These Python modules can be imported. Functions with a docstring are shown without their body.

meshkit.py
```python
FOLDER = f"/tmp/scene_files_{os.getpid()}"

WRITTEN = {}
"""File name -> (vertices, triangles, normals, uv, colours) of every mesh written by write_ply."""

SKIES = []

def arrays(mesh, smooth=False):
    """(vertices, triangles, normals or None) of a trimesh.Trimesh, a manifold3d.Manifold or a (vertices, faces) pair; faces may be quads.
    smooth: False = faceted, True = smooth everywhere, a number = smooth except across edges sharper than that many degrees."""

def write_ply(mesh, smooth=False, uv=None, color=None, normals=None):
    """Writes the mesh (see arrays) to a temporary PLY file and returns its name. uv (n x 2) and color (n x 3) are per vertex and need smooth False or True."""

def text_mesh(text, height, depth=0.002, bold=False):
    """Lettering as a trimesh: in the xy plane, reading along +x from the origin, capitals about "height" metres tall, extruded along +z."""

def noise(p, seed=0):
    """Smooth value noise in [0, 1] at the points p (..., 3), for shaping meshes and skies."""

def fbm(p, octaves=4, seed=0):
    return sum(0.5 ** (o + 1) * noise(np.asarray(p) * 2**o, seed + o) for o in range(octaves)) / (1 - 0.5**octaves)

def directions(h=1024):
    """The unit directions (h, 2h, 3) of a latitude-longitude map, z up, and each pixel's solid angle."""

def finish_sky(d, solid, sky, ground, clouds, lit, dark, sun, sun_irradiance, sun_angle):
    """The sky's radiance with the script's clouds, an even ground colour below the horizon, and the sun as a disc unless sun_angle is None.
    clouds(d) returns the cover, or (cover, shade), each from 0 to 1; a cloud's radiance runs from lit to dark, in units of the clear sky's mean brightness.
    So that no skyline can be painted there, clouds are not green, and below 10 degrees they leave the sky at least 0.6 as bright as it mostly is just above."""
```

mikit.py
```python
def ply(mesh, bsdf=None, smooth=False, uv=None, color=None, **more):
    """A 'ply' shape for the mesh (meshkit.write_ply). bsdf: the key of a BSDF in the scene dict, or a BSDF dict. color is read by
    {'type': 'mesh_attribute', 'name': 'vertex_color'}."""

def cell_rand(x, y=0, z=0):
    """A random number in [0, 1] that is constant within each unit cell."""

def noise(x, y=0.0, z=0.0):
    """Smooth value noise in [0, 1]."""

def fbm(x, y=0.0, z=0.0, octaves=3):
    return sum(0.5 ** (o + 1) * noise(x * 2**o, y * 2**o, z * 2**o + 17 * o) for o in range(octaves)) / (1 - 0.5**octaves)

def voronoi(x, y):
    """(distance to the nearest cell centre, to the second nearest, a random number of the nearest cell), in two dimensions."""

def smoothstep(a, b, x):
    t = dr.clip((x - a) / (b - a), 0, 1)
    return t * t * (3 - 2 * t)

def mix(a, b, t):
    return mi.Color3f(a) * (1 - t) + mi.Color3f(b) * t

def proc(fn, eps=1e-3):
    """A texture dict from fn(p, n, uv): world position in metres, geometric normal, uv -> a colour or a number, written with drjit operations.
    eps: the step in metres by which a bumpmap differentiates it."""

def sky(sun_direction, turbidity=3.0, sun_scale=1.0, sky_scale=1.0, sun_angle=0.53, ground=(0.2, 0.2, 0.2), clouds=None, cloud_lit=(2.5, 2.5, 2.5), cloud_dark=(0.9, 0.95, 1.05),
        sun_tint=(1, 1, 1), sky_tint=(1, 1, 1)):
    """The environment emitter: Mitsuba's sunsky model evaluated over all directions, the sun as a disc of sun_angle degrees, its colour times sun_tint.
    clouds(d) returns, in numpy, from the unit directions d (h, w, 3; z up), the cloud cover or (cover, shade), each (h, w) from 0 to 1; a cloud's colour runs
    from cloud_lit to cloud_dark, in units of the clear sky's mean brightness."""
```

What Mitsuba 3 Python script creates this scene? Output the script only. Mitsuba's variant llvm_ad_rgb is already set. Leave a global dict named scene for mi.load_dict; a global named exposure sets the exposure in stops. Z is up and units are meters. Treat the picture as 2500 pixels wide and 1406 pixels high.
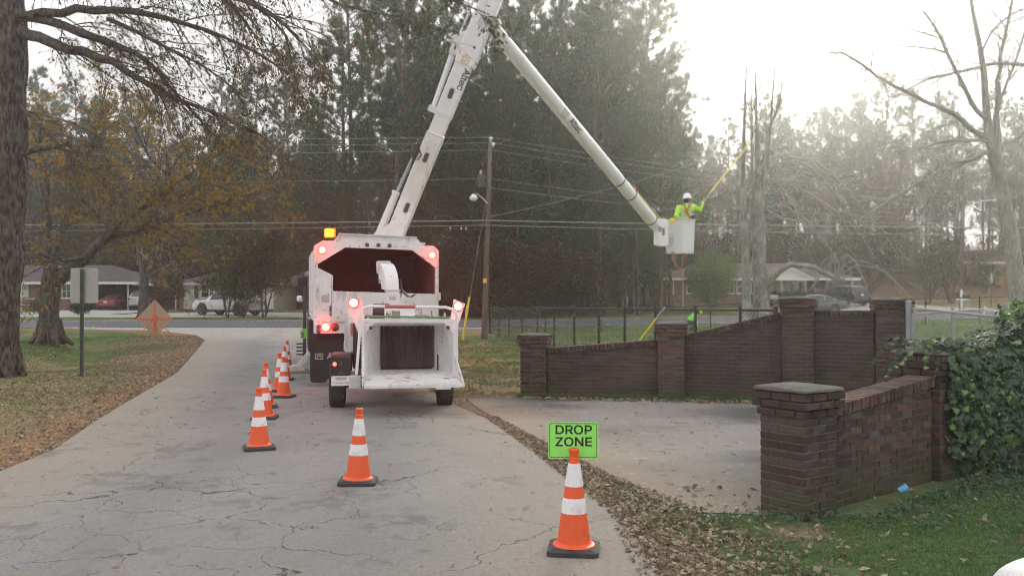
import math, random, numpy as np, trimesh, mitsuba as mi, mikit, meshkit, drjit as dr
import manifold3d as m3
from shapely.geometry import Polygon, LineString, Point, box as sbox
from shapely.ops import unary_union
T = mi.ScalarTransform4f
scene, labels = {}, {}
# ---------------------------------------------------------------- camera, sky, exposure
exposure = 2.5
FOV = 60.0
scene['camera'] = {'type': 'perspective', 'fov': FOV, 'fov_axis': 'x', 'near_clip': 0.05, 'far_clip': 2000.0,
                   'to_world': T().look_at(origin=[0, 0, 1.8], target=[0, 1, 1.8097], up=[0, 0, 1]),
                   'medium': {'type': 'ref', 'id': 'haze_air'}}
SUN_AZ, SUN_EL = math.radians(19.5), math.radians(22.5)
SUN = [math.sin(SUN_AZ) * math.cos(SUN_EL), math.cos(SUN_AZ) * math.cos(SUN_EL), math.sin(SUN_EL)]
scene['sky'] = mikit.sky(SUN, turbidity=4, sun_scale=0.30, sun_angle=16.0, sun_tint=(0.76, 0.97, 1.28), clouds=lambda d: 1.0 + 0 * d[..., 0],
                         cloud_lit=(2.46, 2.42, 2.42), cloud_dark=(1.2, 1.25, 1.3), ground=(0.16, 0.15, 0.12))
scene['haze_air'] = {'type': 'homogeneous', 'albedo': {'type': 'rgb', 'value': [0.955, 0.96, 0.975]}, 'sigma_t': 0.0022,
                     'phase': {'type': 'hg', 'g': 0.86}}
# ---------------------------------------------------------------- helpers
rng = np.random.default_rng(11)
PI = math.pi

def uniq(k):
    if k not in labels and k not in scene and k not in USED:
        USED.add(k); return k
    i = COUNT.get(k, 0) + 1
    while f'{k}_{i:03d}' in USED: i += 1
    COUNT[k] = i
    USED.add(f'{k}_{i:03d}')
    return f'{k}_{i:03d}'
USED, COUNT = set(), {}

def lab(k, label=None, cat=None, group=None, kind=None):
    d = {}
    if label: d['label'] = label
    if cat: d['category'] = cat
    if group: d['group'] = group
    if kind: d['kind'] = kind
    labels[k] = d
    return k

def thing(name, label, cat, group=None):
    return lab(uniq(name), label, cat, group)

def put(name, mesh, bsdf, parent=None, smooth=False, label=None, **kw):
    k = uniq((parent + '__' if parent else '') + name)
    if isinstance(mesh, MB): mesh = mesh.mesh()
    scene[k] = mikit.ply(mesh, bsdf, smooth, **kw)
    if label: labels[k] = {'label': label}
    return k

def struct(name, mesh, bsdf, smooth=False, label=None):
    k = put(name, mesh, bsdf, None, smooth)
    lab(k, label, None, None, 'structure'); return k

def V(*a): return np.array(a, float)
def unit(v):
    v = np.asarray(v, float); return v / (np.linalg.norm(v) + 1e-12)
def rotz(a): c, s = math.cos(a), math.sin(a); return np.array([[c, -s, 0], [s, c, 0], [0, 0, 1.0]])
def rotx(a): c, s = math.cos(a), math.sin(a); return np.array([[1, 0, 0], [0, c, -s], [0, s, c.real]])
def roty(a): c, s = math.cos(a), math.sin(a); return np.array([[c, 0, s], [0, 1, 0], [-s, 0, c]])

BOXV = np.array([[x, y, z] for x in (-.5, .5) for y in (-.5, .5) for z in (-.5, .5)], float)
BOXF = np.array([[0, 1, 3], [0, 3, 2], [4, 6, 7], [4, 7, 5], [0, 4, 5], [0, 5, 1], [2, 3, 7], [2, 7, 6], [0, 2, 6], [0, 6, 4], [1, 5, 7], [1, 7, 3]])
def _cb():
    c = 0.1; pts = []
    for sx in (-1, 1):
        for sy in (-1, 1):
            for sz in (-1, 1):
                pts += [(sx * (.5 - c), sy * .5, sz * (.5 - c)), (sx * .5, sy * (.5 - c), sz * (.5 - c)), (sx * (.5 - c), sy * (.5 - c), sz * .5)]
    h = trimesh.convex.convex_hull(np.array(pts)); return np.array(h.vertices), np.array(h.faces)
CBV, CBF = _cb()

class MB:
    def __init__(s, M=None): s.v, s.f, s.n, s.M = [], [], 0, M
    def add(s, v, f):
        v = np.asarray(v, float); f = np.asarray(f, int)
        if f.shape[1] == 4: f = np.vstack([f[:, [0, 1, 2]], f[:, [0, 2, 3]]])
        s.v.append(v); s.f.append(f + s.n); s.n += len(v); return s
    def box(s, c, size, R=None, ch=0.0):
        size = np.asarray(size, float)
        if ch:
            d = np.minimum(ch / size, .45); v = np.sign(CBV) * np.where(np.abs(CBV) < .45, .5 - d, .5); f = CBF
        else: v, f = BOXV, BOXF
        v = v * size
        if R is not None: v = v @ R.T
        return s.add(v + np.asarray(c, float), f)
    def bb(s, a, b, ch=0.0):
        a, b = np.asarray(a, float), np.asarray(b, float); return s.box((a + b) / 2, np.abs(b - a), None, ch)
    def tube(s, p, r, n=6, cap=True):
        p = np.asarray(p, float); k = len(p); r = np.broadcast_to(np.asarray(r, float), (k,))
        t = np.gradient(p, axis=0); t /= np.linalg.norm(t, axis=1, keepdims=True) + 1e-12
        a = np.cross(t, [0, 0, 1.0] if np.mean(np.abs(t[:, 2])) < .85 else [1.0, .1, 0]); a /= np.linalg.norm(a, axis=1, keepdims=True) + 1e-12
        b = np.cross(t, a); ang = np.arange(n) * 2 * PI / n
        v = p[:, None] + r[:, None, None] * (np.cos(ang)[None, :, None] * a[:, None] + np.sin(ang)[None, :, None] * b[:, None])
        i, j = np.meshgrid(np.arange(k - 1), np.arange(n), indexing='ij')
        q = np.stack([i * n + j, i * n + (j + 1) % n, (i + 1) * n + (j + 1) % n, (i + 1) * n + j], -1).reshape(-1, 4)[:, ::-1]
        s.add(v.reshape(-1, 3), q)
        if cap and n > 3:
            for e, rev in ((0, False), (k - 1, True)):
                ring = v[e]; c = p[e]; f = np.array([[n, m, (m + 1) % n] for m in range(n)])
                s.add(np.vstack([ring, c]), f if not rev else f[:, ::-1])
        return s
    def cyl(s, a, b, r, n=20): return s.tube([a, b], r, n)
    def lathe(s, prof, c=(0, 0, 0), n=28, R=None):
        prof = np.asarray(prof, float); k = len(prof); ang = np.arange(n) * 2 * PI / n
        v = np.stack([prof[:, 0, None] * np.cos(ang), prof[:, 0, None] * np.sin(ang), np.repeat(prof[:, 1, None], n, 1)], -1)
        i, j = np.meshgrid(np.arange(k - 1), np.arange(n), indexing='ij')
        q = np.stack([i * n + j, i * n + (j + 1) % n, (i + 1) * n + (j + 1) % n, (i + 1) * n + j], -1).reshape(-1, 4)
        v = v.reshape(-1, 3)
        if R is not None: v = v @ R.T
        return s.add(v + np.asarray(c, float), q)
    def prism(s, poly, y0, y1, axes='xz', R=None, c=(0, 0, 0)):
        """shapely polygon (or point list) in the plane of two axes, extruded along the third"""
        if not hasattr(poly, 'exterior'): poly = Polygon(poly)
        m = trimesh.creation.extrude_polygon(poly, abs(y1 - y0), engine='earcut'); v = np.array(m.vertices); lo = min(y0, y1)
        f = np.array(m.faces)
        if axes == 'xz': v = np.stack([v[:, 0], v[:, 2] + lo, v[:, 1]], 1); f = f[:, ::-1]
        elif axes == 'yz': v = np.stack([v[:, 2] + lo, v[:, 0], v[:, 1]], 1)
        else: v = np.stack([v[:, 0], v[:, 1], v[:, 2] + lo], 1)
        if R is not None: v = v @ R.T
        return s.add(v + np.asarray(c, float), f)
    def text(s, t, h, depth=.003, R=np.eye(3), c=(0, 0, 0), bold=True, sx=1.0, center=True):
        m = meshkit.text_mesh(t, h, depth, bold); v = np.array(m.vertices); v[:, 0] *= sx
        if center: v[:, 0] -= v[:, 0].max() / 2
        return s.add(v @ R.T + np.asarray(c, float), m.faces)
    def mesh(s):
        v = np.vstack(s.v); f = np.vstack(s.f)
        if s.M is not None:
            R, t = s.M; v = v @ R.T + t
        return (v, f)
    def tm(s): return trimesh.Trimesh(*s.mesh(), process=False)

UPRIGHT = np.array([[1, 0, 0], [0, 0, -1], [0, 1, 0.0]])      # text in xy -> text standing in xz, facing -y

# ---------------------------------------------------------------- terrain
def sstep(a, b, x):
    t = np.clip((np.asarray(x, float) - a) / (b - a), 0, 1); return t * t * (3 - 2 * t)
def seg_dist(x, y, pts):
    d = np.full(np.shape(x), 1e9)
    for (ax, ay), (bx, by) in zip(pts[:-1], pts[1:]):
        t = np.clip(((x - ax) * (bx - ax) + (y - ay) * (by - ay)) / ((bx - ax)**2 + (by - ay)**2), 0, 1)
        d = np.minimum(d, np.hypot(x - ax - t * (bx - ax), y - ay - t * (by - ay)))
    return d
DITCH = [(-12.4, 23), (-14.2, 30), (-17.5, 37), (-26, 41.5), (-60, 42.5)]
def zg(x, y):
    x, y = np.asarray(x, float), np.asarray(y, float)
    z = 0.015 * np.clip(y - 42, 0, 45)
    z = z + 0.019 * np.clip(x, 0, 40) * sstep(15, 45, y) - .40 * np.exp(-((x - 23) / 6)**2 - ((y - 68.5) / 6)**2)
    z = z + 0.24 * sstep(3.5, 6.5, x) * sstep(10.5, 14.5, y) * (1 - sstep(22, 34, y))
    z = z + 0.16 * np.clip(y - 86, 0, 40) * sstep(-14, 6, x) * sstep(86, 92, y) + 0.05 * np.clip(y - 90, 0, 60) * (1 - sstep(-14, 6, x))
    d = seg_dist(x, y, DITCH)
    z = z - 0.42 * np.exp(-(d / 1.15)**2)
    z = z + 0.10 * (meshkit.fbm(np.stack([x * .18, y * .18, 0 * x], -1), 3) - .5) * sstep(0.6, 3, np.minimum(seg_dist(x, y, ROADMID) - 2.8, np.abs(y - 52.5) - 4)) * sstep(9, 16, y)
    return z
ROADL = [(-5.2, -30), (-5.2, 4), (-5.24, 9.1), (-5.36, 10.4), (-5.9, 12.45), (-6.35, 14.27), (-6.8, 16.2), (-7.85, 20.8), (-10.2, 28.6), (-12.6, 36.4), (-14.6, 41), (-17.6, 44.5), (-23, 47.3), (-27, 48.8)]
ROADR = [(1.25, -30), (1.15, 2), (.95, 5.7), (.92, 6.34), (.87, 7.23), (.65, 8.22), (.43, 9.35), (.05, 11.2), (-.38, 13.08), (-.9, 14.5), (-2.4, 20), (-4.3, 27), (-6.2, 34), (-7.0, 39.5), (-5.8, 43.5), (-2.5, 46.8), (1, 48.8)]
ROADMID = [(-2.1, -30), (-2.1, 6), (-2.6, 11.5), (-3.7, 14.5), (-6.0, 24), (-9.3, 35.5), (-11.5, 48.6)]
roadpoly = Polygon(ROADL + ROADR[::-1]).buffer(0)
drivepoly = Polygon([(-.62, 14.6), (-.13, 12.6), (.42, 10.65), (.98, 8.9), (1.2, 8.05), (1.5, 7.4), (2.2, 7.3), (3.0, 8.2), (4.6, 9.7), (9, 12.2), (16, 15), (16, 17.5), (9, 15.4), (7.2, 13.9), (6.0, 13.75), (4.8, 14.5), (2.8, 15.2), (.4, 15.85), (-.8, 15.7)]).buffer(0)

def sheet(poly, dz, step=0.6, holes=None):
    """a sheet on the terrain: triangulated polygon refined and draped"""
    from shapely import get_coordinates
    x0, y0, x1, y1 = poly.bounds
    from shapely.geometry.polygon import orient
    cs = m3.CrossSection([np.array(orient(poly, 1.0).exterior.coords)[:-1]])
    m = cs.extrude(1.0).refine_to_length(step).to_mesh()
    v, f = np.array(m.vert_properties[:, :3], float), np.array(m.tri_verts)
    keep = (v[f][:, :, 2] > .999).all(1); f = f[keep]
    u, inv = np.unique(f, return_inverse=True); v, f = v[u], inv.reshape(-1, 3)
    v[:, 2] = zg(v[:, 0], v[:, 1]) + dz
    n = np.cross(v[f[:, 1]] - v[f[:, 0]], v[f[:, 2]] - v[f[:, 0]])
    f[n[:, 2] < 0] = f[n[:, 2] < 0][:, ::-1]
    return (v, f)
# ---------------------------------------------------------------- materials
N, FB, SS, MX = mikit.noise, mikit.fbm, mikit.smoothstep, mikit.mix
def two(b): return {'type': 'twosided', 'bsdf': b}
def rgb(c): return {'type': 'rgb', 'value': [float(x) for x in c]}
def mat(key, col, rough=.6, metallic=0.0, **kw):
    base = mikit.proc(col) if callable(col) else rgb(col)
    scene[key] = two({'type': 'principled', 'base_color': base, 'roughness': rough, 'metallic': metallic, **kw}); return key
def bump(key, col, hfn, scale, rough=.8, eps=2e-3, **kw):
    base = mikit.proc(col) if callable(col) else rgb(col)
    scene[key] = two({'type': 'bumpmap', 'arbitrary': mikit.proc(hfn, eps), 'scale': scale,
                      'bsdf': {'type': 'principled', 'base_color': base, 'roughness': rough, **kw}}); return key
def leafmat(key, col, trans=.7, rough=.6):
    base = mikit.proc(col) if callable(col) else rgb(col)
    scene[key] = {'type': 'principledthin', 'base_color': base, 'roughness': rough, 'diff_trans': trans, 'spec_trans': 0.0}; return key
def glow(key_unused, col, power): return {'type': 'area', 'radiance': rgb([c * power for c in col])}

def dseg(x, y, pts):
    d = mi.Float(1e9)
    for (ax, ay), (bx, by) in zip(pts[:-1], pts[1:]):
        l2 = (bx - ax)**2 + (by - ay)**2
        t = dr.clip(((x - ax) * (bx - ax) + (y - ay) * (by - ay)) / l2, 0, 1)
        d = dr.minimum(d, dr.sqrt(dr.square(x - ax - t * (bx - ax)) + dr.square(y - ay - t * (by - ay))))
    return d

def ground_col(p, n, uv):
    x, y = p.x, p.y
    big, mid, fine = FB(x * .16, y * .16), FB(x * .9 + 7, y * .9), FB(x * 7, y * 7)
    grass = MX((.055, .095, .026), (.125, .155, .05), mid)
    dry = MX((.25, .19, .095), (.17, .14, .065), fine)
    litter = MX((.13, .095, .065), (.26, .195, .13), FB(x * 13, y * 13 + 3))
    c = MX(grass, dry, SS(.38, .60, big + .35 * (mid - .5)))
    de = dr.minimum(dseg(x, y, ROADL[1:]), dseg(x, y, ROADR[1:]))
    c = MX(c, litter, (1 - SS(.4, 1.8, de + 2.0 * (mid - .5))) * SS(.2, .75, fine + .25))
    c = MX(c, MX((.34, .19, .085), (.20, .11, .05), FB(x * 17, y * 17)), (1 - SS(.25, 1.1, dseg(x, y, ROADL[1:]) + .7 * (mid - .5))) * .8)
    # dry verge beyond the chipper, warm sunlight painted into its tan
    v = (1 - SS(1.0, 3.0, dr.abs(y - 24.3 + .05 * x))) * SS(-6, -3, x) * (1 - SS(3.0, 6.0, x))
    c = MX(c, MX((.34, .245, .11), (.23, .18, .08), fine), v * SS(.25, .5, mid + .1))
    v2 = (1 - SS(1.2, 3.5, dr.abs(y - 19.5))) * SS(-3, -1.5, x) * (1 - SS(.6, 1.6, x + .5 * (mid - .5)))
    c = MX(c, litter, v2 * SS(.3, .55, fine))
    # mown lawns behind the fence
    lawn = SS(-1.5, 1.0, x) * SS(26, 29, y) * (1 - SS(47, 49, y))
    c = MX(c, MX((.06, .115, .028), (.14, .17, .05), mid), lawn * .85)
    # near lawn under the brick wall
    near = SS(1.0, 2.0, x + .25 * (y - 5)) * (1 - SS(9, 11, y))
    c = MX(c, MX((.055, .095, .035), (.11, .135, .06), fine), near * SS(.3, .6, mid + .2))
    # bare clay and pine straw in the wood on the hill
    hill = SS(84, 90, y)
    c = MX(c, MX((.20, .105, .055), (.15, .10, .06), mid), hill)
    return c * (.78 + .44 * FB(x * 23, y * 23))
bump('m_ground', ground_col, lambda p, n, uv: FB(p.x * 9, p.y * 9) + .5 * FB(p.x * 31, p.y * 31), .05, .95, 4e-3)

def crack(x, y, s, w, seed):
    wx = x + .75 * (FB(x * 1.1 + seed, y * 1.1) - .5) + .16 * (FB(x * 7, y * 7 + seed) - .5)
    wy = y + .75 * (FB(x * 1.1, y * 1.1 + seed) - .5) + .16 * (FB(x * 7 + 9, y * 7 + seed) - .5)
    a, b, _ = mikit.voronoi(wx * s + seed, wy * s)
    return 1 - SS(w * .35, w, (b - a) / s)
def road_col(p, n, uv):
    x, y = p.x, p.y
    big, mid, fine = FB(x * .35, y * .2 + 5), FB(x * 1.7, y * 1.1), FB(x * 60, y * 60)
    c = MX((.162, .159, .157), (.245, .237, .229), .55 * big + .45 * mid)
    de = dr.minimum(dseg(x, y, ROADL[1:]), dseg(x, y, ROADR[1:]))
    c = MX(c, mi.Color3f(.27, .235, .19), (1 - SS(.15, 1.7, de + .9 * (big - .5))) * .6)
    c = MX(c, mi.Color3f(.36, .335, .30), SS(30, 42, y) * .8)
    tr = dseg(x, y, ROADMID) - .95
    c = c * (1 - .13 * dr.exp(-dr.square(tr / .38)) * (.4 + big)) * (1 - .22 * SS(.62, .74, FB(x * 1.3 + 51, y * 1.3 + 7)) * SS(.45, .6, FB(x * 8, y * 8)))
    keep = SS(.34, .6, FB(x * .5 + 20, y * .5))
    k = dr.maximum(crack(x, y, .55, .014, 3.0) * SS(.3, .48, FB(x * .7, y * .7 + 8)), crack(x, y, 1.15, .011, 11.0) * keep)
    c = c * (1 - .68 * k)
    c = c * (1 - .14 * SS(.66, .80, FB(x * 3.2 + 31, y * 3.2)))
    return c * (.80 + .4 * fine)
bump('m_road', road_col, lambda p, n, uv: FB(p.x * 40, p.y * 40), .006, .9, 3e-3)
def drive_col(p, n, uv):
    x, y = p.x, p.y
    c = MX((.078, .075, .077), (.200, .190, .180), SS(.25, .75, FB(x * .5 + 3, y * .9) + .12 * (9.6 - y) * 0 - .22 * SS(9.8, 8.0, y - .25 * x)))
    c = MX(c, mi.Color3f(.27, .225, .17), (1 - SS(.1, 1.6, dseg(x, y, [(-.62, 14.6), (-.13, 12.6), (.42, 10.65), (.98, 8.9), (1.5, 7.4)]) + .8 * (FB(x, y) - .5))) * .7)
    c = c * (1 - .35 * SS(.71, .80, FB(x * 7.2 + 3, y * 7.2))) + .10 * SS(.77, .84, FB(x * 11 + 30, y * 11))
    return c * (.8 + .4 * FB(x * 50, y * 50))
bump('m_drive', drive_col, lambda p, n, uv: FB(p.x * 30, p.y * 30), .008, .9, 3e-3)
mat('m_highway', lambda p, n, uv: MX((.075, .08, .095), (.11, .113, .125), FB(p.x * .4, p.y * 3)) * (.85 + .3 * FB(p.x * 9, p.y * 9)), .85)
mat('m_concrete', lambda p, n, uv: MX((.26, .26, .26), (.38, .37, .35), FB(p.x * .8, p.y * .8)), .9)
mat('m_line', lambda p, n, uv: MX((.55, .55, .53), (.75, .75, .73), FB(p.x * 4, p.y * 4)), .8)

def brick(key, a, b):
    def col(p, n, uv):
        q = p.x * .83 + p.y * .55
        c = MX(a, b, FB(q * 9, p.z * 14, p.y * 3))
        soot = SS(.40, .64, FB(q * 1.15 + 4, p.z * 1.5 + 2, p.y * .8) + .10)
        c = MX(c, mi.Color3f(.044, .038, .036), soot * .66)
        c = MX(c, mi.Color3f(.20, .17, .16), SS(.63, .72, N(q * 11, p.z * 26)) * .30)
        moss = (1 - SS(.05, .42, p.z - .2 * SS(3.5, 6.5, p.x) * SS(10, 14, p.y) + .25 * (FB(q * 3, p.z * 3) - .5)))
        c = MX(c, mi.Color3f(.085, .085, .04), moss * .55)
        return c * (.60 + .32 * FB(q * 60, p.z * 60, p.y * 30))
    return mat(key, col, .9)
BR = [brick('m_brick_red', (.155, .070, .050), (.215, .098, .070)), brick('m_brick_brown', (.115, .064, .055), (.155, .086, .072)),
      brick('m_brick_dark', (.066, .046, .044), (.105, .066, .060)), brick('m_brick_gray', (.125, .095, .090), (.165, .128, .118)), brick('m_brick_plum', (.100, .057, .053), (.138, .077, .070))]
mat('m_mortar', lambda p, n, uv: MX((.080, .072, .066), (.175, .155, .14), FB(p.x * 4 + p.y * 3, p.z * 5)), .95)
def cap_col(p, n, uv):
    c = MX((.080, .075, .070), (.165, .156, .144), FB(p.x * 6, p.y * 6, p.z * 6))
    return MX(c, mi.Color3f(.06, .06, .05), SS(.5, .68, FB(p.x * 3 + 9, p.y * 3, p.z * 9))) * (.75 + .5 * FB(p.x * 40, p.y * 40))
bump('m_capstone', cap_col, lambda p, n, uv: FB(p.x * 22, p.y * 22, p.z * 22), .03, .95, 3e-3)

def white_col(p, n, uv):
    g = FB(p.x * 2.1, p.y * 2.1, p.z * 1.2)
    c = MX((.80, .80, .81), (.66, .65, .63), SS(.38, .75, g))
    c = MX(c, mi.Color3f(.36, .32, .28), SS(.60, .80, FB(p.x * 9, p.y * 9 + 2, p.z * 1.6)) * .45)
    return MX(c, mi.Color3f(.22, .18, .16), SS(.70, .78, FB(p.x * 19, p.y * 19, p.z * 13)) * .6)
mat('m_white', white_col, .38, clearcoat=.4)
mat('m_white_clean', (.80, .81, .83), .35, clearcoat=.4)
mat('m_white_dull', lambda p, n, uv: MX((.66, .655, .64), (.55, .53, .50), FB(p.x * 6, p.y * 6, p.z * 6)), .6)
mat('m_bucket', (.70, .72, .73), .45)
def tray_col(p, n, uv):
    c = MX((.72, .71, .70), (.60, .58, .56), FB(p.x * 3, p.y * 3, p.z * 3))
    return MX(c, mi.Color3f(.16, .11, .09), SS(.58, .70, FB(p.x * 7, p.y * 22, p.z * 7)) * .8)
mat('m_tray', tray_col, .5)
mat('m_rust_glow_liner', lambda p, n, uv: MX((.15, .028, .025), (.24, .055, .045), FB(p.x * 2.2, p.y * 1.1, p.z * 2.2)), .9)  # rusty brown with the red lamp glow painted into it
mat('m_black', (.022, .022, .025), .5)
mat('m_rubber', lambda p, n, uv: MX((.022, .022, .023), (.05, .047, .044), FB(p.x * 5, p.y * 5, p.z * 5)), .85)
mat('m_tyre_dirty', lambda p, n, uv: MX((.028, .026, .026), (.085, .072, .065), FB(p.x * 7, p.y * 7, p.z * 9)), .9)
mat('m_curtain', lambda p, n, uv: MX((.034, .020, .024), (.085, .052, .055), SS(.35, .8, FB(p.x * 9, p.y * 2, p.z * 1.4))), .75)  # dark rubber, its maroon cast is red lamp flare painted in
mat('m_darkgray', (.06, .06, .065), .55)
mat('m_steel', (.45, .46, .48), .35, 1.0)
mat('m_chrome', (.75, .76, .78), .12, 1.0)
mat('m_galv', lambda p, n, uv: MX((.24, .25, .27), (.36, .375, .39), FB(p.x * 8, p.y * 8, p.z * 8)), .5, .35)
mat('m_alu_sign', lambda p, n, uv: MX((.36, .36, .35), (.43, .43, .42), FB(p.x * 3, p.y * 3, p.z * 3)), .55, .2)
mat('m_green_post', lambda p, n, uv: MX((.05, .075, .06), (.085, .105, .085), FB(p.x * 6, p.y * 6, p.z * 8)), .6)
mat('m_green_paint', (.10, .27, .09), .45)
mat('m_lime', (.30, .78, .12), .5)
mat('m_lime2', (.30, .84, .14), .4, clearcoat=.5)
mat('m_orange', lambda p, n, uv: MX(MX((.86, .105, .018), (.74, .10, .03), FB(p.x * 9, p.y * 9, p.z * 6)), mi.Color3f(.30, .09, .05), SS(.66, .84, FB(p.x * 30, p.y * 30, p.z * 12)) * .25), .42, clearcoat=.3)
mat('m_orange2', (.80, .15, .05), .5)
mat('m_reflect', lambda p, n, uv: MX((.80, .78, .80), (.62, .59, .59), SS(.45, .8, FB(p.x * 16, p.y * 16, p.z * 10))), .32, clearcoat=.7)
mat('m_conebase', lambda p, n, uv: MX((.030, .030, .034), (.058, .057, .062), FB(p.x * 12, p.y * 12, p.z * 12)), .75)
mat('m_signback', (.50, .34, .245), .8)
mat('m_yellow', (.72, .50, .05), .45)
mat('m_yellow_pole', (.72, .60, .06), .4)
mat('m_gold', (.55, .33, .05), .5)
mat('m_ink', (.018, .018, .02), .6)
mat('m_ink_green', (.015, .05, .015), .6)
mat('m_pale_print', (.50, .42, .42), .6)
mat('m_gray_print', (.28, .25, .26), .6)
mat('m_redprint', (.45, .12, .11), .5)
mat('m_redlens', (.30, .018, .016), .25, clearcoat=1.0)
mat('m_lens_lit', (.85, .55, .5), .3)
mat('m_amber', (.8, .45, .05), .3)
mat('m_wood_pad', lambda p, n, uv: MX((.28, .19, .10), (.40, .29, .16), FB(p.x * 3, p.y * 18, p.z * 20)), .85)
mat('m_hydraulic', (.55, .57, .60), .25, 1.0)
mat('m_glass_dark', (.02, .022, .026), .08, specular=.7)
mat('m_glass_blue', (.05, .065, .09), .08, specular=.8)
def pole_col(p, n, uv):
    c = MX((.085, .058, .048), (.17, .125, .10), FB(p.x * 22, p.y * 22, p.z * 1.2))
    return MX(c, mi.Color3f(.20, .19, .16), SS(4.5, 8.0, p.z) * .8)
mat('m_pole', pole_col, .9)
def bark(key, a, b, lich, k, sc=1.0):
    def col(p, n, uv):
        f = FB(p.x * 22 * sc, p.y * 22 * sc, p.z * 5.0 * sc)
        c = MX(a, b, SS(.25, .75, f))
        c = MX(c, mi.Color3f(*lich), SS(.5, .68, FB(p.x * 3.1 * sc + 5, p.y * 3.1 * sc, p.z * 2.3 * sc)) * k)
        return c * (.75 + .5 * FB(p.x * 45, p.y * 45, p.z * 18))
    return bump(key, col, lambda p, n, uv: FB(p.x * 17 * sc, p.y * 17 * sc, p.z * 3.5 * sc), .10, .95, 6e-3)
bark('m_bark_oak', (.040, .030, .026), (.155, .125, .11), (.19, .19, .18), .22, 1.3)
bark('m_bark_lichen', (.20, .185, .17), (.36, .345, .325), (.46, .48, .45), .6, 1.7)
bark('m_bark_glare', (.25, .235, .21), (.40, .38, .35), (.42, .41, .38), .6)  # glare over the bare tree painted into its pale bark
mat('m_bark_far', lambda p, n, uv: MX((.065, .052, .044), (.14, .115, .095), FB(p.x * 3, p.y * 3, p.z * .8)), .95)
mat('m_twig', (.085, .066, .052), .9)
mat('m_twig_pale', (.27, .26, .25), .9)
mat('m_bark_pine', lambda p, n, uv: MX((.070, .054, .046), (.16, .112, .085), FB(p.x * 5, p.y * 5, p.z * 1.6)), .95)
leafmat('m_needle', lambda p, n, uv: MX((.050, .094, .044), (.112, .165, .074), FB(p.x * .35, p.y * .35, p.z * .35)), 1.0)
leafmat('m_needle_blue', lambda p, n, uv: MX((.048, .090, .064), (.092, .144, .094), FB(p.x * .3, p.y * .3, p.z * .3)), 1.0)
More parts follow.
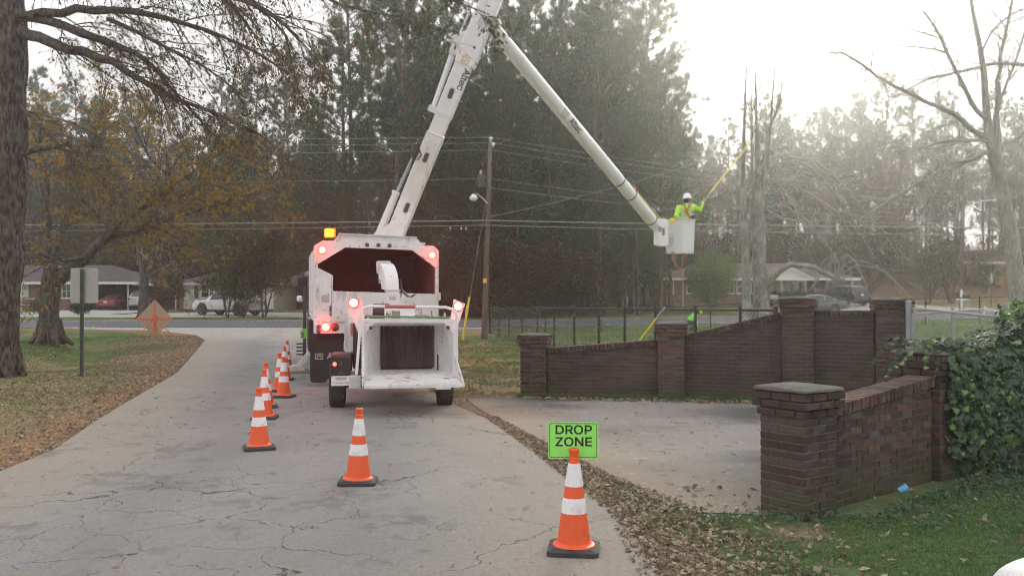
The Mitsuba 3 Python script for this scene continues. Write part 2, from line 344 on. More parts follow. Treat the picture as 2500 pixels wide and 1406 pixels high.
leafmat('m_needle_olive', lambda p, n, uv: MX((.072, .096, .038), (.140, .156, .060), FB(p.x * .4, p.y * .4, p.z * .4)), 1.0)
leafmat('m_leaf_brown', lambda p, n, uv: MX((.085, .054, .030), (.19, .115, .055), FB(p.x * .5, p.y * .5, p.z * .5)), 1.0)
leafmat('m_leaf_russet', lambda p, n, uv: MX((.075, .046, .032), (.13, .080, .050), FB(p.x * .5, p.y * .5, p.z * .5)), 1.0)
leafmat('m_leaf_gold', lambda p, n, uv: MX((.24, .15, .025), (.52, .32, .05), FB(p.x * .6, p.y * .6, p.z * .6)), 1.0)
leafmat('m_leaf_oak', lambda p, n, uv: MX((.075, .075, .026), (.22, .130, .038), SS(.35, .75, FB(p.x * .7, p.y * .7, p.z * .7))), 1.0)
leafmat('m_leaf_shrub', lambda p, n, uv: MX((.055, .125, .03), (.20, .27, .045), FB(p.x * .7, p.y * .7, p.z * .7)), .7)
leafmat('m_leaf_hedge', (.024, .045, .022), .4)
mat('m_ivy_dark', lambda p, n, uv: MX((.017, .038, .022), (.068, .105, .058), N(p.x * 13, p.y * 13, p.z * 13)), .55, specular=.45)
mat('m_ivy_bright', lambda p, n, uv: MX((.06, .14, .03), (.16, .25, .06), FB(p.x * 5, p.y * 5, p.z * 5)), .45)
leafmat('m_ivy_yellow', (.30, .22, .03), .6)
leafmat('m_grass', lambda p, n, uv: MX((.075, .15, .055), (.16, .25, .095), FB(p.x * 1.5, p.y * 1.5)), .6)
leafmat('m_grass_dry', lambda p, n, uv: MX((.12, .11, .04), (.26, .19, .08), FB(p.x * 1.5, p.y * 1.5)), .6)
for i, (a, b) in enumerate([((.23, .17, .125), (.36, .28, .205)), ((.15, .105, .075), (.25, .18, .13)), ((.36, .30, .23), (.50, .43, .34))]):
    leafmat(f'm_litter_{i}', lambda p, n, uv, a=a, b=b: MX(a, b, N(p.x * 13, p.y * 13)), .3, .7)
mat('m_straw', (.25, .14, .06), .9)
# houses, cars, clothes
def hbrick(key, a, b, m):
    def col(p, n, uv):
        u, v = (p.x + p.y) / .21, p.z / .075
        r = dr.floor(v); uu = u + .5 * (r - 2 * dr.floor(r / 2)); fu, fv = uu - dr.floor(uu), v - r
        c = MX(a, b, mikit.cell_rand(dr.floor(uu), r))
        return MX(mi.Color3f(*m), c, SS(.0, .10, fu) * SS(.0, .2, fv))
    return mat(key, col, .9)
hbrick('m_house_brick', (.17, .075, .055), (.27, .13, .10), (.24, .20, .18))
hbrick('m_house_brick_dark', (.10, .05, .042), (.16, .08, .065), (.14, .11, .10))
hbrick('m_house_brick_orange', (.36, .20, .10), (.46, .28, .15), (.34, .27, .2))
mat('m_roof', lambda p, n, uv: MX((.070, .060, .062), (.125, .108, .108), FB(p.x * 1.6, p.y * 1.6, p.z * 9)), .9)
mat('m_roof_red', lambda p, n, uv: MX((.12, .085, .085), (.19, .14, .135), FB(p.x * 1.6, p.y * 1.6, p.z * 9)), .9)
mat('m_trim', (.72, .72, .70), .5)
mat('m_siding', (.66, .68, .62), .6)
mat('m_curtain_white', (.55, .57, .58), .8)
mat('m_door', (.16, .10, .08), .6)
mat('m_shutter', (.09, .11, .09), .6)
mat('m_car_silver', (.42, .43, .45), .3, .5, clearcoat=1.0)
mat('m_car_white', (.76, .77, .78), .3, clearcoat=1.0)
mat('m_car_navy', (.018, .022, .038), .25, clearcoat=1.0)
mat('m_car_gray', (.16, .17, .19), .3, .4, clearcoat=1.0)
mat('m_car_red', (.20, .018, .024), .3, clearcoat=1.0)
mat('m_car_black', (.018, .017, .02), .3, clearcoat=1.0)
mat('m_skin', (.42, .24, .17), .55)
mat('m_hair', (.035, .025, .02), .8)
mat('m_hivis', lambda p, n, uv: MX((.42, .78, .02), (.55, .90, .04), FB(p.x * 9, p.y * 9, p.z * 9)), .7)
mat('m_hivis_green', (.28, .85, .10), .7)
mat('m_tape', (.42, .45, .44), .5)
mat('m_harness', (.42, .10, .04), .7)
mat('m_trousers', (.06, .065, .085), .85)
mat('m_helmet_white', (.80, .81, .82), .25, clearcoat=.8)
mat('m_helmet_lime', (.62, .82, .03), .3, clearcoat=.8)
mat('m_hose', (.42, .15, .09), .6)
mat('m_cup', (.16, .42, .62), .35)
mat('m_ceramic', (.72, .72, .70), .3)
mat('m_bin', (.02, .03, .035), .5)
mat('m_wire', (.30, .30, .30), .6)
mat('m_fence_black', (.020, .022, .024), .45)
# ---------------------------------------------------------------- ground, roads, drives
def graded(a, b, near, far, step):
    out, x = [near], near
    while x < b: x += max(step, step + (abs(x) - 12) * .05); out.append(x)
    x = near
    while x > a: x -= max(step, step + (abs(x) - 12) * .05); out.insert(0, x)
    return np.array(out)
gx, gy = graded(-170, 170, 0.0, 0, .55), graded(-40, 260, 8.0, 0, .55)
X, Y = np.meshgrid(gx, gy, indexing='ij'); Z = zg(X, Y)
I, J = np.meshgrid(np.arange(len(gx) - 1), np.arange(len(gy) - 1), indexing='ij'); n = len(gy)
struct('ground', (np.stack([X, Y, Z], -1).reshape(-1, 3), np.stack([I * n + J, (I + 1) * n + J, (I + 1) * n + J + 1, I * n + J + 1], -1).reshape(-1, 4)), 'm_ground', True)
struct('side_road', sheet(roadpoly, .016, .5), 'm_road', True)
struct('driveway', sheet(drivepoly, .010, .4), 'm_drive', True)
struct('main_road', sheet(Polygon([(-130, 48.3), (130, 48.3), (130, 56.9), (-130, 56.9)]), .034, 1.5), 'm_highway', True)
k = struct('edge_line', sheet(Polygon([(-130, 48.55), (-22.5, 48.55), (-22.5, 48.68), (-130, 48.68)]), .040, 1.5), 'm_line')
labels[k]['label'] = 'white edge line on near side of main road left of the junction'
k = struct('edge_line', sheet(Polygon([(1.2, 48.55), (130, 48.55), (130, 48.68), (1.2, 48.68)]), .040, 1.5), 'm_line')
labels[k]['label'] = 'white edge line on near side of main road right of the junction'
k = struct('edge_line', sheet(Polygon([(-130, 56.5), (130, 56.5), (130, 56.62), (-130, 56.62)]), .040, 1.5), 'm_line')
labels[k]['label'] = 'white edge line on far side of main road'
struct('house_drive', sheet(Polygon([(-62, 62.5), (-25.5, 62.5), (-22, 65), (-24, 68), (-31, 68.3), (-31.5, 78), (-40, 78), (-41, 68.5), (-62, 67.5)]), .03, 2.0), 'm_concrete', True)
struct('gravel_drive', sheet(Polygon([(-29.5, 63), (-14, 62.5), (-13, 72), (-30, 74)]), .03, 2.0), 'm_concrete', True)
struct('carport_drive', sheet(Polygon([(30.6, 57.5), (36, 57.5), (33, 66), (33.3, 79), (25.5, 79), (26, 70)]), .03, 1.5), 'm_concrete', True)

# ---------------------------------------------------------------- brick walls
CRS = .0677
def rrect(w, h, r): return Polygon([(-w / 2 + r, -h / 2 + r), (w / 2 - r, -h / 2 + r), (w / 2 - r, h / 2 - r), (-w / 2 + r, h / 2 - r)]).buffer(r, 6)
def brick_pillar(c, rot, w, h, label, ww=.62):
    """square pillar: mortar core, bricks course by course, corbelled head and a cast cap. c: centre on the ground"""
    z0 = float(zg(c[0], c[1])) - .06
    t = thing('brick_pillar', label, 'pillar', 'pillars of the brick entrance walls'); R = rotz(rot)
    mb = MB((R, V(c[0], c[1], 0))); mb.bb((-w / 2 + .008, -w / 2 + .008, z0), (w / 2 - .008, w / 2 - .008, z0 + (int((h + .06 - .11) / CRS) + 1) * CRS)); put('mortar_core', mb, 'm_mortar', t)
    nc = int((h + .06 - .11) / CRS) + 1; r = random.Random(int(c[0] * 100) + 7)
    for i in range(nc):
        out = .048 if i >= nc - 2 else (.022 if i == nc - 3 else 0); hw = w / 2 + out; z = z0 + i * CRS
        for side in range(4):
            ca, sa = math.cos(rot + side * PI / 2), math.sin(rot + side * PI / 2)
            nrm = V(sa, -ca, 0)     # outward normal of local -y face turned by side
            if nrm @ (V(0, 0, 0) - V(c[0], c[1], 0)) < -.2 * np.linalg.norm(c): continue
            x = -hw; first = (i + side) % 2 == 1
            while x < hw - .012:
                x1 = x + (.0975 if first else .195); first = False
                if hw - x1 < .05: x1 = hw
                x1 = min(x1, hw)
                a = r.uniform(-.003, .003)
                mb = MB((rotz(rot + side * PI / 2), V(c[0], c[1], 0)))
                mb.bb((x + .005, -hw + a, z + .005), (x1 - .005, -hw + .085, z + CRS - .006), .004)
                put('brick', mb, r.choices(BR, [3, 4, 3, 2, 2])[0], t); x = x1
    zt = z0 + nc * CRS; a = w / 2 + .052
    mb = MB((R, V(c[0], c[1], 0))); cr = np.array(rrect(2, 2, .16).exterior.coords)[:-1][::-1]; m_ = len(cr); lv = [(.0, .001), (.97, .001), (1, .006), (1, .018), (.97, .027), (.86, .036), (.62, .046), (.3, .052), (.0, .054)]
    vv = np.vstack([np.c_[cr * a * q + .004 * (meshkit.noise(np.c_[cr * 3 + c[0], np.full(m_, zz * 40)]) - .5)[:, None], np.full(m_, zt + zz)] for q, zz in lv]); vv[:, 2] += .014 * (meshkit.noise(vv * 11) - .5); i_, j_ = np.meshgrid(np.arange(len(lv) - 1), np.arange(m_), indexing='ij')
    mb.add(vv, np.stack([i_ * m_ + j_, (i_ + 1) * m_ + j_, (i_ + 1) * m_ + (j_ + 1) % m_, i_ * m_ + (j_ + 1) % m_], -1).reshape(-1, 4)); put('capstone', mb, 'm_capstone', t, 40)
    return t, zt + .05

def brick_wall(p, q, hp, hq, thick, label, row=True):
    """a wall from p to q (plan), its top rising from hp to hq above z=0 on a soldier coping"""
    p, q = V(*p, 0), V(*q, 0); L = np.linalg.norm(q - p); ang = math.atan2(q[1] - p[1], q[0] - p[0]); R = rotz(ang)
    t = thing('brick_wall', label, 'wall', 'stretches of brick wall between the pillars'); r = random.Random(int(L * 1000))
    z0 = min(float(zg(p[0], p[1])), float(zg(q[0], q[1]))) - .08
    top = lambda x: hp + (hq - hp) * x / L
    core = MB((R, p)); core.prism([(0, z0), (L, z0), (L, hq - .10), (0, hp - .10)], -thick / 2 + .008, thick / 2 - .008); put('mortar_core', core, 'm_mortar', t)
    i = 0
    while True:
        z = z0 + i * CRS
        if z > max(hp, hq) - .12: break
        x = -.1 * (i % 2) - .02
        while x < L:
            x0, x1 = max(x, .0), min(x + .203, L); x += .203
            if x1 - x0 < .03: continue
            zt0, zt1 = min(z + CRS - .006, top(x0) - .115), min(z + CRS - .006, top(x1) - .115)
            if max(zt0, zt1) - z < .015: continue
            a = r.uniform(-.003, .003); zt0, zt1 = max(zt0, z + .008), max(zt1, z + .008)
            mb = MB((R, p)); mb.prism([(x0 + .005, z + .005), (x1 - .005, z + .005), (x1 - .005, zt1), (x0 + .005, zt0)], -thick / 2 + a, -thick / 2 + .085)
            put('brick', mb, r.choices(BR, [2, 4, 4, 2, 3])[0], t)
        i += 1
    sl = math.atan2(hq - hp, L); nb = int(L / math.cos(sl) / .072)
    for j in range(nb):
        xm = (j + .5) * L / nb; mb = MB((R, p)); zc = top(xm) - .05 + r.uniform(-.003, .003)
        mb.box((xm, -.012 + r.uniform(-.004, .004), zc), (L / nb / math.cos(sl) - .009, thick + .05, .105), roty(-sl), .006)
        put('coping_brick', mb, r.choices(BR, [3, 4, 2, 2, 3])[0], t)
    return t
P1, P2, P3, P4 = (.42, 16.2), (2.82, 15.65), (4.82, 15.0), (6.12, 14.3)
brick_pillar(P1, -.2, .46, 1.20, 'low brick pillar at the left end of the far wall')
brick_pillar(P2, -.25, .46, 1.36, 'middle height brick pillar second from left in the far wall')
brick_pillar(P3, -.25, .50, 1.69, 'tall brick pillar in front of the parked cars, left of the entrance recess', .70)
brick_pillar(P4, -.25, .50, 1.57, 'tall brick pillar beside the silver gate post', .70)
brick_wall((.66, 16.16), (2.58, 15.72), .87, 1.04, .2, 'lowest stretch of far brick wall rising gently left of the second pillar')
brick_wall((3.05, 15.6), (4.58, 15.08), 1.13, 1.53, .2, 'steeply rising soot stained stretch of far brick wall')
brick_wall((5.05, 14.92), (5.90, 14.42), 1.57, 1.57, .2, 'level topped brick wall between the two tallest pillars')
Q1, Q2 = (2.385, 7.40), (4.22, 8.95)
brick_pillar(Q1, .62, .44, 1.08, 'nearest brick pillar with rounded concrete cap beside the near lawn', .54)
brick_pillar(Q2, .62, .46, 1.27, 'ivy draped brick pillar behind the nearest one', .56)
brick_wall((2.57, 7.55), (4.03, 8.76), .87, 1.02, .22, 'short near brick wall rising to the ivy draped pillar')

# ---------------------------------------------------------------- cones
def cone(x, y, rz, label, grp='traffic cones along the work zone'):
    t = thing('traffic_cone', label, 'traffic cone', grp); z = float(zg(x, y)) + .018
    rr_ = random.Random(int(abs(x) * 997)); M = (rotz(rz) @ rotx(rr_.uniform(-.012, .012)) @ roty(rr_.uniform(-.014, .014)), V(x, y, z))
    b = .178; pts = [V(sx * (b - .03 * (i == 0)), sy * (b - .03 * (i == 1)), zz) for sx in (-1, 1) for sy in (-1, 1) for i in (0, 1) for zz in (0.0, .03)] + \
        [V(sx * (b - .045), sy * (b - .045), .046) for sx in (-1, 1) for sy in (-1, 1)]
    h = trimesh.convex.convex_hull(np.array(pts)); mb = MB(M); mb.add(h.vertices, h.faces); put('base', mb, 'm_conebase', t)
    rad = lambda zz: .118 - (.118 - .036) * (zz - .07) / (.64 - .07)
    mb = MB(M); mb.lathe([(.150, .046), (.146, .052), (.128, .056), (.120, .066), (.118, .07), (rad(.40), .40), (rad(.60), .60), (.036, .64), (.0375, .648), (.030, .655), (.030, .672), (.036, .682), (.037, .708), (.030, .715), (.012, .716)], n=36)
    put('body', mb, 'm_orange', t, 40)
    for z0, z1 in ((.27, .375), (.455, .615)):
        mb = MB(M); mb.lathe([(rad(z0) + .0005, z0), (rad(z0) + .003, z0 + .003), (rad(z1) + .003, z1 - .003), (rad(z1) + .0005, z1)], n=36); put('reflective_collar', mb, 'm_reflect', t, 40)
    return t
cone(.434, 6.25, -.12, 'nearest traffic cone, carrying the green sign')
cone(-1.475, 8.52, .06, 'traffic cone standing alone in the road behind the chipper')
CN = [(-2.965, 10.42, .35, 'frontmost traffic cone of the row left of the truck'), (-3.62, 13.0, .1, 'second traffic cone of the row, half hidden by the frontmost'),
      (-3.965, 14.32, .3, 'third traffic cone of the row, tip showing behind the second'), (-4.05, 15.75, -.1, 'fourth traffic cone, set a little right in the row beside the chipper'),
      (-4.385, 16.75, .2, 'fifth traffic cone, just left behind the fourth'), (-4.86, 19.0, .1, 'sixth traffic cone, beside the mud flap'), (-5.43, 21.45, .2, 'farthest traffic cone, next to the outrigger foot')]
for c in CN: cone(*c)
# DROP ZONE sign in the nose of the nearest cone
t = thing('drop_zone_sign', 'small bright green sign reading DROP ZONE in black on top of the nearest cone', 'sign')
M = (rotz(-.03), V(.434, 6.30, 0))
zc = .782
mb = MB(M); mb.prism(rrect(.356, .262, .014), 0, .004, c=(0, 0, zc)); put('panel', mb, 'm_lime2', t)
mb = MB(M); mb.prism(rrect(.336, .242, .010).difference(rrect(.329, .235, .008)), -.0022, 0.0005, c=(0, 0, zc)); put('border', mb, 'm_ink_green', t)
for s, z in (('DROP', zc + .045), ('ZONE', zc - .040)):
    mb = MB(M); mb.text(s, .061, .0025, UPRIGHT, (0, 0.0005, z), True, 1.16); put('lettering', mb, 'm_ink', t)
mb = MB(M); mb.tube([(0, .016, .60), (0, .016, .72), (0, .012, .80)], .006, 8); put('mount_stem', mb, 'm_galv', t)
mb = MB(M)
for sx in (-.024, .024): mb.lathe([(0, -.006), (.006, -.005), (.006, 0)], (sx, 0, .728), 10, UPRIGHT)
put('bolt', mb, 'm_chrome', t)

# ---------------------------------------------------------------- signs on the left
t = thing('road_sign', 'back of a gray rectangular sign on a green post by the left verge', 'sign'); z = float(zg(-9.68, 20.0))
M = (rotz(.10), V(-9.66, 20.0, z))
mb = MB(M); mb.prism(rrect(.60, .79, .04), 0, .004, c=(.015, 0, 2.05)); put('panel', mb, 'm_alu_sign', t)
mb = MB(M); mb.prism(Polygon([(-.045, 0), (-.03, 0), (-.02, .03), (.02, .03), (.03, 0), (.045, 0), (.045, .004), (.033, .004), (.023, .034), (-.023, .034), (-.033, .004), (-.045, .004)]), -.3, 2.42, 'xy', c=(-.02, -.045, 0)); put('post', mb, 'm_green_post', t)
mb = MB(M)
for zz in (1.74, 2.32): mb.lathe([(0, -.014), (.011, -.012), (.011, 0)], (-.02, -.012, zz), 8, UPRIGHT)
put('bolt', mb, 'm_galv', t)
mb = MB(M)
mb.text('2', .06, .001, UPRIGHT, (.225, -.0003, 2.29), True); mb.bb((.21, -.001, 1.72), (.235, .0005, 1.745)); put('stencil', mb, 'm_gray_print', t)
X0, Y0 = -15.55, 38.6; z = float(zg(X0, Y0))
t = thing('work_zone_sign', 'back of a diamond shaped fabric road work sign on an orange stand', 'sign')
M = (rotz(-.12), V(X0, Y0, z))
d = .85; zc = .80 + .0
mb = MB(M); mb.prism([(0, zc - d + .06), (d, zc), (0, zc + d), (-d, zc)], .0, .008); put('fabric', mb, 'm_signback', t)
mb = MB(M); mb.tube([(0, -.01, zc - d + .05), (0, -.012, zc + d)], .016, 6); put('cross_rib', mb, 'm_orange2', t)
mb = MB(M); mb.tube([(-d, -.012, zc - .0), (0, -.03, zc), (d, -.012, zc)], .014, 6); put('cross_rib', mb, 'm_orange2', t)
mb = MB(M); mb.bb((-.05, -.09, zc - .02), (.05, -.02, zc + .16)); put('clamp', mb, 'm_orange2', t)
mb = MB(M); mb.tube([(.02, -.08, zc + .1), (.04, -.10, -.12)], .028, 6); put('mast', mb, 'm_orange2', t)
for sx, yy in ((.78, -.6), (-.5, -.5), (.5, .7), (-.6, .7)):
    mb = MB(M); mb.tube([(.02, -.06, zc + .1), (sx, yy, .0)], .017, 6); put('leg', mb, 'm_orange2', t)
# ---------------------------------------------------------------- bucket truck (x right, y forward, z up, origin under the rear face)
TK = thing('bucket_truck', 'white tree trimming bucket truck with open chip box, raised boom and flashing rear lights', 'truck')
TM = (rotz(math.radians(14)), V(-2.70, 17.8, 0))
def tp(name, fn, bsdf, parent=TK, smooth=False, label=None, M=None, **kw):
    mb = MB(M if M is not None else TM); fn(mb); return put(name, mb, bsdf, parent, smooth, label, **kw)
OUT = [(-1.24, 1.30), (1.22, 1.30), (1.22, 2.72), (1.10, 2.82), (-1.10, 2.86), (-1.24, 2.76)]
INN = Polygon(OUT).buffer(-.045, join_style=2)
shell = Polygon(OUT).difference(INN)
box = tp('chip_box', lambda m: m.prism(shell, .02, 3.2).prism(Polygon(OUT), 3.2, 3.25), 'm_white')
lin = Polygon(OUT).buffer(-.048, join_style=2)
tp('box_liner', lambda m: m.prism(lin.difference(lin.buffer(-.01, join_style=2)), .06, 3.16).prism(lin.buffer(-.005), 3.14, 3.18), 'm_rust_glow_liner', box)
def ribs(m):
    for y in (1.0, 2.0, 3.0):
        for x in (-1.26, 1.24): m.box((x, y, 2.05), (.05, .07, 1.35), None, .008)
tp('side_rib', ribs, 'm_white', box)
frame = Polygon([(-1.25, 1.07), (1.23, 1.07), (1.23, 2.73), (1.14, 2.825), (.90, 2.835), (-.88, 2.905), (-1.08, 2.905), (-1.25, 2.80)])
opening = Polygon([(-.64, 2.775), (.69, 2.74), (1.165, 2.39), (1.157, 1.31), (-.90, 1.31), (-.88, 2.22), (-1.174, 2.37), (-1.174, 2.44)])
fr = tp('rear_frame', lambda m: m.prism(frame.difference(opening), -.05, .03), 'm_white')
hd = tp('header_plate', lambda m: m.prism([(-.87, 2.895), (-.76, 3.05), (.79, 3.0), (.92, 2.84)], .05, .065).box((.015, .02, 3.028), (1.56, .10, .014), roty(.032)), 'm_white')
for x, z in ((-.305, 2.94), (.33, 2.915)): tp('stiffener', lambda m: m.box((x, .0, z), (.014, .10, .21)), 'm_white', hd)
tp('roof_deck', lambda m: m.bb((-1.0, .08, 2.862), (.98, 3.2, 2.90), .01).bb((-.75, .3, 2.9), (-.7, 2.9, 3.02)).bb((.70, .3, 2.9), (.75, 2.9, 3.0)), 'm_white')
tg = tp('tailgate', lambda m: m.prism([(-.905, 1.31), (1.19, 1.31), (1.19, 1.85), (-.89, 1.91)], -.10, -.062), 'm_white')
tp('tailgate_hinge', lambda m: [m.cyl((-.93, -.09, z), (-.93, -.09, z + .06), .018, 8) for z in (1.42, 1.50, 1.56)] and None, 'm_darkgray', tg)
tp('latch_handle', lambda m: m.bb((1.22, -.12, 1.72), (1.265, -.02, 1.88), .012), 'm_white', tg)
tp('bumper_strip', lambda m: m.bb((-1.26, -.075, 1.07), (1.22, -.0505, 1.075)), 'm_darkgray')
tp('emblem_plate', lambda m: m.prism(rrect(.15, .15, .03), -.056, -.051, c=(-1.03, 0, 1.757)).prism(rrect(.15, .15, .03).difference(rrect(.12, .12, .025)), -.059, -.055, c=(-1.03, 0, 1.757)), 'm_pale_print', fr)
def lamp(name, x, z, r, lit, parent=fr, y=-.05, M=None, depth=.045, power=24):
    l = tp(name, lambda m: m.lathe([(r * 1.12, 0), (r * 1.12, -.018), (r * .98, -.024), (r * .98, 0)], (x, y, z), 20, UPRIGHT @ np.diag([1, 1, -1.0]) if False else np.array([[1, 0, 0], [0, 0, 1], [0, 1, 0.0]])), 'm_black', parent, M=M)
    kw = {'emitter': glow('', lit, power)} if lit else {}
    mb = MB(M if M is not None else TM)
    prof = [(r * .97 * math.cos(a), -.018 - depth * math.sin(a)) for a in np.linspace(0, PI / 2 - .05, 6)] + [(.0005, -.018 - depth)]
    mb.lathe(prof, (x, y, z), 20, np.array([[1, 0, 0], [0, 0, 1], [0, 1, 0.0]]))
    v, f = mb.mesh()
    d = (v[f].mean(1) - v.mean(0)); nn = np.cross(v[f[:, 1]] - v[f[:, 0]], v[f[:, 2]] - v[f[:, 0]])
    if (d * nn).sum() < 0: f = f[:, ::-1]
    put('lens', (v, f), 'm_lens_lit' if lit else 'm_redlens', l, True, None, **kw)
RED = (1.0, .009, .005)
lamp('warning_lamp', -1.09, 2.715, .066, (1.0, .016, .006)); lamp('warning_lamp', 1.095, 2.635, .066, RED)
lamp('tail_lamp', -1.02, 1.20, .078, (1.0, .010, .005)); lamp('tail_lamp', -.84, 1.195, .072, None)
lamp('tail_lamp', .84, 1.195, .072, None); lamp('tail_lamp', 1.02, 1.20, .078, RED)
for x, z in ((-1.155, 1.205), (-1.155, 1.118)): lamp('reflector', x, z, .038, None, depth=.006)
for x in (-.214, .013, .235): lamp('marker_lamp', x, 2.83 - .03 * x, .036, None, depth=.008, y=-.052)
k_ = tp('panel_bolt', lambda m: [m.lathe([(.011, 0), (.009, -.006), (.001, -.008)], (x, -.051, z), 6, np.array([[1, 0, 0], [0, 0, 1], [0, 1, 0.0]])) for x, z in [(-1.21, z) for z in np.linspace(1.4, 2.6, 7)] + [(1.195, z) for z in np.linspace(2.0, 2.6, 4)] + [(x, 1.27) for x in np.linspace(-.7, 1.0, 8)] + [(x, 2.80) for x in np.linspace(-.55, .55, 7)]] and None, 'm_darkgray', fr)
labels[k_] = {'kind': 'stuff'}
tp('panel_seam', lambda m: m.bb((-.906, -.0525, 1.08), (-.900, -.0505, 2.2)), 'm_darkgray', fr); tp('panel_seam', lambda m: m.bb((-1.24, -.0525, 1.302), (-.915, -.0505, 1.307)), 'm_darkgray', fr)
tp('scratch', lambda m: m.tube([(.86, -.052, 2.62), (1.0, -.052, 2.55)], .004, 4).tube([(1.02, -.052, 2.50), (1.10, -.052, 2.44)], .004, 4).tube([(.70, -.103, 1.70), (.74, -.103, 1.62)], .003, 4), 'm_darkgray', fr)
bc = tp('amber_beacon', lambda m: m.bb((-1.05, .10, 2.955), (-.84, .22, 2.985), .01).cyl((-.93, .16, 2.87), (-.93, .16, 2.96), .018, 8), 'm_darkgray')
v, f = MB(TM).box((-.945, .16, 3.07), (.18, .10, .165), None, .02).mesh()
put('lens', (v, f), 'm_amber', bc, False, None, emitter=glow('', (1.0, .017, .0006), 12))
tp('beacon_cage', lambda m: m.tube([(-.83, .10, 2.99), (-.83, .10, 3.14), (-.85, .10, 3.165)], .010, 6).tube([(-.83, .22, 2.99), (-.83, .22, 3.14), (-.85, .22, 3.165)], .010, 6), 'm_yellow', bc)
# mud flaps, axle, wheels, frame
for s, x0 in ((-1, -1.31), (1, .62)):
    fl = tp('mud_flap', lambda m: m.prism([(x0, 1.06), (x0 + .72, 1.06), (x0 + .72, .10), (x0 + .50, .09), (x0 + .05, .09), (x0, .14)], .16, .175), 'm_rubber')
    if s < 0:
        tp('lettering', lambda m: m.text('Altec', .115, .003, UPRIGHT, (-.99, .158, .56), True, 1.0, False), 'm_pale_print', fl)
        em = unary_union([sbox(-.08, -.06, .08, .06).difference(sbox(-.065, -.045, .065, .045)), sbox(-.042, .005, .042, .03).difference(sbox(-.028, .014, .028, .021)), sbox(-.042, -.06, -.026, .01), sbox(.026, -.06, .042, .01)])
        tp('emblem', lambda m: m.prism(em, .156, .1595, c=(-1.14, 0, .61)), 'm_pale_print', fl)
        tp('flap_weight', lambda m: m.prism([(-1.02, .085), (-.955, .17), (-.89, .085)], .155, .1598), 'm_galv', fl)  # added pale triangle, paints the bright gap between the dual tyres
tp('chassis_rail', lambda m: m.bb((-.48, .1, .80), (-.40, 7.6, 1.05)).bb((.40, .1, .80), (.48, 7.6, 1.05)).bb((-.48, .3, .82), (.48, .42, 1.03)).bb((-1.1, .1, 1.05), (1.1, 4.4, 1.30)), 'm_black')
tp('rear_axle', lambda m: m.cyl((-1.1, 1.55, .50), (1.1, 1.55, .50), .09, 10).lathe([(.02, -.2), (.17, -.12), (.2, 0), (.17, .12), (.02, .2)], (0, 1.55, .50), 14, UPRIGHT), 'm_black')
def wheel(x, y, r, w, parent, M, tyre='m_tyre_dirty', rim='m_white_dull', name='wheel'):
    a = np.linspace(-.5, .5, 9)
    prof = [(r * .60, -.5 * w)] + [(r * (.86 + .14 * (1 - abs(2 * q)**4)**.5 if abs(q) < .5 else .86), q * w) for q in a] + [(r * .60, .5 * w)]
    R = np.array([[0, 0, 1], [0, 1, 0], [-1, 0, 0.0]])
    t_ = tp(name, lambda m: m.lathe([(.02, -.1 * w), (r * .2, -.12 * w), (r * .25, -.3 * w), (r * .5, -.3 * w), (r * .62, -.47 * w), (r * .62, .47 * w), (r * .5, .3 * w), (.02, .3 * w)], (x, y, r), 24, R), rim, parent, M=M)
    def tread(m):
        m.lathe(prof, (x, y, r), 36, R)
        for k in range(40):
            an = 2 * PI * k / 40
            for s in (-1, 1): m.box((x + s * w * .27, y + math.sin(an) * r * .995, r + math.cos(an) * r * .995), (w * .34, r * .10, r * .035), rotx(-an))
    tp('tyre', tread, tyre, t_, M=M)
for x in (-1.08, -.77, .77, 1.08): wheel(x, 1.55, .50, .27, TK, TM)
for x in (-1.05, 1.05): wheel(x, 6.5, .50, .28, TK, TM)
# cab
cab = tp('cab', lambda m: m.prism([(4.75, .75), (8.3, .75), (8.35, 1.35), (8.1, 1.6), (6.7, 1.78), (6.35, 2.55), (4.75, 2.62)], -1.05, 1.05, 'yz'), 'm_white', smooth=False)
tp('cab_window', lambda m: m.prism([(5.0, 1.75), (6.45, 1.75), (6.2, 2.4), (5.0, 2.45)], -1.056, -1.04, 'yz').prism([(5.0, 1.75), (6.45, 1.75), (6.2, 2.4), (5.0, 2.45)], 1.04, 1.056, 'yz'), 'm_glass_dark', cab)
for s in (-1, 1):
    mi_ = tp('mirror', lambda m: m.box((s * 1.40, 6.0, 2.08), (.24, .10, .50), None, .03), 'm_black', cab)
    tp('mirror_bracket', lambda m: m.tube([(s * 1.03, 6.1, 2.3), (s * 1.38, 6.05, 2.38), (s * 1.38, 6.05, 1.7), (s * 1.03, 6.1, 1.62)], .016, 6), 'm_black', mi_)
    tp('spot_mirror', lambda m: m.box((s * 1.46, 5.95, 1.74), (.16, .08, .17), None, .03), 'm_chrome', mi_)
tp('exhaust_stack', lambda m: m.cyl((-1.22, 4.55, 1.0), (-1.22, 4.55, 2.45), .07, 12), 'm_darkgray')
tp('work_light', lambda m: m.lathe([(.01, -.06), (.05, -.05), (.07, .02), (.06, .04), (.01, .05)], (-1.29, 4.4, 2.35), 14, UPRIGHT), 'm_galv')
tp('side_box', lambda m: m.bb((-1.30, 2.6, .55), (-1.0, 4.5, 1.28), .02), 'm_black')
tp('side_box', lambda m: m.bb((1.0, 2.4, .55), (1.24, 4.5, 1.28), .02), 'm_white')
st = tp('warning_sticker', lambda m: m.bb((-1.44, 4.28, .78), (-1.30, 4.29, 1.02)), 'm_lime')
tp('lettering', lambda m: m.text('NE', .085, .002, UPRIGHT @ rotz(PI / 2), (-1.37, 4.279, .87), True), 'm_ink', st)
tp('grab_post', lambda m: m.bb((-1.40, 4.30, .35), (-1.32, 4.36, 2.05), .01), 'm_darkgray')
tp('step_ladder', lambda m: [m.bb((-1.55, 4.25, z), (-1.40, 4.40, z + .03)) for z in np.arange(.38, .72, .085)] and None, 'm_darkgray')
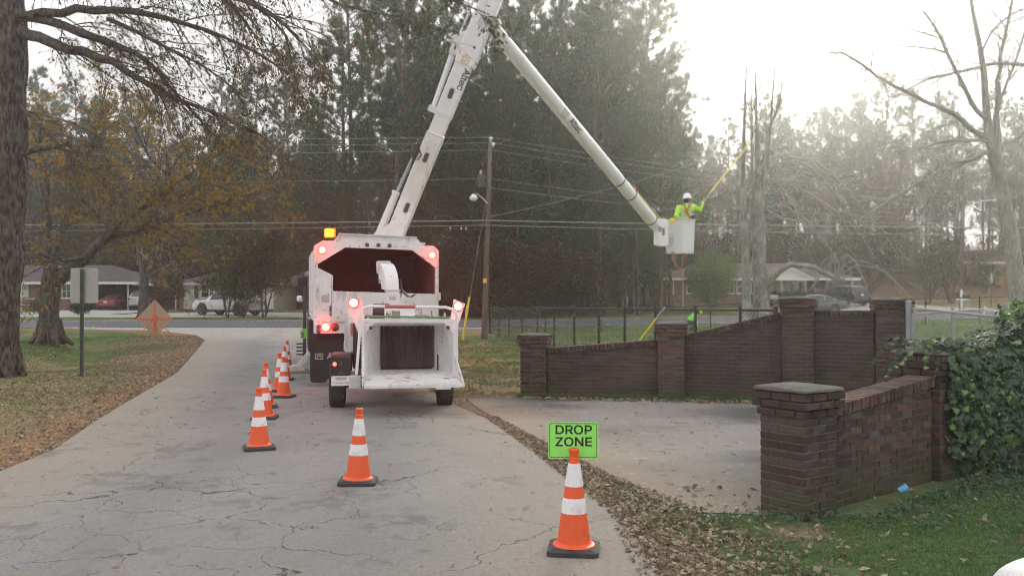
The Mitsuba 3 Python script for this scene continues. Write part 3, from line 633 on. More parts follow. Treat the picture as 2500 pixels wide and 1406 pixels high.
for s in (-1, 1):
    og = tp('outrigger', lambda m: m.prism([(s * 1.12, .95), (s * 1.24, .95), (s * 1.26, .55), (s * 1.62, .12), (s * 1.52, .08), (s * 1.14, .5)][::s], 3.44, 3.62), 'm_white')
    tp('outrigger_foot', lambda m: m.prism([(s * 1.36, .075), (s * 1.84, .075), (s * 1.80, .13), (s * 1.60, .20), (s * 1.40, .15)][::s], 3.36, 3.70), 'm_white_dull', og)
    tp('outrigger_post', lambda m: m.bb((s * 1.25 - .05, 3.40, .40), (s * 1.25 + .05, 3.52, 1.32), .01), 'm_white', og)
for s in (-1, 1):
    pd = thing('wood_pad', f'tan timber pad under the {"left" if s < 0 else "right"} outrigger foot of the bucket truck', 'wooden pad')
    tp('plank', lambda m: m.bb((s * 1.60 - .32, 3.30, .018), (s * 1.60 + .32, 3.515, .070), .006), 'm_wood_pad', pd)
    tp('plank', lambda m: m.bb((s * 1.60 - .32, 3.525, .018), (s * 1.60 + .32, 3.75, .072), .006), 'm_wood_pad', pd)

# ---------------------------------------------------------------- boom
B0, E0 = V(-3.029, 21.5, 3.031), V(-.549, 20.5, 8.797)
ba = unit(E0 - B0); bs = unit(V(-ba[2], 0, ba[0])); bd = np.cross(ba, bs)     # along, left, towards the viewer
BRm = np.stack([ba, bs, bd], 1)        # local (t, s, d) -> world
BM = (BRm, B0)
def bpart(name, fn, bsdf, parent=TK, **kw): return tp(name, fn, bsdf, parent, M=BM, **kw)
tt = rotz(math.radians(14))
tp('turret', lambda m: m.lathe([(.02, 2.0), (.42, 2.0), (.42, 2.70), (.36, 2.78), (.36, 2.95), (.02, 2.95)], (-.30, 4.45, 0), 26).bb((-.55, 4.2, 1.3), (.0, 4.7, 2.05), .02), 'm_white')
lb = bpart('lower_boom', lambda m: m.bb((-.75, -.29, -.19), (2.95, .12, .19), .02).prism([(-.8, -.3), (.35, -.3), (.55, .12), (.2, .36), (-.8, .40)], .195, .21, 'xy').prism([(-.8, -.3), (.35, -.3), (.55, .12), (.2, .36), (-.8, .40)], -.21, -.195, 'xy'), 'm_white')
bpart('boom_insert', lambda m: m.bb((2.93, -.265, -.165), (3.38, .09, .165), .015), 'm_white_clean', lb)
bpart('boom_end', lambda m: m.bb((3.36, -.285, -.19), (4.70, .115, .19), .02).bb((4.66, -.345, -.22), (6.9, .13, .22), .02), 'm_white_clean', lb)
oval = lambda w, h: LineString([(-(w - h) / 2, 0), ((w - h) / 2, 0)]).buffer(h / 2, 8)
for t_, s_ in ((3.933, -.085), (2.336, -.10), (1.058, -.125)):
    pr = bpart('access_hole', lambda m: m.prism(oval(.30, .155).difference(oval(.25, .105)), .186, .196, 'xy', c=(t_, s_, 0)), 'm_white_dull', lb)
    bpart('cover', lambda m: m.prism(oval(.252, .107), .188, .192, 'xy', c=(t_, s_, 0)), 'm_darkgray', pr)  # dark plate painting the shade inside the open hole
def rivets(m, rows, r=.010, d=.19):
    for t_, ss in rows:
        for s_ in ss: m.lathe([(r, 0), (r * .8, .008), (.001, .010)], (t_, s_, d), 6)
sr = np.linspace(-.25, .08, 8)
lb1 = bpart('rivet_row', lambda m: rivets(m, [(2.90, sr), (3.42, sr), (2.55, (-.06,)), (2.72, (-.06,)), (3.62, (-.1,)), (3.75, (-.12,)), (.62, (-.12,))]), 'm_darkgray', lb)
labels[lb1] = {'kind': 'stuff'}
RT = np.stack([V(-1, 0, 0), V(0, -1, 0), V(0, 0, 1)], 1)   # text x down the boom, text up to the right
bpart('lettering', lambda m: m.text('Altec', .155, .003, RT, (4.60, -.165, .190), True, 1.0, False), 'm_ink', lb)
em2 = unary_union([sbox(-.10, -.085, .10, .085).difference(sbox(-.083, -.068, .083, .068)), sbox(-.055, .0, .055, .035).difference(sbox(-.04, .012, .04, .023)), sbox(-.055, -.10, -.038, .0), sbox(.038, -.10, .055, .0)])
bpart('emblem', lambda m: m.prism(em2, 0, .003, 'xy', R=RT, c=(4.78, -.115, .2205)), 'm_gold', lb)
lc = bpart('lift_cylinder', lambda m: m.cyl((-.6, .30, .0), (1.26, .265, 0), .095, 20).cyl((1.24, .265, 0), (1.30, .264, 0), .115, 20), 'm_white_clean', smooth=40)
bpart('rod', lambda m: m.cyl((1.28, .264, 0), (2.36, .205, 0), .036, 12), 'm_hydraulic', lc, smooth=40)
bpart('rod_lug', lambda m: m.prism([(2.0, .10), (2.25, .26), (2.42, .28), (2.50, .20), (2.75, .115), (2.6, .10)], -.10, .10, 'xy').cyl((2.36, .205, -.16), (2.36, .205, .16), .05, 12), 'm_darkgray', lc)
bpart('hose', lambda m: m.tube([(2.45, .14, .17), (2.55, .20, .2), (2.40, .10, .22), (2.25, .12, .2), (2.1, .16, .16), (1.9, .13, .1)], .016, 6).tube([(2.5, .16, .15), (2.35, .02, .22), (2.20, .06, .21)], .014, 6), 'm_black', lc)
uc = bpart('elbow_cylinder', lambda m: m.cyl((3.50, .185, .02), (4.80, .245, .02), .082, 18), 'm_white_clean', smooth=40)
bpart('cylinder_bracket', lambda m: m.bb((3.36, .06, -.14), (3.52, .30, .14), .015).bb((3.40, .10, .138), (3.47, .20, .144)), 'm_white', uc)
bpart('cylinder_shroud', lambda m: m.bb((4.78, .10, -.15), (5.10, .34, .16), .02).prism([(5.05, .1), (5.02, .50), (5.16, .40), (5.45, .1)], -.14, .15, 'xy'), 'm_white', uc)
bpart('hose_bundle', lambda m: m.tube([(3.5, .125, .1), (4.2, .13, .11), (4.9, .14, .1)], .022, 6).tube([(.2, .15, .1), (1.2, .15, .12), (2.2, .14, .1)], .018, 6), 'm_black', uc)
bpart('leveling_rod', lambda m: m.cyl((5.2, .275, .0), (6.9, .262, 0), .026, 10), 'm_white_dull', uc)
bpart('elbow_pin', lambda m: m.lathe([(.001, .035), (.05, .03), (.06, .0)], (5.66, -.09, .22), 16), 'm_white_dull', lb)
U0, U1 = V(-.50, 20.72, 8.141), V(4.239, 26.0, 3.866)
ua = unit(U1 - U0); UL = np.linalg.norm(U1 - U0); un = unit(np.cross(ua, V(0, 1, 0))); us = np.cross(un, ua)
if us[1] > 0: us, un = -us, -un
UM = (np.stack([ua, un, us], 1), U0)     # (along, across, towards the viewer)
RX = np.array([[0, 0, 1], [0, 1, 0], [-1, 0, 0.0]])
def upart(name, fn, bsdf, parent, **kw): return tp(name, fn, bsdf, parent, M=UM, **kw)
ub = upart('upper_boom', lambda m: m.lathe([(.02, -.35), (.145, -.33), (.165, -.26), (.17, 0), (.172, UL * .5), (.176, UL - .15), (.155, UL + .05), (.02, UL + .06)], (0, 0, 0), 32, RX), 'm_white_clean', TK, smooth=40)
upart('boom_joint', lambda m: m.cyl((-.15, .0, -.35), (-.15, 0, .28), .17, 20), 'm_white_dull', ub, smooth=40)
for q in (.735, .815, .962):
    upart('strap', lambda m: m.lathe([(.174, -.016), (.185, -.014), (.185, .014), (.174, .016)], (UL * q, 0, 0), 28, RX).box((UL * q, -.18, .03), (.05, .04, .05)), 'm_black', ub)
sgn = 1 if UM[0][2, 1] > 0 else -1
upart('hose', lambda m: m.tube([(UL * .80, sgn * .19, .02), (UL * .9, sgn * .195, .03), (UL * .99, sgn * .23, .0)], .014, 6), 'm_yellow', ub)
upart('hose_cap', lambda m: m.cyl((UL * .79, sgn * .21, .02), (UL * .812, sgn * .212, .02), .024, 8), 'm_orange2', ub)
k_ = upart('rivet_row', lambda m: [m.lathe([(.008, 0), (.001, .008)], (UL * q + .03 * a_, .1725 * math.sin(a_), .1725 * math.cos(a_)), 6) for q in (.14, .845) for a_ in np.linspace(-1.2, 1.2, 13)] and None, 'm_darkgray', ub)
labels[k_] = {'kind': 'stuff'}
tR = np.stack([V(1, 0, 0), V(0, sgn, 0), V(0, 0, 1)], 1)
if np.linalg.det(UM[0] @ tR) < 0: tR[:, 2] *= -1
upart('lettering', lambda m: m.text('Altec', .15, .012, tR, (UL * .405, sgn * -.06, .1615), True, 1.0, False), 'm_ink', ub)
upart('emblem', lambda m: m.prism(em2, -.03, .006, 'xy', R=tR, c=(UL * .375, 0, .1715)), 'm_pale_print', ub)
# bucket
KC = V(4.955, 26.15, 3.07)
KM = (rotz(math.radians(43)), KC)
def taper(w0, w1, h, r, t=0):
    a, b = np.array(rrect(w0, w0, r).exterior.coords)[:-1], np.array(rrect(w1, w1, r).exterior.coords)[:-1]
    n_ = len(a); v = np.vstack([np.c_[a, np.full(n_, t)], np.c_[b, np.full(n_, h)]]); i = np.arange(n_)
    return v, np.vstack([np.c_[i, (i + 1) % n_, (i + 1) % n_ + n_], np.c_[i, (i + 1) % n_ + n_, i + n_]]), n_
def bucket(m):
    v, f, n_ = taper(.60, .66, .98, .05); m.add(v, f)
    v2, f2, _ = taper(.57, .63, .98, .04, .03); m.add(v2, f2[:, ::-1])
    m.prism(rrect(.60, .60, .05), 0, .03, 'xy')
bk = tp('bucket', bucket, 'm_bucket', M=KM, smooth=40)
tp('bucket_rim', lambda m: m.prism(rrect(.73, .73, .06).difference(rrect(.63, .63, .04)), .965, 1.0, 'xy'), 'm_white_dull', bk, M=KM)
tp('rim_pad', lambda m: m.bb((-.10, -.375, .87), (.06, -.30, 1.03), .02), 'm_yellow_pole', bk, M=(rotz(math.radians(-47)), KC))
tp('step', lambda m: m.bb((-.24, -.345, .34), (.02, -.30, .50), .02).bb((-.16, -.36, .30), (-.05, -.30, .345), .01), 'm_white_dull', bk, M=(rotz(math.radians(-47)), KC))
br_ = tp('bucket_bracket', lambda m: m.prism([(-.15, .2), (-.15, .72), (-.05, .95), (.10, .95), (.18, .80), (.18, .17), (.02, .14)], -.16, .16).cyl((-.02, -.2, .82), (-.02, .2, .82), .13, 18), 'm_white_clean', bk, M=(rotz(.25), V(4.36, 26.0, 3.12)))
tp('decal', lambda m: m.bb((-.14, -.163, .56), (-.05, -.160, .74)).bb((-.03, -.163, .46), (.06, -.160, .66)), 'm_gray_print', br_, M=(rotz(.25), V(4.36, 26.0, 3.12)))
tp('hose_loop', lambda m: m.tube([(-.27, -.2, .05), (-.25, -.18, -.2), (-.12, -.15, -.42), (0, -.14, -.46), (.05, -.12, -.30), (.06, -.1, .05)], .016, 6).tube([(-.22, -.2, .05), (-.21, -.18, -.15), (-.10, -.15, -.38), (.02, -.14, -.42), (.09, -.12, -.2), (.10, -.1, .05)], .014, 6), 'm_hose', bk, M=(np.eye(3), KC))

# ---------------------------------------------------------------- wood chipper on its trailer
CK = thing('wood_chipper', 'white towed wood chipper with open infeed hopper and lit warning lamps behind the truck', 'wood chipper')
CM = (rotz(math.radians(9)), V(-1.99, 14.62, 0))
def cp(name, fn, bsdf, parent=CK, **kw): return tp(name, fn, bsdf, parent, M=CM, **kw)
hx = .25
def quad(m, a, b, c, d, t=.012):
    a, b, c, d = map(lambda q: np.asarray(q, float), (a, b, c, d)); nn = unit(np.cross(b - a, d - a)) * t
    m.add(np.vstack([a, b, c, d, a + nn, b + nn, c + nn, d + nn]), np.array([[3, 2, 1, 0], [4, 5, 6, 7], [0, 1, 5, 4], [1, 2, 6, 5], [2, 3, 7, 6], [3, 0, 4, 7]]))
hop = cp('infeed_hopper', lambda m: (quad(m, (-.43, -1.1, .60), (-.43, -1.1, 1.40), (-.17, -.2, 1.32), (-.17, -.2, .62)), quad(m, (.93, -1.1, 1.40), (.93, -1.1, .60), (.67, -.2, .62), (.67, -.2, 1.32)),
        quad(m, (-.43, -1.1, 1.40), (.93, -1.1, 1.40), (.67, -.2, 1.32), (-.17, -.2, 1.32)), quad(m, (.93, -1.1, .60), (-.43, -1.1, .60), (-.17, -.2, .62), (.67, -.2, .62)),
        m.bb((-.46, -1.12, 1.395), (.96, -1.02, 1.465), .012), m.bb((-.47, -1.115, .58), (-.425, -1.04, 1.42), .01), m.bb((.925, -1.115, .58), (.97, -1.04, 1.42), .01))and None, 'm_white')
for pl_ in ([(-.45, 1.40), (-.28, 1.40), (-.45, 1.20)], [(.95, 1.40), (.95, 1.20), (.78, 1.40)]): cp('corner_plate', lambda m: m.prism(pl_, -1.125, -1.119), 'm_white', hop)
for x in (-.33, .84):
    cp('pivot_bolt', lambda m: m.lathe([(.028, 0), (.028, -.02), (.018, -.03), (.001, -.03)], (x, -1.125, 1.325), 12, np.array([[1, 0, 0], [0, 0, 1], [0, 1, 0.0]])), 'm_black', hop)
def curtain(m):
    for i in range(9):
        x0 = -.165 + i * .0935
        g = np.linspace(0, 1, 9); xs = np.linspace(x0, x0 + .0965, 4)
        v = np.array([[x + .006 * math.sin(9 * i + 5 * q), -.27 - .035 * q * math.sin(2.3 * i + 1) - .006 * (j % 2) - .004 * (i % 2), 1.325 - .665 * q] for q in g for j, x in enumerate(xs)])
        ii, jj = np.meshgrid(np.arange(8), np.arange(3), indexing='ij')
        m.add(v, np.stack([ii * 4 + jj, ii * 4 + jj + 1, (ii + 1) * 4 + jj + 1, (ii + 1) * 4 + jj], -1).reshape(-1, 4)[:, ::-1])
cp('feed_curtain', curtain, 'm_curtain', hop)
cp('curtain_bolt', lambda m: [m.lathe([(.012, 0), (.001, -.008)], (x, -.285, 1.30), 8, np.array([[1, 0, 0], [0, 0, 1], [0, 1, 0.0]])) for x in np.linspace(-.13, .64, 7)] and None, 'm_galv', hop)
cp('feed_roller', lambda m: m.cyl((-.15, .05, .95), (.65, .05, .95), .3, 16), 'm_black', hop)
tr = cp('feed_tray', lambda m: quad(m, (-.42, -1.62, .50), (1.02, -1.62, .485), (.93, -1.1, .60), (-.43, -1.1, .60)), 'm_tray', hop)
cp('tray_lip', lambda m: m.bb((-.43, -1.64, .455), (1.03, -1.618, .515), .006), 'm_white', tr)
for s, x0, x1 in ((-1, -.435, -.44), (1, .935, 1.035)):
    w_ = cp('tray_wing', lambda m: quad(m, *([(x0, -1.1, .60), (x0, -1.1, .95), (x1, -1.60, .52), (x1, -1.63, .47)] if s > 0 else [(x1, -1.63, .47), (x1, -1.60, .56), (x0, -1.1, 1.00), (x0, -1.1, .60)])), 'm_white', tr)
    if s > 0: cp('warning_label', lambda m: quad(m, (.985, -1.40, .595), (.985, -1.33, .595), (.976, -1.33, .655), (.976, -1.40, .655), .002).__class__ and quad(m, (.968, -1.25, .68), (.968, -1.18, .68), (.960, -1.18, .72), (.960, -1.25, .70), .002), 'm_gray_print', w_)
bar = [(-.545, -1.2, .63), (-.50, -1.2, 1.2), (-.49, -1.2, 1.52), (-.46, -1.2, 1.60), (-.40, -1.2, 1.645), (-.32, -1.2, 1.655), (.80, -1.2, 1.635), (.90, -1.2, 1.605), (.96, -1.2, 1.54), (.975, -1.2, 1.45), (.972, -1.2, .84), (.965, -1.0, .80)]
cb = cp('control_bar', lambda m: m.tube(bar, .0215, 12), 'm_white_clean', smooth=True)
cp('grip_sleeve', lambda m: m.tube([(-.12, -1.2, 1.650), (.335, -1.2, 1.643)], .027, 12), 'm_redprint', cb, smooth=40)
gl = cp('green_lift_bar', lambda m: m.tube([(-.38, -1.05, 1.515), (-.36, -1.12, 1.498), (.86, -1.12, 1.478)], .017, 8).tube([(.0, -1.12, 1.49), (.0, -1.10, 1.585)], .013, 6).tube([(-.1, -1.12, 1.49), (-.1, -1.10, 1.55)], .013, 6).tube([(.60, -1.12, 1.48), (.585, -1.10, 1.58)], .011, 6), 'm_green_paint')
cp('latch_post', lambda m: [m.cyl((x, -1.0, 1.40), (x, -1.0, z), .016, 8) for x, z in ((-.37, 1.50), (.70, 1.50), (.80, 1.545))] and None, 'm_pale_print', gl)
cs = cp('control_box', lambda m: m.bb((-.12, -.92, 1.42), (.34, -.74, 1.625), .01), 'm_white_clean')
cp('safety_label', lambda m: m.bb((-.10, -.924, 1.46), (-.01, -.9195, 1.58)), 'm_white_dull', cs)
cp('safety_label', lambda m: m.bb((.0, -.924, 1.46), (.115, -.9195, 1.58)), 'm_gray_print', cs)
cp('pictogram', lambda m: m.tube([(-.08, -.926, 1.54), (-.06, -.926, 1.51), (-.03, -.926, 1.48)], .006, 5).tube([(-.06, -.926, 1.51), (-.03, -.926, 1.54)], .005, 5).tube([(-.06, -.926, 1.51), (-.085, -.926, 1.485)], .005, 5), 'm_ink', cs)
cp('lever', lambda m: m.tube([(.33, -.9, 1.56), (.40, -.9, 1.60), (.42, -.9, 1.53), (.39, -.9, 1.42)], .012, 6).tube([(.36, -.9, 1.62), (.44, -.9, 1.61), (.45, -.9, 1.52)], .010, 6), 'm_galv', cs)
eng = cp('engine_cowl', lambda m: m.bb((-.45, .5, .55), (.75, 2.3, 1.45), .03).bb((-.30, -.2, .62), (.80, .5, 1.40), .02), 'm_darkgray')
cp('radiator_panel', lambda m: m.prism([(-.78, .93), (-.72, .84), (-.64, .84), (-.60, 1.05), (-.60, 1.62), (-.70, 1.62), (-.745, 1.55)], .25, .42), 'm_white', eng)
def louv(m):
    for i in range(14): m.box((-.735, .248, .96 + i * .042), (.062, .008, .014), roty(.5))
cp('louvre', louv, 'm_pale_print', eng)
cp('canister', lambda m: m.cyl((-.61, .1, 1.15), (-.61, .1, 1.36), .055, 12), 'm_redprint', eng, smooth=40)
cp('tank', lambda m: m.bb((-.62, -.1, .62), (-.47, .45, 1.38), .02), 'm_black', eng)
cp('muffler', lambda m: m.cyl((-.30, .6, 1.58), (-.02, .6, 1.58), .10, 14), 'm_curtain', eng, smooth=40)  # maroon again carries painted lamp flare
# discharge chute
ch = cp('discharge_chute', lambda m: m.bb((-.082, .78, 1.30), (.155, 1.06, 1.90), .006), 'm_white')
cp('warning_label', lambda m: m.bb((-.02, .774, 1.74), (.105, .779, 1.80)).bb((-.02, .774, 1.815), (.105, .779, 1.83)), 'm_pale_print', ch)
cp('chute_flange', lambda m: m.bb((-.10, .76, 1.895), (.175, 1.08, 1.925), .004), 'm_white_dull', ch)
Rs = rotz(math.radians(16))
def spout(m):
    path = []
    for q in np.linspace(0, 1, 11):
        an = q * 1.25; R_ = .52
        path.append((0, R_ * (1 - math.cos(an)), 1.925 + R_ * math.sin(an) * .93, an))
    secs = []
    for x, y, z, an in path:
        tx = V(0, math.sin(an), math.cos(an)); nx = V(0, -math.cos(an), math.sin(an)); c = V(0, y, z)
        secs += [c + V(-.118, 0, 0) + nx * 0, c + V(.118, 0, 0) + nx * 0, c + V(.118, 0, 0) - nx * .27, c + V(-.118, 0, 0) - nx * .27]
    v = np.array(secs) @ Rs.T + V(.037, .78, 0)
    f = []
    for i in range(10):
        for j in range(4): f.append([4 * i + j, 4 * i + (j + 1) % 4, 4 * i + 4 + (j + 1) % 4, 4 * i + 4 + j])
    m.add(v, np.array(f))
sp_ = cp('chute_spout', spout, 'm_white', ch, smooth=30)
cp('chute_deflector', lambda m: m.box(V(.037, .78, 0) + Rs @ V(0, .52, 2.32), (.25, .10, .22), Rs @ rotx(-.2), .01), 'm_white_dull', ch)
cp('handle', lambda m: m.tube([Rs @ V(-.12, .42, 2.24) + V(.037, .78, 0), Rs @ V(-.12, .40, 2.04) + V(.037, .78, 0), Rs @ V(-.12, .22, 2.03) + V(.037, .78, 0)], .008, 5), 'm_white_dull', ch)
cp('crank', lambda m: m.tube([(.20, .82, 1.92), (.26, .78, 1.84), (.31, .74, 1.80)], .022, 6).tube([(.34, .70, 1.79), (.42, .68, 1.835)], .018, 6).tube([(.18, .82, 2.10), (.20, .82, 1.95), (.18, .82, 1.78)], .012, 6), 'm_darkgray', ch)
cp('chipper_body', lambda m: m.bb((-.25, .1, 1.36), (.6, 1.3, 1.42), .01).lathe([(.02, -.22), (.46, -.22), (.46, .22), (.02, .22)], (.04, .92, 1.0), 26, RX), 'm_white', eng)
# lamp arms
for s, pts, lx, lz in ((-1, [(-.72, 1.725), (-.52, 1.795), (-.44, 1.62), (-.44, 1.15), (-.52, 1.20)], -.60, 1.70), (1, [(.985, 1.76), (1.17, 1.685), (1.02, 1.25), (.935, 1.05), (.93, 1.45)], 1.055, 1.645)):
    am = cp('lamp_arm', lambda m: m.prism(pts, -.52, -.505), 'm_white')
    cp('bolt', lambda m: [m.lathe([(.012, 0), (.001, -.01)], (pts[2][0] - s * .02 * i, -.52, 1.55 - .2 * i), 6, np.array([[1, 0, 0], [0, 0, 1], [0, 1, 0.0]])) for i in range(2)] and None, 'm_galv', am)
    lamp('warning_lamp', lx, lz, .071, (1.0, .009, .006), am, -.522, CM, .045, 24)
# running gear
wheel(-.865, 0, .375, .255, CK, CM, rim='m_darkgray'); wheel(.88, 0, .375, .255, CK, CM, rim='m_darkgray')
cp('trailer_frame', lambda m: m.bb((-.66, -1.0, .42), (-.56, 3.6, .54), .008).bb((.80, -1.0, .42), (.90, 2.6, .54), .008).bb((-.66, -1.02, .44), (.92, -.92, .54), .008).bb((-.06, 2.4, .42), (.10, 4.6, .52), .008).bb((-.66, 2.3, .42), (.92, 2.4, .53)), 'm_white')
cp('trailer_axle', lambda m: m.bb((-.8, -.05, .32), (.8, .05, .42)), 'm_black')
cp('frame_bracket', lambda m: m.bb((-.66, -1.06, .40), (-.48, -1.0, .60), .008).bb((.62, -1.66, .43), (.84, -1.6, .455)), 'm_white_dull')
for s, xc in ((-1, -.80), (1, .88)):
    def fen(m):
        prof = [(-.46, .55), (-.46, .84), (-.42, .88), (.40, .88), (.46, .84), (.46, .55)]
        for (a0, z0), (a1, z1) in zip(prof[:-1], prof[1:]): quad(m, (xc - .155, a0, z0), (xc - .155, a1, z1), (xc + .155, a1, z1), (xc + .155, a0, z0), .012)
        m.prism([(-.46, .55), (-.46, .84), (-.42, .88), (.40, .88), (.46, .84), (.46, .55), (.40, .55), (.30, .72), (-.30, .72), (-.40, .55)], xc - .155, xc - .145, 'yz')
    fd = cp('fender', fen, 'm_black')
    if s < 0:
        lamp('side_lamp', -.895, .735, .034, (1.0, .03, .01), fd, -.475, CM, .012, 1.0)
        cp('lamp_bracket', lambda m: m.prism([(-.86, .57), (-.79, .64), (-.72, .57)], -.482, -.476).bb((-.82, -.485, .70), (-.78, -.476, .77)), 'm_darkgray', fd)
        pt = cp('license_plate', lambda m: m.prism(rrect(.30, .155, .015), -.492, -.486, c=(-.797, 0, .472)), 'm_white_clean', fd)
        cp('lettering', lambda m: m.text('21666738', .030, .001, UPRIGHT, (-.797, -.4922, .428), True, 1.15).text('DEALER', .010, .001, UPRIGHT, (-.797, -.4922, .405), False, 1.2) if False else m.text('21666738', .030, .001, UPRIGHT, (-.797, -.4922, .428), True, 1.15), 'm_gray_print', pt)
        cp('plate_print', lambda m: m.bb((-.88, -.4935, .486), (-.71, -.4925, .530)), 'm_pale_print', pt)
# ---------------------------------------------------------------- fences, gate
def link_mesh(mb, a, b, h0a, h1a, h0b, h1b, pitch=.085, r=.0022):
    """diamond wire mesh between two posts; a, b in plan, heights of its lower and upper edge at each"""
    a, b = V(*a), V(*b); L = np.linalg.norm(b - a); H = h1a - h0a
    for sg in (1, -1):
        for s0 in np.arange(-H, L + H, pitch):
            u0, u1 = (s0, s0 + H) if sg > 0 else (s0 + H, s0); v0, v1 = 0.0, 1.0
            if (u0 < 0 and u1 < 0) or (u0 > L and u1 > L): continue
            du = u1 - u0; t0, t1 = 0.0, 1.0
            if du != 0:
                ta, tb = sorted(((0 - u0) / du, (L - u0) / du)); t0, t1 = max(0, ta), min(1, tb)
            if t1 - t0 < .02: continue
            P = []
            for t in (t0, t1):
                u = u0 + du * t; w = u / L; P.append([a[0] + (b[0] - a[0]) * w, a[1] + (b[1] - a[1]) * w, (h0a + (h0b - h0a) * w) * (1 - t) + (h1a + (h1b - h1a) * w) * t])
            mb.tube(P, r, 3, False)
def fence(name, label, pts, tops, post_r, bsdf, rail_r=.02, group=None, end_r=None):
    t = thing(name, label, 'fence', group)
    for i, ((x, y), zt) in enumerate(zip(pts, tops)):
        r_ = end_r if end_r and i in (0, len(pts) - 1) else post_r; z = float(zg(x, y))
        mb = MB(); mb.cyl((x, y, z - .1), (x, y, zt + .03), r_, 8).lathe([(r_ * 1.15, 0), (r_ * .9, .03), (.001, .045)], (x, y, zt + .03), 8); put('post', mb, bsdf, t)
    for i in range(len(pts) - 1):
        a, b = pts[i], pts[i + 1]
        mb = MB(); mb.cyl((*a, tops[i] - .02), (*b, tops[i + 1] - .02), rail_r, 8); put('top_rail', mb, bsdf, t)
        mb = MB(); link_mesh(mb, a, b, float(zg(*a)) + .03, tops[i] - .03, float(zg(*b)) + .03, tops[i + 1] - .03, .085, .0022 if bsdf == 'm_fence_black' else .0011)
        k = put('wire_mesh', mb, bsdf, t); labels[k] = {'kind': 'stuff'}
    return t
FA = [(1197, 42.3), (1218, 38.7), (1243, 35.6), (1274, 32.4), (1312, 29.2), (1353, 26.4), (1402, 23.7), (1462, 21.0), (1525, 19.4), (1600, 18.3), (1698, 17.4), (1807, 16.7), (1894, 16.3)]
ptsA = [((p - 1250) / 2165 * y, y) for p, y in FA]
fence('chain_link_fence', 'black chain link fence running back from the brick wall beside the utility pole', ptsA, list(np.interp([y for _, y in FA], [16, 21, 38, 43], [1.57, 1.54, 1.29, 1.30])), .028, 'm_fence_black', .021, 'black chain link fences', .04)
xb = np.arange(-1.1, 34, 2.7)
ptsB = [(x, 42.3 + 1.7 * min(1, max(0, x / 16))) for x in xb]
fence('chain_link_fence', 'black chain link fence along the near side of the main road', ptsB, [float(zg(x, y)) + 1.27 + .05 * sstep(8, 20, x) for x, y in ptsB], .028, 'm_fence_black', .019, 'black chain link fences')
gt = thing('chain_link_gate', 'galvanized chain link gate leaf with thick post beside the tallest right pillar', 'gate')
zb = .22
mb = MB(); mb.cyl((6.17, 13.8, zb - .1), (6.17, 13.8, 1.70), .041, 14).lathe([(.048, 0), (.045, .03), (.001, .055)], (6.17, 13.8, 1.70), 14); put('post', mb, 'm_galv', gt, None and 30)
mb = MB(); mb.cyl((6.22, 13.78, 1.62), (6.99, 12.6, 1.50), .02, 10); put('top_rail', mb, 'm_galv', gt)
mb = MB(); mb.cyl((6.24, 13.74, .40), (6.24, 13.74, 1.62), .018, 8); put('upright', mb, 'm_galv', gt)
mb = MB(); mb.cyl((6.97, 12.62, .40), (6.97, 12.62, 1.50), .018, 8); put('upright', mb, 'm_galv', gt)
mb = MB(); link_mesh(mb, (6.24, 13.74), (6.97, 12.62), .40, 1.60, .40, 1.49, .06, .0011); k = put('wire_mesh', mb, 'm_galv', gt); labels[k] = {'kind': 'stuff'}
mb = MB(); mb.tube([(6.85, 12.9, 1.52), (6.88, 12.86, 1.62), (6.93, 12.75, 1.60), (6.98, 12.66, 1.50)], .012, 6).lathe([(.02, 0), (.001, .05)], (6.87, 12.88, 1.62), 8); put('latch', mb, 'm_white_dull', gt)
fence('chain_link_fence', 'galvanized chain link fence rising out of the ivy behind the gate leaf', [(6.52, 14.5), (7.40, 14.9), (8.62, 15.5), (10.4, 16.3), (12.6, 17.2)], [1.53, 1.57, 1.62, 1.64, 1.65], .024, 'm_galv', .016, None, .03)

# ---------------------------------------------------------------- utility pole, wires, lamp
up = thing('utility_pole', 'leaning wooden utility pole with transformer and lamp behind the chipper', 'utility pole')
pb, pt_ = V(-1.15, 36.8, -.1), V(-.90, 36.8, 8.28)
at_ = lambda z: pb + (pt_ - pb) * (z + .1) / 8.38
mb = MB(); mb.tube([at_(z) for z in np.linspace(-.1, 8.28, 12)], np.linspace(.135, .078, 12), 12); put('pole', mb, 'm_pole', up, True)
tr_ = put('transformer', MB().lathe([(.001, 6.30), (.15, 6.31), (.165, 6.36), (.165, 6.80), (.14, 6.85), (.001, 6.87)], (-1.27, 36.75, 0), 16), 'm_darkgray', up, 40)
put('bushing', MB().lathe([(.03, 6.86), (.05, 6.92), (.03, 6.96), (.05, 7.0), (.01, 7.04)], (-1.30, 36.72, 0), 10), 'm_white_dull', tr_)
put('hanger', MB().bb((-1.14, 36.70, 6.4), (-.98, 36.80, 6.5)).bb((-1.14, 36.70, 6.7), (-.98, 36.80, 6.8)), 'm_darkgray', tr_)
lm = put('lamp_arm', MB().tube([(-1.03, 36.7, 5.65), (-1.2, 36.5, 5.85), (-1.40, 36.3, 5.98), (-1.46, 36.25, 5.98)], .022, 8), 'm_white_dull', up)
put('lamp_head', MB().lathe([(.01, .10), (.06, .10), (.12, .03), (.17, -.05), (.16, -.10), (.10, -.16), (.01, -.18)], (-1.57, 36.2, 5.88), 16), 'm_white_clean', lm, 40)
for dx, z in ((.02, 8.30), (.12, 8.06)):
    put('insulator', MB().lathe([(.02, -.1), (.03, .0), (.075, .02), (.10, .05), (.06, .11), (.02, .13)], (-.90 + dx, 36.72, z), 12), 'm_ceramic', up, 40)
put('cutout_bracket', MB().bb((-.88, 36.66, 7.28), (-.62, 36.72, 7.34)).cyl((-.64, 36.68, 7.0), (-.60, 36.68, 7.42), .03, 8), 'm_darkgray', up)
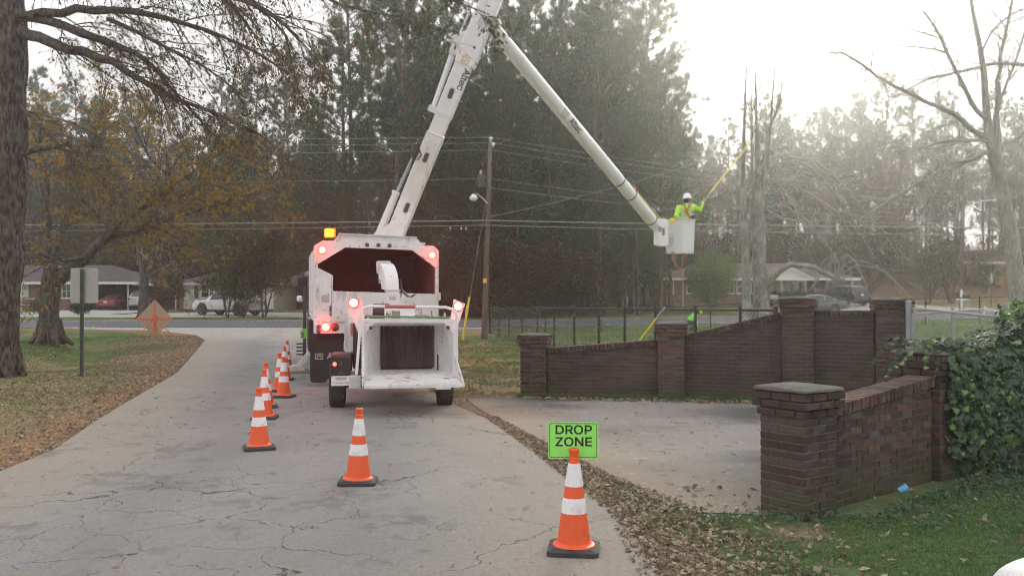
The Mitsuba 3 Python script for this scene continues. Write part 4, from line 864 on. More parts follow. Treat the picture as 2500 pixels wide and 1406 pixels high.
put('pole_tag', MB().bb((-1.20, 36.66, 2.35), (-1.04, 36.668, 2.55)), 'm_yellow', up)
put('ground_wire', MB().tube([at_(z) + V(.10, -.06, 0) for z in (0, 3, 6, 7)], .012, 5), 'm_twig', up)
for i, (bx, tx, z) in enumerate(((-2.02, -1.74, 1.78), (-2.0, -1.86, 1.45))):
    g_ = thing('guy_guard', ('taller' if i == 0 else 'shorter') + ' of two slanted yellow guy wire guards left of the utility pole', 'guy wire guard')
    put('guard', MB().tube([(bx, 36.2 + .3 * i, .02), (tx, 36.3 + .3 * i, z)], .045 - .012 * i, 8), 'm_yellow', g_)
put('guy_wire', MB().tube([(-2.02, 36.2, 0), at_(6.0) + V(-.08, -.05, 0)], .009, 4), 'm_twig_pale', g_)
def wire(label, a, b, sag, r=.0085, n=26, bsdf='m_wire', grp='overhead wires along the main road'):
    a, b = V(*a), V(*b); q = np.linspace(0, 1, n)[:, None]; p = a + (b - a) * q; p[:, 2] -= (4 * sag * q * (1 - q))[:, 0]
    k = uniq('overhead_wire'); scene[k] = mikit.ply(MB().tube(p, r, 4).mesh(), bsdf, False); lab(k, label, 'wire', grp)
L0, R0 = (-38, 37.5), (31, 57.8)
wire('topmost overhead wire left of the utility pole', (L0[0], L0[1], 8.7), (-.9, 36.72, 8.40), .15); wire('topmost overhead wire right of the utility pole', (-.9, 36.72, 8.40), (R0[0], R0[1], 8.6), .5)
wire('second overhead wire from the top left of the utility pole', (L0[0], L0[1] + .5, 8.4), (-.80, 36.72, 8.17), .15); wire('second overhead wire from the top right of the utility pole', (-.80, 36.72, 8.17), (R0[0], R0[1], 8.3), .5)
wire('third overhead wire from the top left of the utility pole', (L0[0], L0[1], 8.05), (-.9, 36.72, 7.88), .2); wire('third overhead wire from the top right of the utility pole', (-.9, 36.72, 7.88), (R0[0], R0[1], 8.0), .5)
wire('overhead wire ending at the transformer, left side', (L0[0], L0[1], 6.9), (-1.1, 36.72, 6.68), .2, .008); wire('overhead wire leaving the transformer height, right side', (-.9, 36.72, 6.68), (R0[0], R0[1], 6.9), .5, .008)
wire('overhead wire leaving the pole just under the transformer', (-.9, 36.72, 6.30), (R0[0], R0[1], 6.6), .5, .010)
wire('thick communication cable low on the left of the utility pole', (-70, 40.5, 5.3), (-1.05, 36.70, 4.95), .25, .022); wire('thick communication cable low on the right of the utility pole', (-1.05, 36.70, 4.95), (60, 42, 5.3), .30, .022)
wire('thinner cable under the thick one, left of the utility pole', (-70, 40.5, 5.05), (-1.05, 36.68, 4.75), .3, .012); wire('thinner cable under the thick one, right of the utility pole', (-1.05, 36.68, 4.75), (60, 42, 5.02), .4, .014)
wire('service wire slanting up from the utility pole to the right', (-.95, 36.7, 5.1), (11.5, 41, 9.0), .25, .010)
k = thing('cable_splice', 'black cable splice loop hanging on the cable just left of the utility pole', 'cable splice')
put('loop', MB().tube([(-2.7, 36.75, 4.6), (-2.3, 36.75, 4.55), (-1.9, 36.75, 4.52), (-1.35, 36.75, 4.56)], .035, 8), 'm_black', k)
for x in (-2.55, -2.1, -1.9): put('clip', MB().box((x, 36.7, 4.62), (.05, .05, .10)), 'm_ceramic', k)
lp = thing('street_lamp', 'tall wooden pole with curved street lamp arm across the road on the right', 'street lamp')
X0, Y0 = 29.5, 58.2; z0 = float(zg(X0, Y0))
put('pole', MB().tube([(X0, Y0, z0 - .1), (X0 + .15, Y0, 8.35)], [.15, .09], 10), 'm_pole', lp, True)
put('arm', MB().tube([(X0 + .13, Y0 - .05, 7.4), (X0 + .5, Y0 - .1, 7.75), (X0 + 1.2, Y0 - .2, 8.05), (X0 + 2.0, Y0 - .25, 8.1)], .035, 8), 'm_white_dull', lp)
put('lamp_head', MB().box((X0 + 2.3, Y0 - .28, 8.08), (.75, .26, .16), None, .06), 'm_white_clean', lp)
X0, Y0 = 32.4, 60.0; z0 = float(zg(X0, Y0)); ss_ = thing('stop_sign', 'gray back of an octagonal road sign in front of the orange brick house', 'sign')
put('post', MB().cyl((X0, Y0, z0), (X0, Y0, 3.45), .03, 6), 'm_green_post', ss_)
oc = Polygon([(.38 * math.cos(a), .38 * math.sin(a)) for a in np.arange(8) * PI / 4 + PI / 8]); put('panel', MB().prism(oc, -.05, -.045, R=rotz(.9), c=(X0, Y0, 3.05)), 'm_alu_sign', ss_)
X0, Y0 = 29.1, 57.4; z0 = float(zg(X0, Y0)); mbx = thing('mailbox', 'white cross shaped mailbox post with black mailbox near the street lamp', 'mailbox')
put('post', MB().bb((X0 - .07, Y0 - .07, z0), (X0 + .07, Y0 + .07, z0 + 1.35), .01).lathe([(.08, 0), (.10, .04), (.001, .16)], (X0, Y0, z0 + 1.35), 8).bb((X0 - .35, Y0 - .05, z0 + .78), (X0 + .45, Y0 + .05, z0 + .88), .01), 'm_trim', mbx)
put('box', MB().prism(LineString([(0, 0), (0, .08)]).buffer(.1, 6), X0 + .0, X0 + .5, 'yz', c=(0, Y0, z0 + .98)), 'm_black', mbx)
X0, Y0 = 16.95, 57.4; z0 = float(zg(X0, Y0)); mbx = thing('mailbox', 'gray mailbox on a brown post just left of the tall brick pillar', 'mailbox')
put('post', MB().bb((X0 - .06, Y0 - .06, z0), (X0 + .06, Y0 + .06, z0 + 1.0)), 'm_pole', mbx)
put('box', MB().prism(LineString([(0, 0), (0, .09)]).buffer(.13, 6), X0 - .25, X0 + .25, 'yz', c=(0, Y0, z0 + 1.12)), 'm_galv', mbx)

# ---------------------------------------------------------------- leaning pole, cup
pp = thing('pole_pruner', 'yellow fibreglass pole with gray head leaning against the back of the far wall', 'pole')
A_, B_ = V(1.75, 16.75, .12), V(2.86, 16.5, 1.62)
put('shaft', MB().cyl(A_, A_ + (B_ - A_) * .86, .019, 10), 'm_yellow_pole', pp, 40)
put('ferrule', MB().cyl(A_ + (B_ - A_) * .86, B_, .022, 10), 'm_galv', pp, 40)
put('head', MB().lathe([(.001, -.045), (.04, -.03), (.045, .02), (.001, .045)], B_ + V(.02, 0, .02), 12, UPRIGHT), 'm_darkgray', pp, 40)
cu = thing('paper_cup', 'blue cup lying in the ivy at the foot of the near wall', 'cup')
put('cup', MB().lathe([(.001, 0), (.026, 0), (.027, .004), (.038, .082), (.040, .084), (.036, .083), (.025, .006), (.001, .006)], (3.40, 7.82, .09), 20, roty(1.15) @ rotz(.3)), 'm_cup', cu, 40)

# ---------------------------------------------------------------- cars
CARS = {
 'sedan': dict(st=[(-2.32, .42, .72, .74, .70, .60), (-2.25, .30, .86, .90, .82, .72), (-1.55, .24, .95, .99, .88, .76), (-.80, .22, .97, 1.33, .90, .58), (-.30, .20, .96, 1.41, .90, .62), (.35, .20, .94, 1.39, .90, .60), (.62, .20, .93, 1.30, .90, .60), (1.25, .22, .91, .95, .88, .74), (2.0, .24, .78, .82, .84, .70), (2.28, .30, .62, .68, .76, .62), (2.34, .38, .55, .58, .66, .56)], wb=(-1.35, 1.38), r=.32, side=[(-1.25, -.62), (-.56, .10), (.16, .90)], rear=(-1.50, -.86), front=(.68, 1.20)),
 'suv': dict(st=[(-2.32, .45, .98, 1.02, .78, .66), (-2.26, .34, 1.06, 1.12, .88, .74), (-2.05, .28, 1.08, 1.55, .92, .66), (-1.75, .26, 1.08, 1.68, .93, .68), (-.60, .26, 1.06, 1.74, .94, .70), (.35, .26, 1.05, 1.70, .94, .68), (.62, .26, 1.04, 1.62, .94, .68), (1.30, .27, 1.02, 1.08, .92, .78), (2.05, .28, .92, .96, .88, .74), (2.32, .34, .74, .80, .80, .66), (2.38, .42, .62, .66, .70, .6)], wb=(-1.38, 1.42), r=.37, side=[(-1.95, -1.25), (-1.18, -.30), (-.22, .80)], rear=(-2.24, -2.03), front=(.68, 1.25)),
 'pickup': dict(st=[(-2.7, .55, .98, 1.0, .88, .84), (-2.65, .42, 1.08, 1.10, .95, .90), (-.95, .40, 1.10, 1.12, .98, .92), (-.80, .40, 1.10, 1.76, .98, .70), (-.1, .40, 1.10, 1.84, .98, .74), (.75, .40, 1.10, 1.80, .98, .72), (1.45, .40, 1.08, 1.14, .97, .86), (2.45, .42, 1.04, 1.08, .95, .84), (2.75, .50, .95, .98, .90, .80), (2.80, .55, .75, .80, .85, .76)], wb=(-1.65, 1.75), r=.42, side=[(-.70, .02), (.10, .98)], rear=(-.93, -.83), front=(.80, 1.38)),
}
def car(kind, x, y, head, paint, name, label, group=None, plain=False):
    C = CARS[kind]; z = float(zg(x, y)) + .04; M = (rotz(head), V(x, y, z)); t = thing(name, label, 'car', group)
    st = np.array(C['st']); ys = np.linspace(st[0, 0], st[-1, 0], 44); ys = np.unique(np.r_[ys, st[:, 0]])
    S = np.stack([np.interp(ys, st[:, 0], st[:, i]) for i in range(1, 6)], 1)
    def sec(s):
        zb, zl, zt, wl, wt = s; h = [(0, zb), (wl * .86, zb), (wl * .97, zb + .06), (wl * 1.0, zb + .5 * (zl - zb)), (wl * .985, zl - .05), (wl * .955, zl), (wt, zl + (zt - zl) * .90), (wt * .90, zl + (zt - zl) * .975), (wt * .5, zt), (0, zt + .008)]
        return h
    secs = np.array([sec(s) for s in S]); n_ = secs.shape[1]; v, f = [], []
    for sx in (1, -1):
        o = len(v) * 1; base = sum(len(q) for q in v)
        v.append(np.stack([sx * secs[..., 0], np.repeat(ys[:, None], n_, 1), secs[..., 1]], -1).reshape(-1, 3))
        i, j = np.meshgrid(np.arange(len(ys) - 1), np.arange(n_ - 1), indexing='ij')
        q = np.stack([i * n_ + j, i * n_ + j + 1, (i + 1) * n_ + j + 1, (i + 1) * n_ + j], -1).reshape(-1, 4) + base
        f.append(q if sx < 0 else q[:, ::-1])
    for e in (0, len(ys) - 1):
        for sx in (1, -1):
            base = sum(len(q) for q in v); ring = np.stack([sx * secs[e, :, 0], np.full(n_, ys[e]), secs[e, :, 1]], -1); v.append(np.vstack([ring, [[0, ys[e], secs[e, :, 1].mean()]]]))
            f.append(np.array([[base + m, base + m + 1, base + n_, base + n_] for m in range(n_ - 1)]))
    mb = MB(M); mb.add(np.vstack(v), np.vstack(f)); bm = mb.mesh()
    if plain:
        q = trimesh.Trimesh(*bm, process=True); q.merge_vertices(); q.update_faces(q.nondegenerate_faces()); q = q.subdivide().subdivide(); trimesh.smoothing.filter_laplacian(q, lamb=.5, iterations=14); bm = (np.array(q.vertices), np.array(q.faces))
    put('body', bm, paint, t, True if plain else 45)
    def P(yy, fr, sx, off=.006):
        s = [np.interp(yy, st[:, 0], st[:, i]) for i in range(1, 6)]; a = V(s[3] * .955, s[1]); b = V(s[4], s[1] + (s[2] - s[1]) * .90); p = a + (b - a) * fr
        return V(sx * (p[0] + off), yy, p[1])
    for a, b in C['side']:
        for sx in (1, -1):
            mb = MB(M); g = np.linspace(a, b, 5); vv = np.array([P(q, fr, sx) for q in g for fr in (.08, .92)]); mb.add(vv, np.array([[2 * i, 2 * i + 2, 2 * i + 3, 2 * i + 1] for i in range(4)])); put('side_window', mb, 'm_glass_dark', t)
    for nm, (a, b) in (('rear_window', C['rear']), ('windscreen', C['front'])):
        g = np.linspace(a, b, 6); vv = []
        for q in g:
            s = [np.interp(q, st[:, 0], st[:, i]) for i in range(1, 6)]
            for fx in np.linspace(-.94, .94, 7): vv.append(V(s[4] * .88 * fx, q + (-.008 if nm == 'rear_window' else .008), s[2] + .014 - .012 * abs(fx)))
        mb = MB(M); ii, jj = np.meshgrid(np.arange(5), np.arange(6), indexing='ij'); mb.add(np.array(vv), np.stack([ii * 7 + jj, ii * 7 + jj + 1, (ii + 1) * 7 + jj + 1, (ii + 1) * 7 + jj], -1).reshape(-1, 4)); put(nm, mb, 'm_glass_blue', t)
    w = st[:, 4].max()
    for yy in C['wb']:
        for sx in (1, -1):
            mb = MB(M); mb.cyl((sx * (w * .97), yy, C['r'] + .03), (sx * (w * 1.006), yy, C['r'] + .03), C['r'] * 1.16, 22); put('wheel_arch', mb, 'm_black', t)
            wheel(sx * (w * .91), yy, C['r'], .22, t, M, 'm_black', 'm_galv')
    y0, y1 = ys[0], ys[-1]; zl = np.interp(y0 + .1, st[:, 0], st[:, 2]); zf = np.interp(y1 - .25, st[:, 0], st[:, 2])
    if plain: return t
    for sx in (1, -1):
        mb = MB(M); mb.box((sx * w * .80, y0 + .06, zl - .10), (.24, .16, .15), None, .03); put('tail_light', mb, 'm_redlens', t)
        mb = MB(M); mb.box((sx * w * .74, y1 - .16, zf - .06), (.34, .26, .12), None, .04); put('headlight', mb, 'm_ceramic', t)
        mb = MB(M); mb.box((sx * (w + .08), C['front'][1] - .45, np.interp(C['front'][1], st[:, 0], st[:, 2]) + .10), (.16, .12, .12), None, .03); put('door_mirror', mb, paint, t)
    mb = MB(M); mb.box((0, y0 - .02, .48), (w * 1.7, .16, .20), None, .05); put('rear_bumper', mb, paint, t)
    mb = MB(M); mb.box((0, y0 - .012, zl - .16 if kind != 'pickup' else .62), (.32, .02, .15), None, .005); put('license_plate', mb, 'm_ceramic', t)
    mb = MB(M); mb.box((0, y1 - .02, .44), (w * 1.55, .2, .18), None, .05); put('front_bumper', mb, paint, t)
    return t
car('suv', -33.55, 81.5, .06, 'm_car_silver', 'parked_car', 'silver car with rear towards the camera under the left carport')
car('sedan', -35.9, 80.6, .0, 'm_car_red', 'parked_car', 'dark red car behind the gray sign, under the left carport')
car('pickup', -21.2, 66.5, 1.15, 'm_car_white', 'parked_car', 'white pickup half hidden behind the bare shrub by the white house')
car('suv', 28.2, 75.6, .35, 'm_car_navy', 'parked_car', 'dark blue sport utility car outside the right carport')
car('sedan', 23.9, 70.0, 1.45, 'm_car_gray', 'parked_car', 'gray sedan seen from the side behind the tall brick pillar')
car('sedan', 27.6, 81.0, .1, 'm_car_red', 'parked_car', 'red car inside the right carport')
car('suv', 2.27, .58, .0, 'm_car_white', 'parked_car', 'white car whose hood edge shows in the lower right corner', None, True)
# ---------------------------------------------------------------- houses
def hbox(t, name, x0, x1, y0, y1, z0, z1, bsdf): return put(name, MB().bb((x0, y0, z0), (x1, y1, z1)), bsdf, t)
def hip_roof(t, x0, x1, y0, y1, z, zr, bsdf, o=.45, name='roof', gable=(False, False)):
    x0, x1, y0, y1 = x0 - o, x1 + o, y0 - o, y1 + o; h = (y1 - y0) / 2; a, b = x0 + (0 if gable[0] else h * .9), x1 - (0 if gable[1] else h * .9); ym = (y0 + y1) / 2
    v = [(x0, y0, z), (x1, y0, z), (x1, y1, z), (x0, y1, z), (a, ym, zr), (b, ym, zr), (x0, y0, z - .02), (x1, y0, z - .02), (x1, y1, z - .02), (x0, y1, z - .02)]
    mb = MB(); mb.add(v, [[0, 1, 5, 4], [1, 2, 5, 5], [2, 3, 4, 5], [3, 0, 4, 4], [6, 9, 8, 7]]); r_ = put(name, mb, bsdf, t)
    put('fascia', MB().bb((x0, y0 - .03, z - .22), (x1, y0 - .002, z - .01)).bb((x0 - .03, y0, z - .22), (x0 - .002, y1, z - .01)).bb((x1 + .002, y0, z - .22), (x1 + .03, y1, z - .01)), 'm_trim', r_)
    nrow = 9
    for i in range(1, nrow):          # shingle courses stand a little proud
        q = i / nrow; yy = y0 + (ym - y0) * q; zz = z + (zr - z) * q; xa, xb = x0 + (a - x0) * q, x1 + (b - x1) * q
        put('shingle_course', MB().bb((xa, yy - .02, zz - .005), (xb, yy + .03, zz + .022)), bsdf, r_)
    return r_
def window(t, x0, x1, z0, z1, y, bars=1, curtain=False, facing='y'):
    w = put('window', MB().bb((x0 - .07, y - .05, z0 - .10), (x1 + .07, y - .002, z1 + .07)), 'm_trim', t)
    zm = (z0 + z1) / 2
    for a, b in ((z0, zm - .025), (zm + .025, z1)):
        put('pane', MB().bb((x0, y - .058, a), (x1, y - .046, b)), 'm_curtain_white' if curtain else 'm_glass_dark', w)
    put('sill', MB().bb((x0 - .10, y - .12, z0 - .14), (x1 + .10, y - .002, z0 - .07)), 'm_trim', w)
    return w
# left brick ranch house with carport
H = thing('brick_house', 'red brick ranch house with a dark roof and carport at far left', 'house'); z = .55; y = 80.0
X_ = lambda px, yy=80.0: (px - 1250) / 2165 * yy
xl, xc, xr = -56.0, X_(196), X_(318)
hbox(H, 'wall', xl, xc, y, y + 8, z - .4, 3.05, 'm_house_brick')
hbox(H, 'siding_panel', X_(40), X_(70), y - .03, y - .002, 1.75, 3.0, 'm_siding')
hip_roof(H, xl, xr + .6, y - .6, y + 8.4, 3.12, 4.75, 'm_roof')
window(H, X_(54), X_(58), 1.9, 2.75, y - .03); window(H, X_(153), X_(162), 1.72, 2.85, y); window(H, X_(164), X_(172), 1.72, 2.85, y); window(H, -52, -50.5, 1.7, 2.8, y)
put('door', MB().bb((X_(92), y - .04, z + .15), (X_(101), y - .002, 2.75)), 'm_door', H)
hbox(H, 'carport_back_wall', xc, xr, y + 7.0, y + 7.3, z - .2, 3.0, 'm_house_brick_dark'); hbox(H, 'carport_side_wall', xr - .1, xr + .2, y + 3.2, y + 7.3, z - .2, 3.0, 'm_house_brick_dark')
put('carport_ceiling', MB().bb((xc, y - .5, 2.93), (xr + .5, y + 8.2, 3.0)), 'm_door', H)
put('carport_post', MB().bb((X_(312), y - .1, z - .2), (X_(315.5), y + .03, 2.93)), 'm_trim', H)
put('porch_column', MB().bb((X_(66), y - 1.2, z), (X_(67), y - 1.1, 2.95)).bb((X_(70), y - 1.2, z), (X_(71), y - 1.1, 2.95)), 'm_trim', H)
put('porch_rail', MB().bb((X_(72), y - 1.18, 1.60), (X_(104), y - 1.12, 1.65)).bb((X_(72), y - 1.18, 1.05), (X_(104), y - 1.12, 1.09)), 'm_trim', H)
put('roof_vent', MB().lathe([(.28, 0), (.25, .12), (.001, .2)], (X_(296, 82), 82, 3.75), 12), 'm_ceramic', H)
hbox(H, 'annex_wall', xr + .6, X_(432), y + 2, y + 8, z - .3, 2.95, 'm_house_brick_dark'); hip_roof(H, xr + .6, X_(432), y + .6, y + 8, 3.0, 4.3, 'm_roof', name='annex_roof')
put('annex_post', MB().bb((X_(424), y + .4, z - .2), (X_(426), y + .5, 2.95)), 'm_trim', H)
b_ = thing('wheelie_bin', 'dark wheeled bin beside the white carport post', 'bin'); put('body', MB().bb((X_(318), y - .2, z + .05), (X_(327), y + .4, z + 1.0), .05), 'm_bin', b_); put('lid', MB().bb((X_(317.5), y - .24, z + 1.0), (X_(327.5), y + .42, z + 1.08), .03), 'm_bin', b_)
# white siding house
H = thing('white_house', 'white sided house behind the bare shrub and white pickup', 'house'); y = 76.0; z = .55; X7 = lambda px: X_(px, 76.0)
x0, x1 = X7(438), X7(668)
hbox(H, 'brick_corner', x0, x0 + .35, y - .04, y + 8, z - .3, 2.95, 'm_house_brick'); hbox(H, 'wall', x0 + .35, x1, y, y + 8, z - .3, 2.95, 'm_siding')
hbox(H, 'brick_base', x0 + .36, x1, y - .03, y - .002, z - .3, z + .18, 'm_house_brick_dark')
for i in range(11): put('siding_board', MB().box(((x0 + x1) / 2 + .17, y - .008, z + .30 + i * .21), (x1 - x0 - .37, .012, .195), rotx(.03)), 'm_siding', H)
hip_roof(H, x0, x1, y, y + 8, 3.0, 4.35, 'm_roof')
window(H, X7(493), X7(510), 1.75, 2.7, y - .02); window(H, X7(513), X7(530), 1.75, 2.7, y - .02)
for a, b in ((475, 484), (534, 543)): put('shutter', MB().bb((X7(a), y - .06, 1.65), (X7(b), y - .016, 2.75)), 'm_shutter', H)
# brick house behind the truck
H = thing('brick_house', 'dim brick house glimpsed between the white house and the truck', 'house'); y = 84.0
hbox(H, 'wall', X_(676, 84), X_(900, 84), y, y + 8, .3, 3.1, 'm_house_brick_dark'); hip_roof(H, X_(676, 84), X_(900, 84), y, y + 8, 3.15, 4.7, 'm_roof_red')
window(H, X_(700, 84), X_(716, 84), 1.5, 2.6, y)
# right brick house with white porch gable and carport
H = thing('brick_house', 'brick house with white gabled porch and carport across the road on the right', 'house'); y = 80.0; z = .95
x0, xm, x1 = X_(1625), X_(1872), X_(1966)
hbox(H, 'wall', x0, xm, y, y + 8, z - .6, 3.42, 'm_house_brick'); hbox(H, 'porch_wall', xm, x1, y + .6, y + 8, z - .5, 3.42, 'm_siding')
hip_roof(H, x0, X_(2082), y - .1, y + 9, 3.48, 4.95, 'm_roof_red', .5)
window(H, X_(1638), X_(1643), 2.2, 3.2, y)
for a, b in ((1678, 1690), (1715, 1735), (1768, 1790), (1800, 1822), (1835, 1858)): window(H, X_(a), X_(b), 2.15, 3.25, y)
put('downspout', MB().cyl((X_(1667), y - .06, z), (X_(1667), y - .06, 3.4), .05, 6), 'm_trim', H)
px0, px1, pxm = X_(1866, 78.5), X_(1988, 78.5), X_(1923, 78.5); pb_ = 3.35
g_ = put('porch_gable', MB().prism([(px0, pb_), (px1, pb_), (pxm, 4.38)], 78.2, 78.28), 'm_siding', H)
put('bargeboard', MB().prism([(px0 - .15, pb_ - .05), (px0 + .25, pb_ - .05), (pxm, 4.30), (px1 - .25, pb_ - .05), (px1 + .15, pb_ - .05), (pxm, 4.55)], 78.05, 78.19).bb((px0, 78.1, pb_ - .14), (px1, 78.19, pb_)), 'm_trim', g_)
put('porch_roof', MB().add([(px0 - .15, 78.0, pb_ + .02), (pxm, 78.0, 4.60), (px1 + .15, 78.0, pb_ + .02), (px0 - .15, 81, pb_ + .02), (pxm, 84.2, 4.60), (px1 + .15, 81, pb_ + .02)], [[0, 1, 4, 3], [1, 2, 5, 4]]), 'm_roof_red', g_)
for a in (1908, 1965):
    c_ = put('trellis_column', MB().bb((X_(a - 3, 78.4), 78.3, z), (X_(a - 2, 78.4), 78.36, 3.3)).bb((X_(a + 2, 78.4), 78.3, z), (X_(a + 3, 78.4), 78.36, 3.3)), 'm_trim', H)
    put('scrollwork', MB().tube([(X_(a + 2 * math.sin(q * 3.1), 78.4), 78.33, z + q * .235) for q in range(11)], .018, 4), 'm_trim', c_)
for a, b, cu_ in ((1887, 1896, False), (1900, 1923, True), (1929, 1937, False)): window(H, X_(a, 80.6), X_(b, 80.6), 1.65, 3.05, y + .6, 1, cu_)
put('door', MB().bb((X_(1951, 80.6), y + .55, z), (X_(1958, 80.6), y + .598, 3.1)), 'm_door', H)
put('carport_ceiling', MB().bb((x1, y - .3, 3.28), (X_(2082), y + 8, 3.34)), 'm_door', H); hbox(H, 'carport_back_wall', x1, X_(2082), y + 7, y + 7.3, z - .3, 3.4, 'm_house_brick_dark')
put('carport_post', MB().bb((X_(2078), y - .1, z - .3), (X_(2081), y + .02, 3.28)), 'm_trim', H)
# orange brick house on the rise
H = thing('orange_brick_house', 'orange brick house on the rise at far right', 'house'); y = 96.0
x0, x1 = X_(2338, 96), X_(2600, 96)
hbox(H, 'wall', x0, x1, y, y + 9, 2.6, 5.5, 'm_house_brick_orange'); hip_roof(H, x0, x1, y, y + 9, 5.55, 7.1, 'm_roof', .5)
window(H, X_(2402, 96), X_(2418, 96), 4.05, 5.25, y); window(H, X_(2444, 96), X_(2447, 96), 4.4, 5.2, y); window(H, X_(2500, 96), X_(2530, 96), 4.05, 5.25, y)
put('shutter', MB().bb((X_(2421, 96), y - .05, 3.9), (X_(2428, 96), y - .01, 5.25)), 'm_door', H)
# ---------------------------------------------------------------- trees
def ray_pt(px, py, Y): return V((px - 1250) / 2165 * Y, Y, 1.8 - (py - 724) / 2165 * Y)
def limb(R, p, d, L, n, wander, lift):
    P = [np.asarray(p, float)]; d = unit(d)
    for _ in range(n):
        d = unit(d + R.normal(0, wander, 3) + V(0, 0, lift / n)); P.append(P[-1] + d * L / n)
    return np.array(P)
def along(P, f):
    s = np.r_[0, np.cumsum(np.linalg.norm(np.diff(P, axis=0), axis=1))]; x = f * s[-1]
    p = np.array([np.interp(x, s, P[:, k]) for k in range(3)]); i = min(np.searchsorted(s, x), len(P) - 1); i = max(i, 1)
    return p, unit(P[i] - P[i - 1])
def side_dir(R, t, ang):
    a = unit(np.cross(t, R.normal(size=3))); return unit(t * math.cos(ang) + a * math.sin(ang))
def diamonds(P, D, L, W, R, jit=1.0):
    """leaf blades: a bent diamond at every point, its length along D with random tilt"""
    P = np.asarray(P, float); n = len(P); d = np.asarray(D, float) + R.normal(0, jit, (n, 3)); d /= np.linalg.norm(d, axis=1, keepdims=True) + 1e-9
    a = np.cross(d, R.normal(size=(n, 3))); a /= np.linalg.norm(a, axis=1, keepdims=True) + 1e-9; m = np.cross(a, d)
    l = (L * R.uniform(.6, 1.3, n))[:, None]; w = (W * R.uniform(.6, 1.3, n))[:, None]
    v = np.stack([P, P + d * l * .5 + a * w * .5 + m * w * .15, P + d * l, P + d * l * .5 - a * w * .5 + m * w * .15], 1).reshape(-1, 3)
    i = np.arange(n)[:, None] * 4
    return v, np.vstack([i + [0, 1, 2], i + [0, 2, 3]])
def blades(P, D, L, W, R, k, cone):
    """k needles (thin triangles) from every point, spread about D"""
    P = np.repeat(P, k, 0); D = np.repeat(D, k, 0); n = len(P); d = D + R.normal(0, cone, (n, 3)); d /= np.linalg.norm(d, axis=1, keepdims=True) + 1e-9
    a = np.cross(d, R.normal(size=(n, 3))); a /= np.linalg.norm(a, axis=1, keepdims=True) + 1e-9
    l = (L * R.uniform(.6, 1.2, n))[:, None]; o = P + R.normal(0, L * .17, (n, 3))
    v = np.stack([o - a * W / 2, o + a * W / 2, o + d * l], 1).reshape(-1, 3); return v, np.arange(3 * n).reshape(-1, 3)

def pine_shapes(seed, H, base, spread, nb, dens=19):
    R = np.random.default_rng(seed); wood = MB(); P = limb(R, (0, 0, -.3), (0, 0, 1), H, 9, .018, .1); wood.tube(P, np.linspace(.30, .05, len(P)), 7)
    tips, dirs = [], []
    for i in range(nb):
        f = base + (1 - base) * ((i + R.random()) / nb); p, t = along(P, f); q = (f - base) / (1 - base)
        a = R.uniform(0, 2 * PI); L = spread * (1 - .72 * q**1.3) * R.uniform(.55, 1.15) * (.55 if q < .06 else 1)
        B = limb(R, p, (math.cos(a), math.sin(a), R.uniform(-.15, .25) + .5 * q), L, 5, .13, .55); wood.tube(B, np.linspace(.055, .012, 6), 4, False)
        for j in range(int(3 + 5 * L / spread)):
            g = R.uniform(.35, 1.0); pp, tt = along(B, g); s = limb(R, pp, side_dir(R, tt, R.uniform(.5, 1.1)) + V(0, 0, .12), L * R.uniform(.18, .38), 3, .12, .5)
            wood.tube(s, np.linspace(.018, .006, 4), 3, False)
            for h in (.7, 1.0): pe, te = along(s, h); tips.append(pe); dirs.append(te + V(0, 0, .35))
        tips.append(B[-1]); dirs.append(unit(B[-1] - B[-2]))
    for i in range(6):   # dead stubs on the bare bole
        p, t = along(P, R.uniform(base * .5, base)); a = R.uniform(0, 2 * PI); wood.tube(limb(R, p, (math.cos(a), math.sin(a), .05), R.uniform(.6, 1.8), 3, .1, 0), [.03, .02, .012, .008], 3, False)
    return wood.mesh(), blades(np.array(tips), np.array(dirs), .48, .080, R, dens, .62)
def bare_shapes(seed, H, r, base, spread, nb, leaves, leafsize, twig=7, lift=.5, multi=1, lean=.06):
    R = np.random.default_rng(seed); trunk, fine = MB(), MB(); LP, LD = [], []
    for s in range(multi):
        a = R.uniform(0, 2 * PI); d0 = V(math.cos(a) * lean * (4 if multi > 1 else 1), math.sin(a) * lean * (4 if multi > 1 else 1), 1)
        P = limb(R, (0, 0, -.3), d0, H * R.uniform(.85, 1), 9, .05, .15); trunk.tube(P, np.linspace(r, r * .12, len(P)), 7)
        for i in range(nb):
            f = base + (.97 - base) * ((i + R.random()) / nb); p, t = along(P, f); q = (f - base) / (1 - base)
            B = limb(R, p, side_dir(R, t, R.uniform(.5, 1.1)) , spread * (1 - .6 * q) * R.uniform(.6, 1.1), 6, .14, lift); trunk.tube(B, np.linspace(r * .28 * (1 - .6 * q), r * .05, 7), 4, False)
            for j in range(5):
                pp, tt = along(B, R.uniform(.25, 1)); C_ = limb(R, pp, side_dir(R, tt, R.uniform(.4, .9)), spread * .45 * R.uniform(.5, 1), 4, .16, lift * .8); fine.tube(C_, np.linspace(r * .08, r * .025, 5), 3, False)
                for k in range(twig):
                    pq, tq = along(C_, R.uniform(.2, 1)); D_ = limb(R, pq, side_dir(R, tq, R.uniform(.4, 1.0)), spread * .22 * R.uniform(.5, 1.1), 3, .18, lift * .5); fine.tube(D_, [r * .028, r * .02, r * .016, r * .012], 3, False)
                    for m in range(leaves): pe, te = along(D_, R.uniform(.2, 1)); LP.append(pe + R.normal(0, leafsize * .6, 3)); LD.append(te)
    lv = diamonds(LP, LD, leafsize, leafsize * .55, R, .9) if leaves else None
    return trunk.mesh(), fine.mesh(), lv
def group(key, parts):
    scene[key] = {'type': 'shapegroup', **{n: mikit.ply(m, b, sm) for n, m, b, sm in parts}}
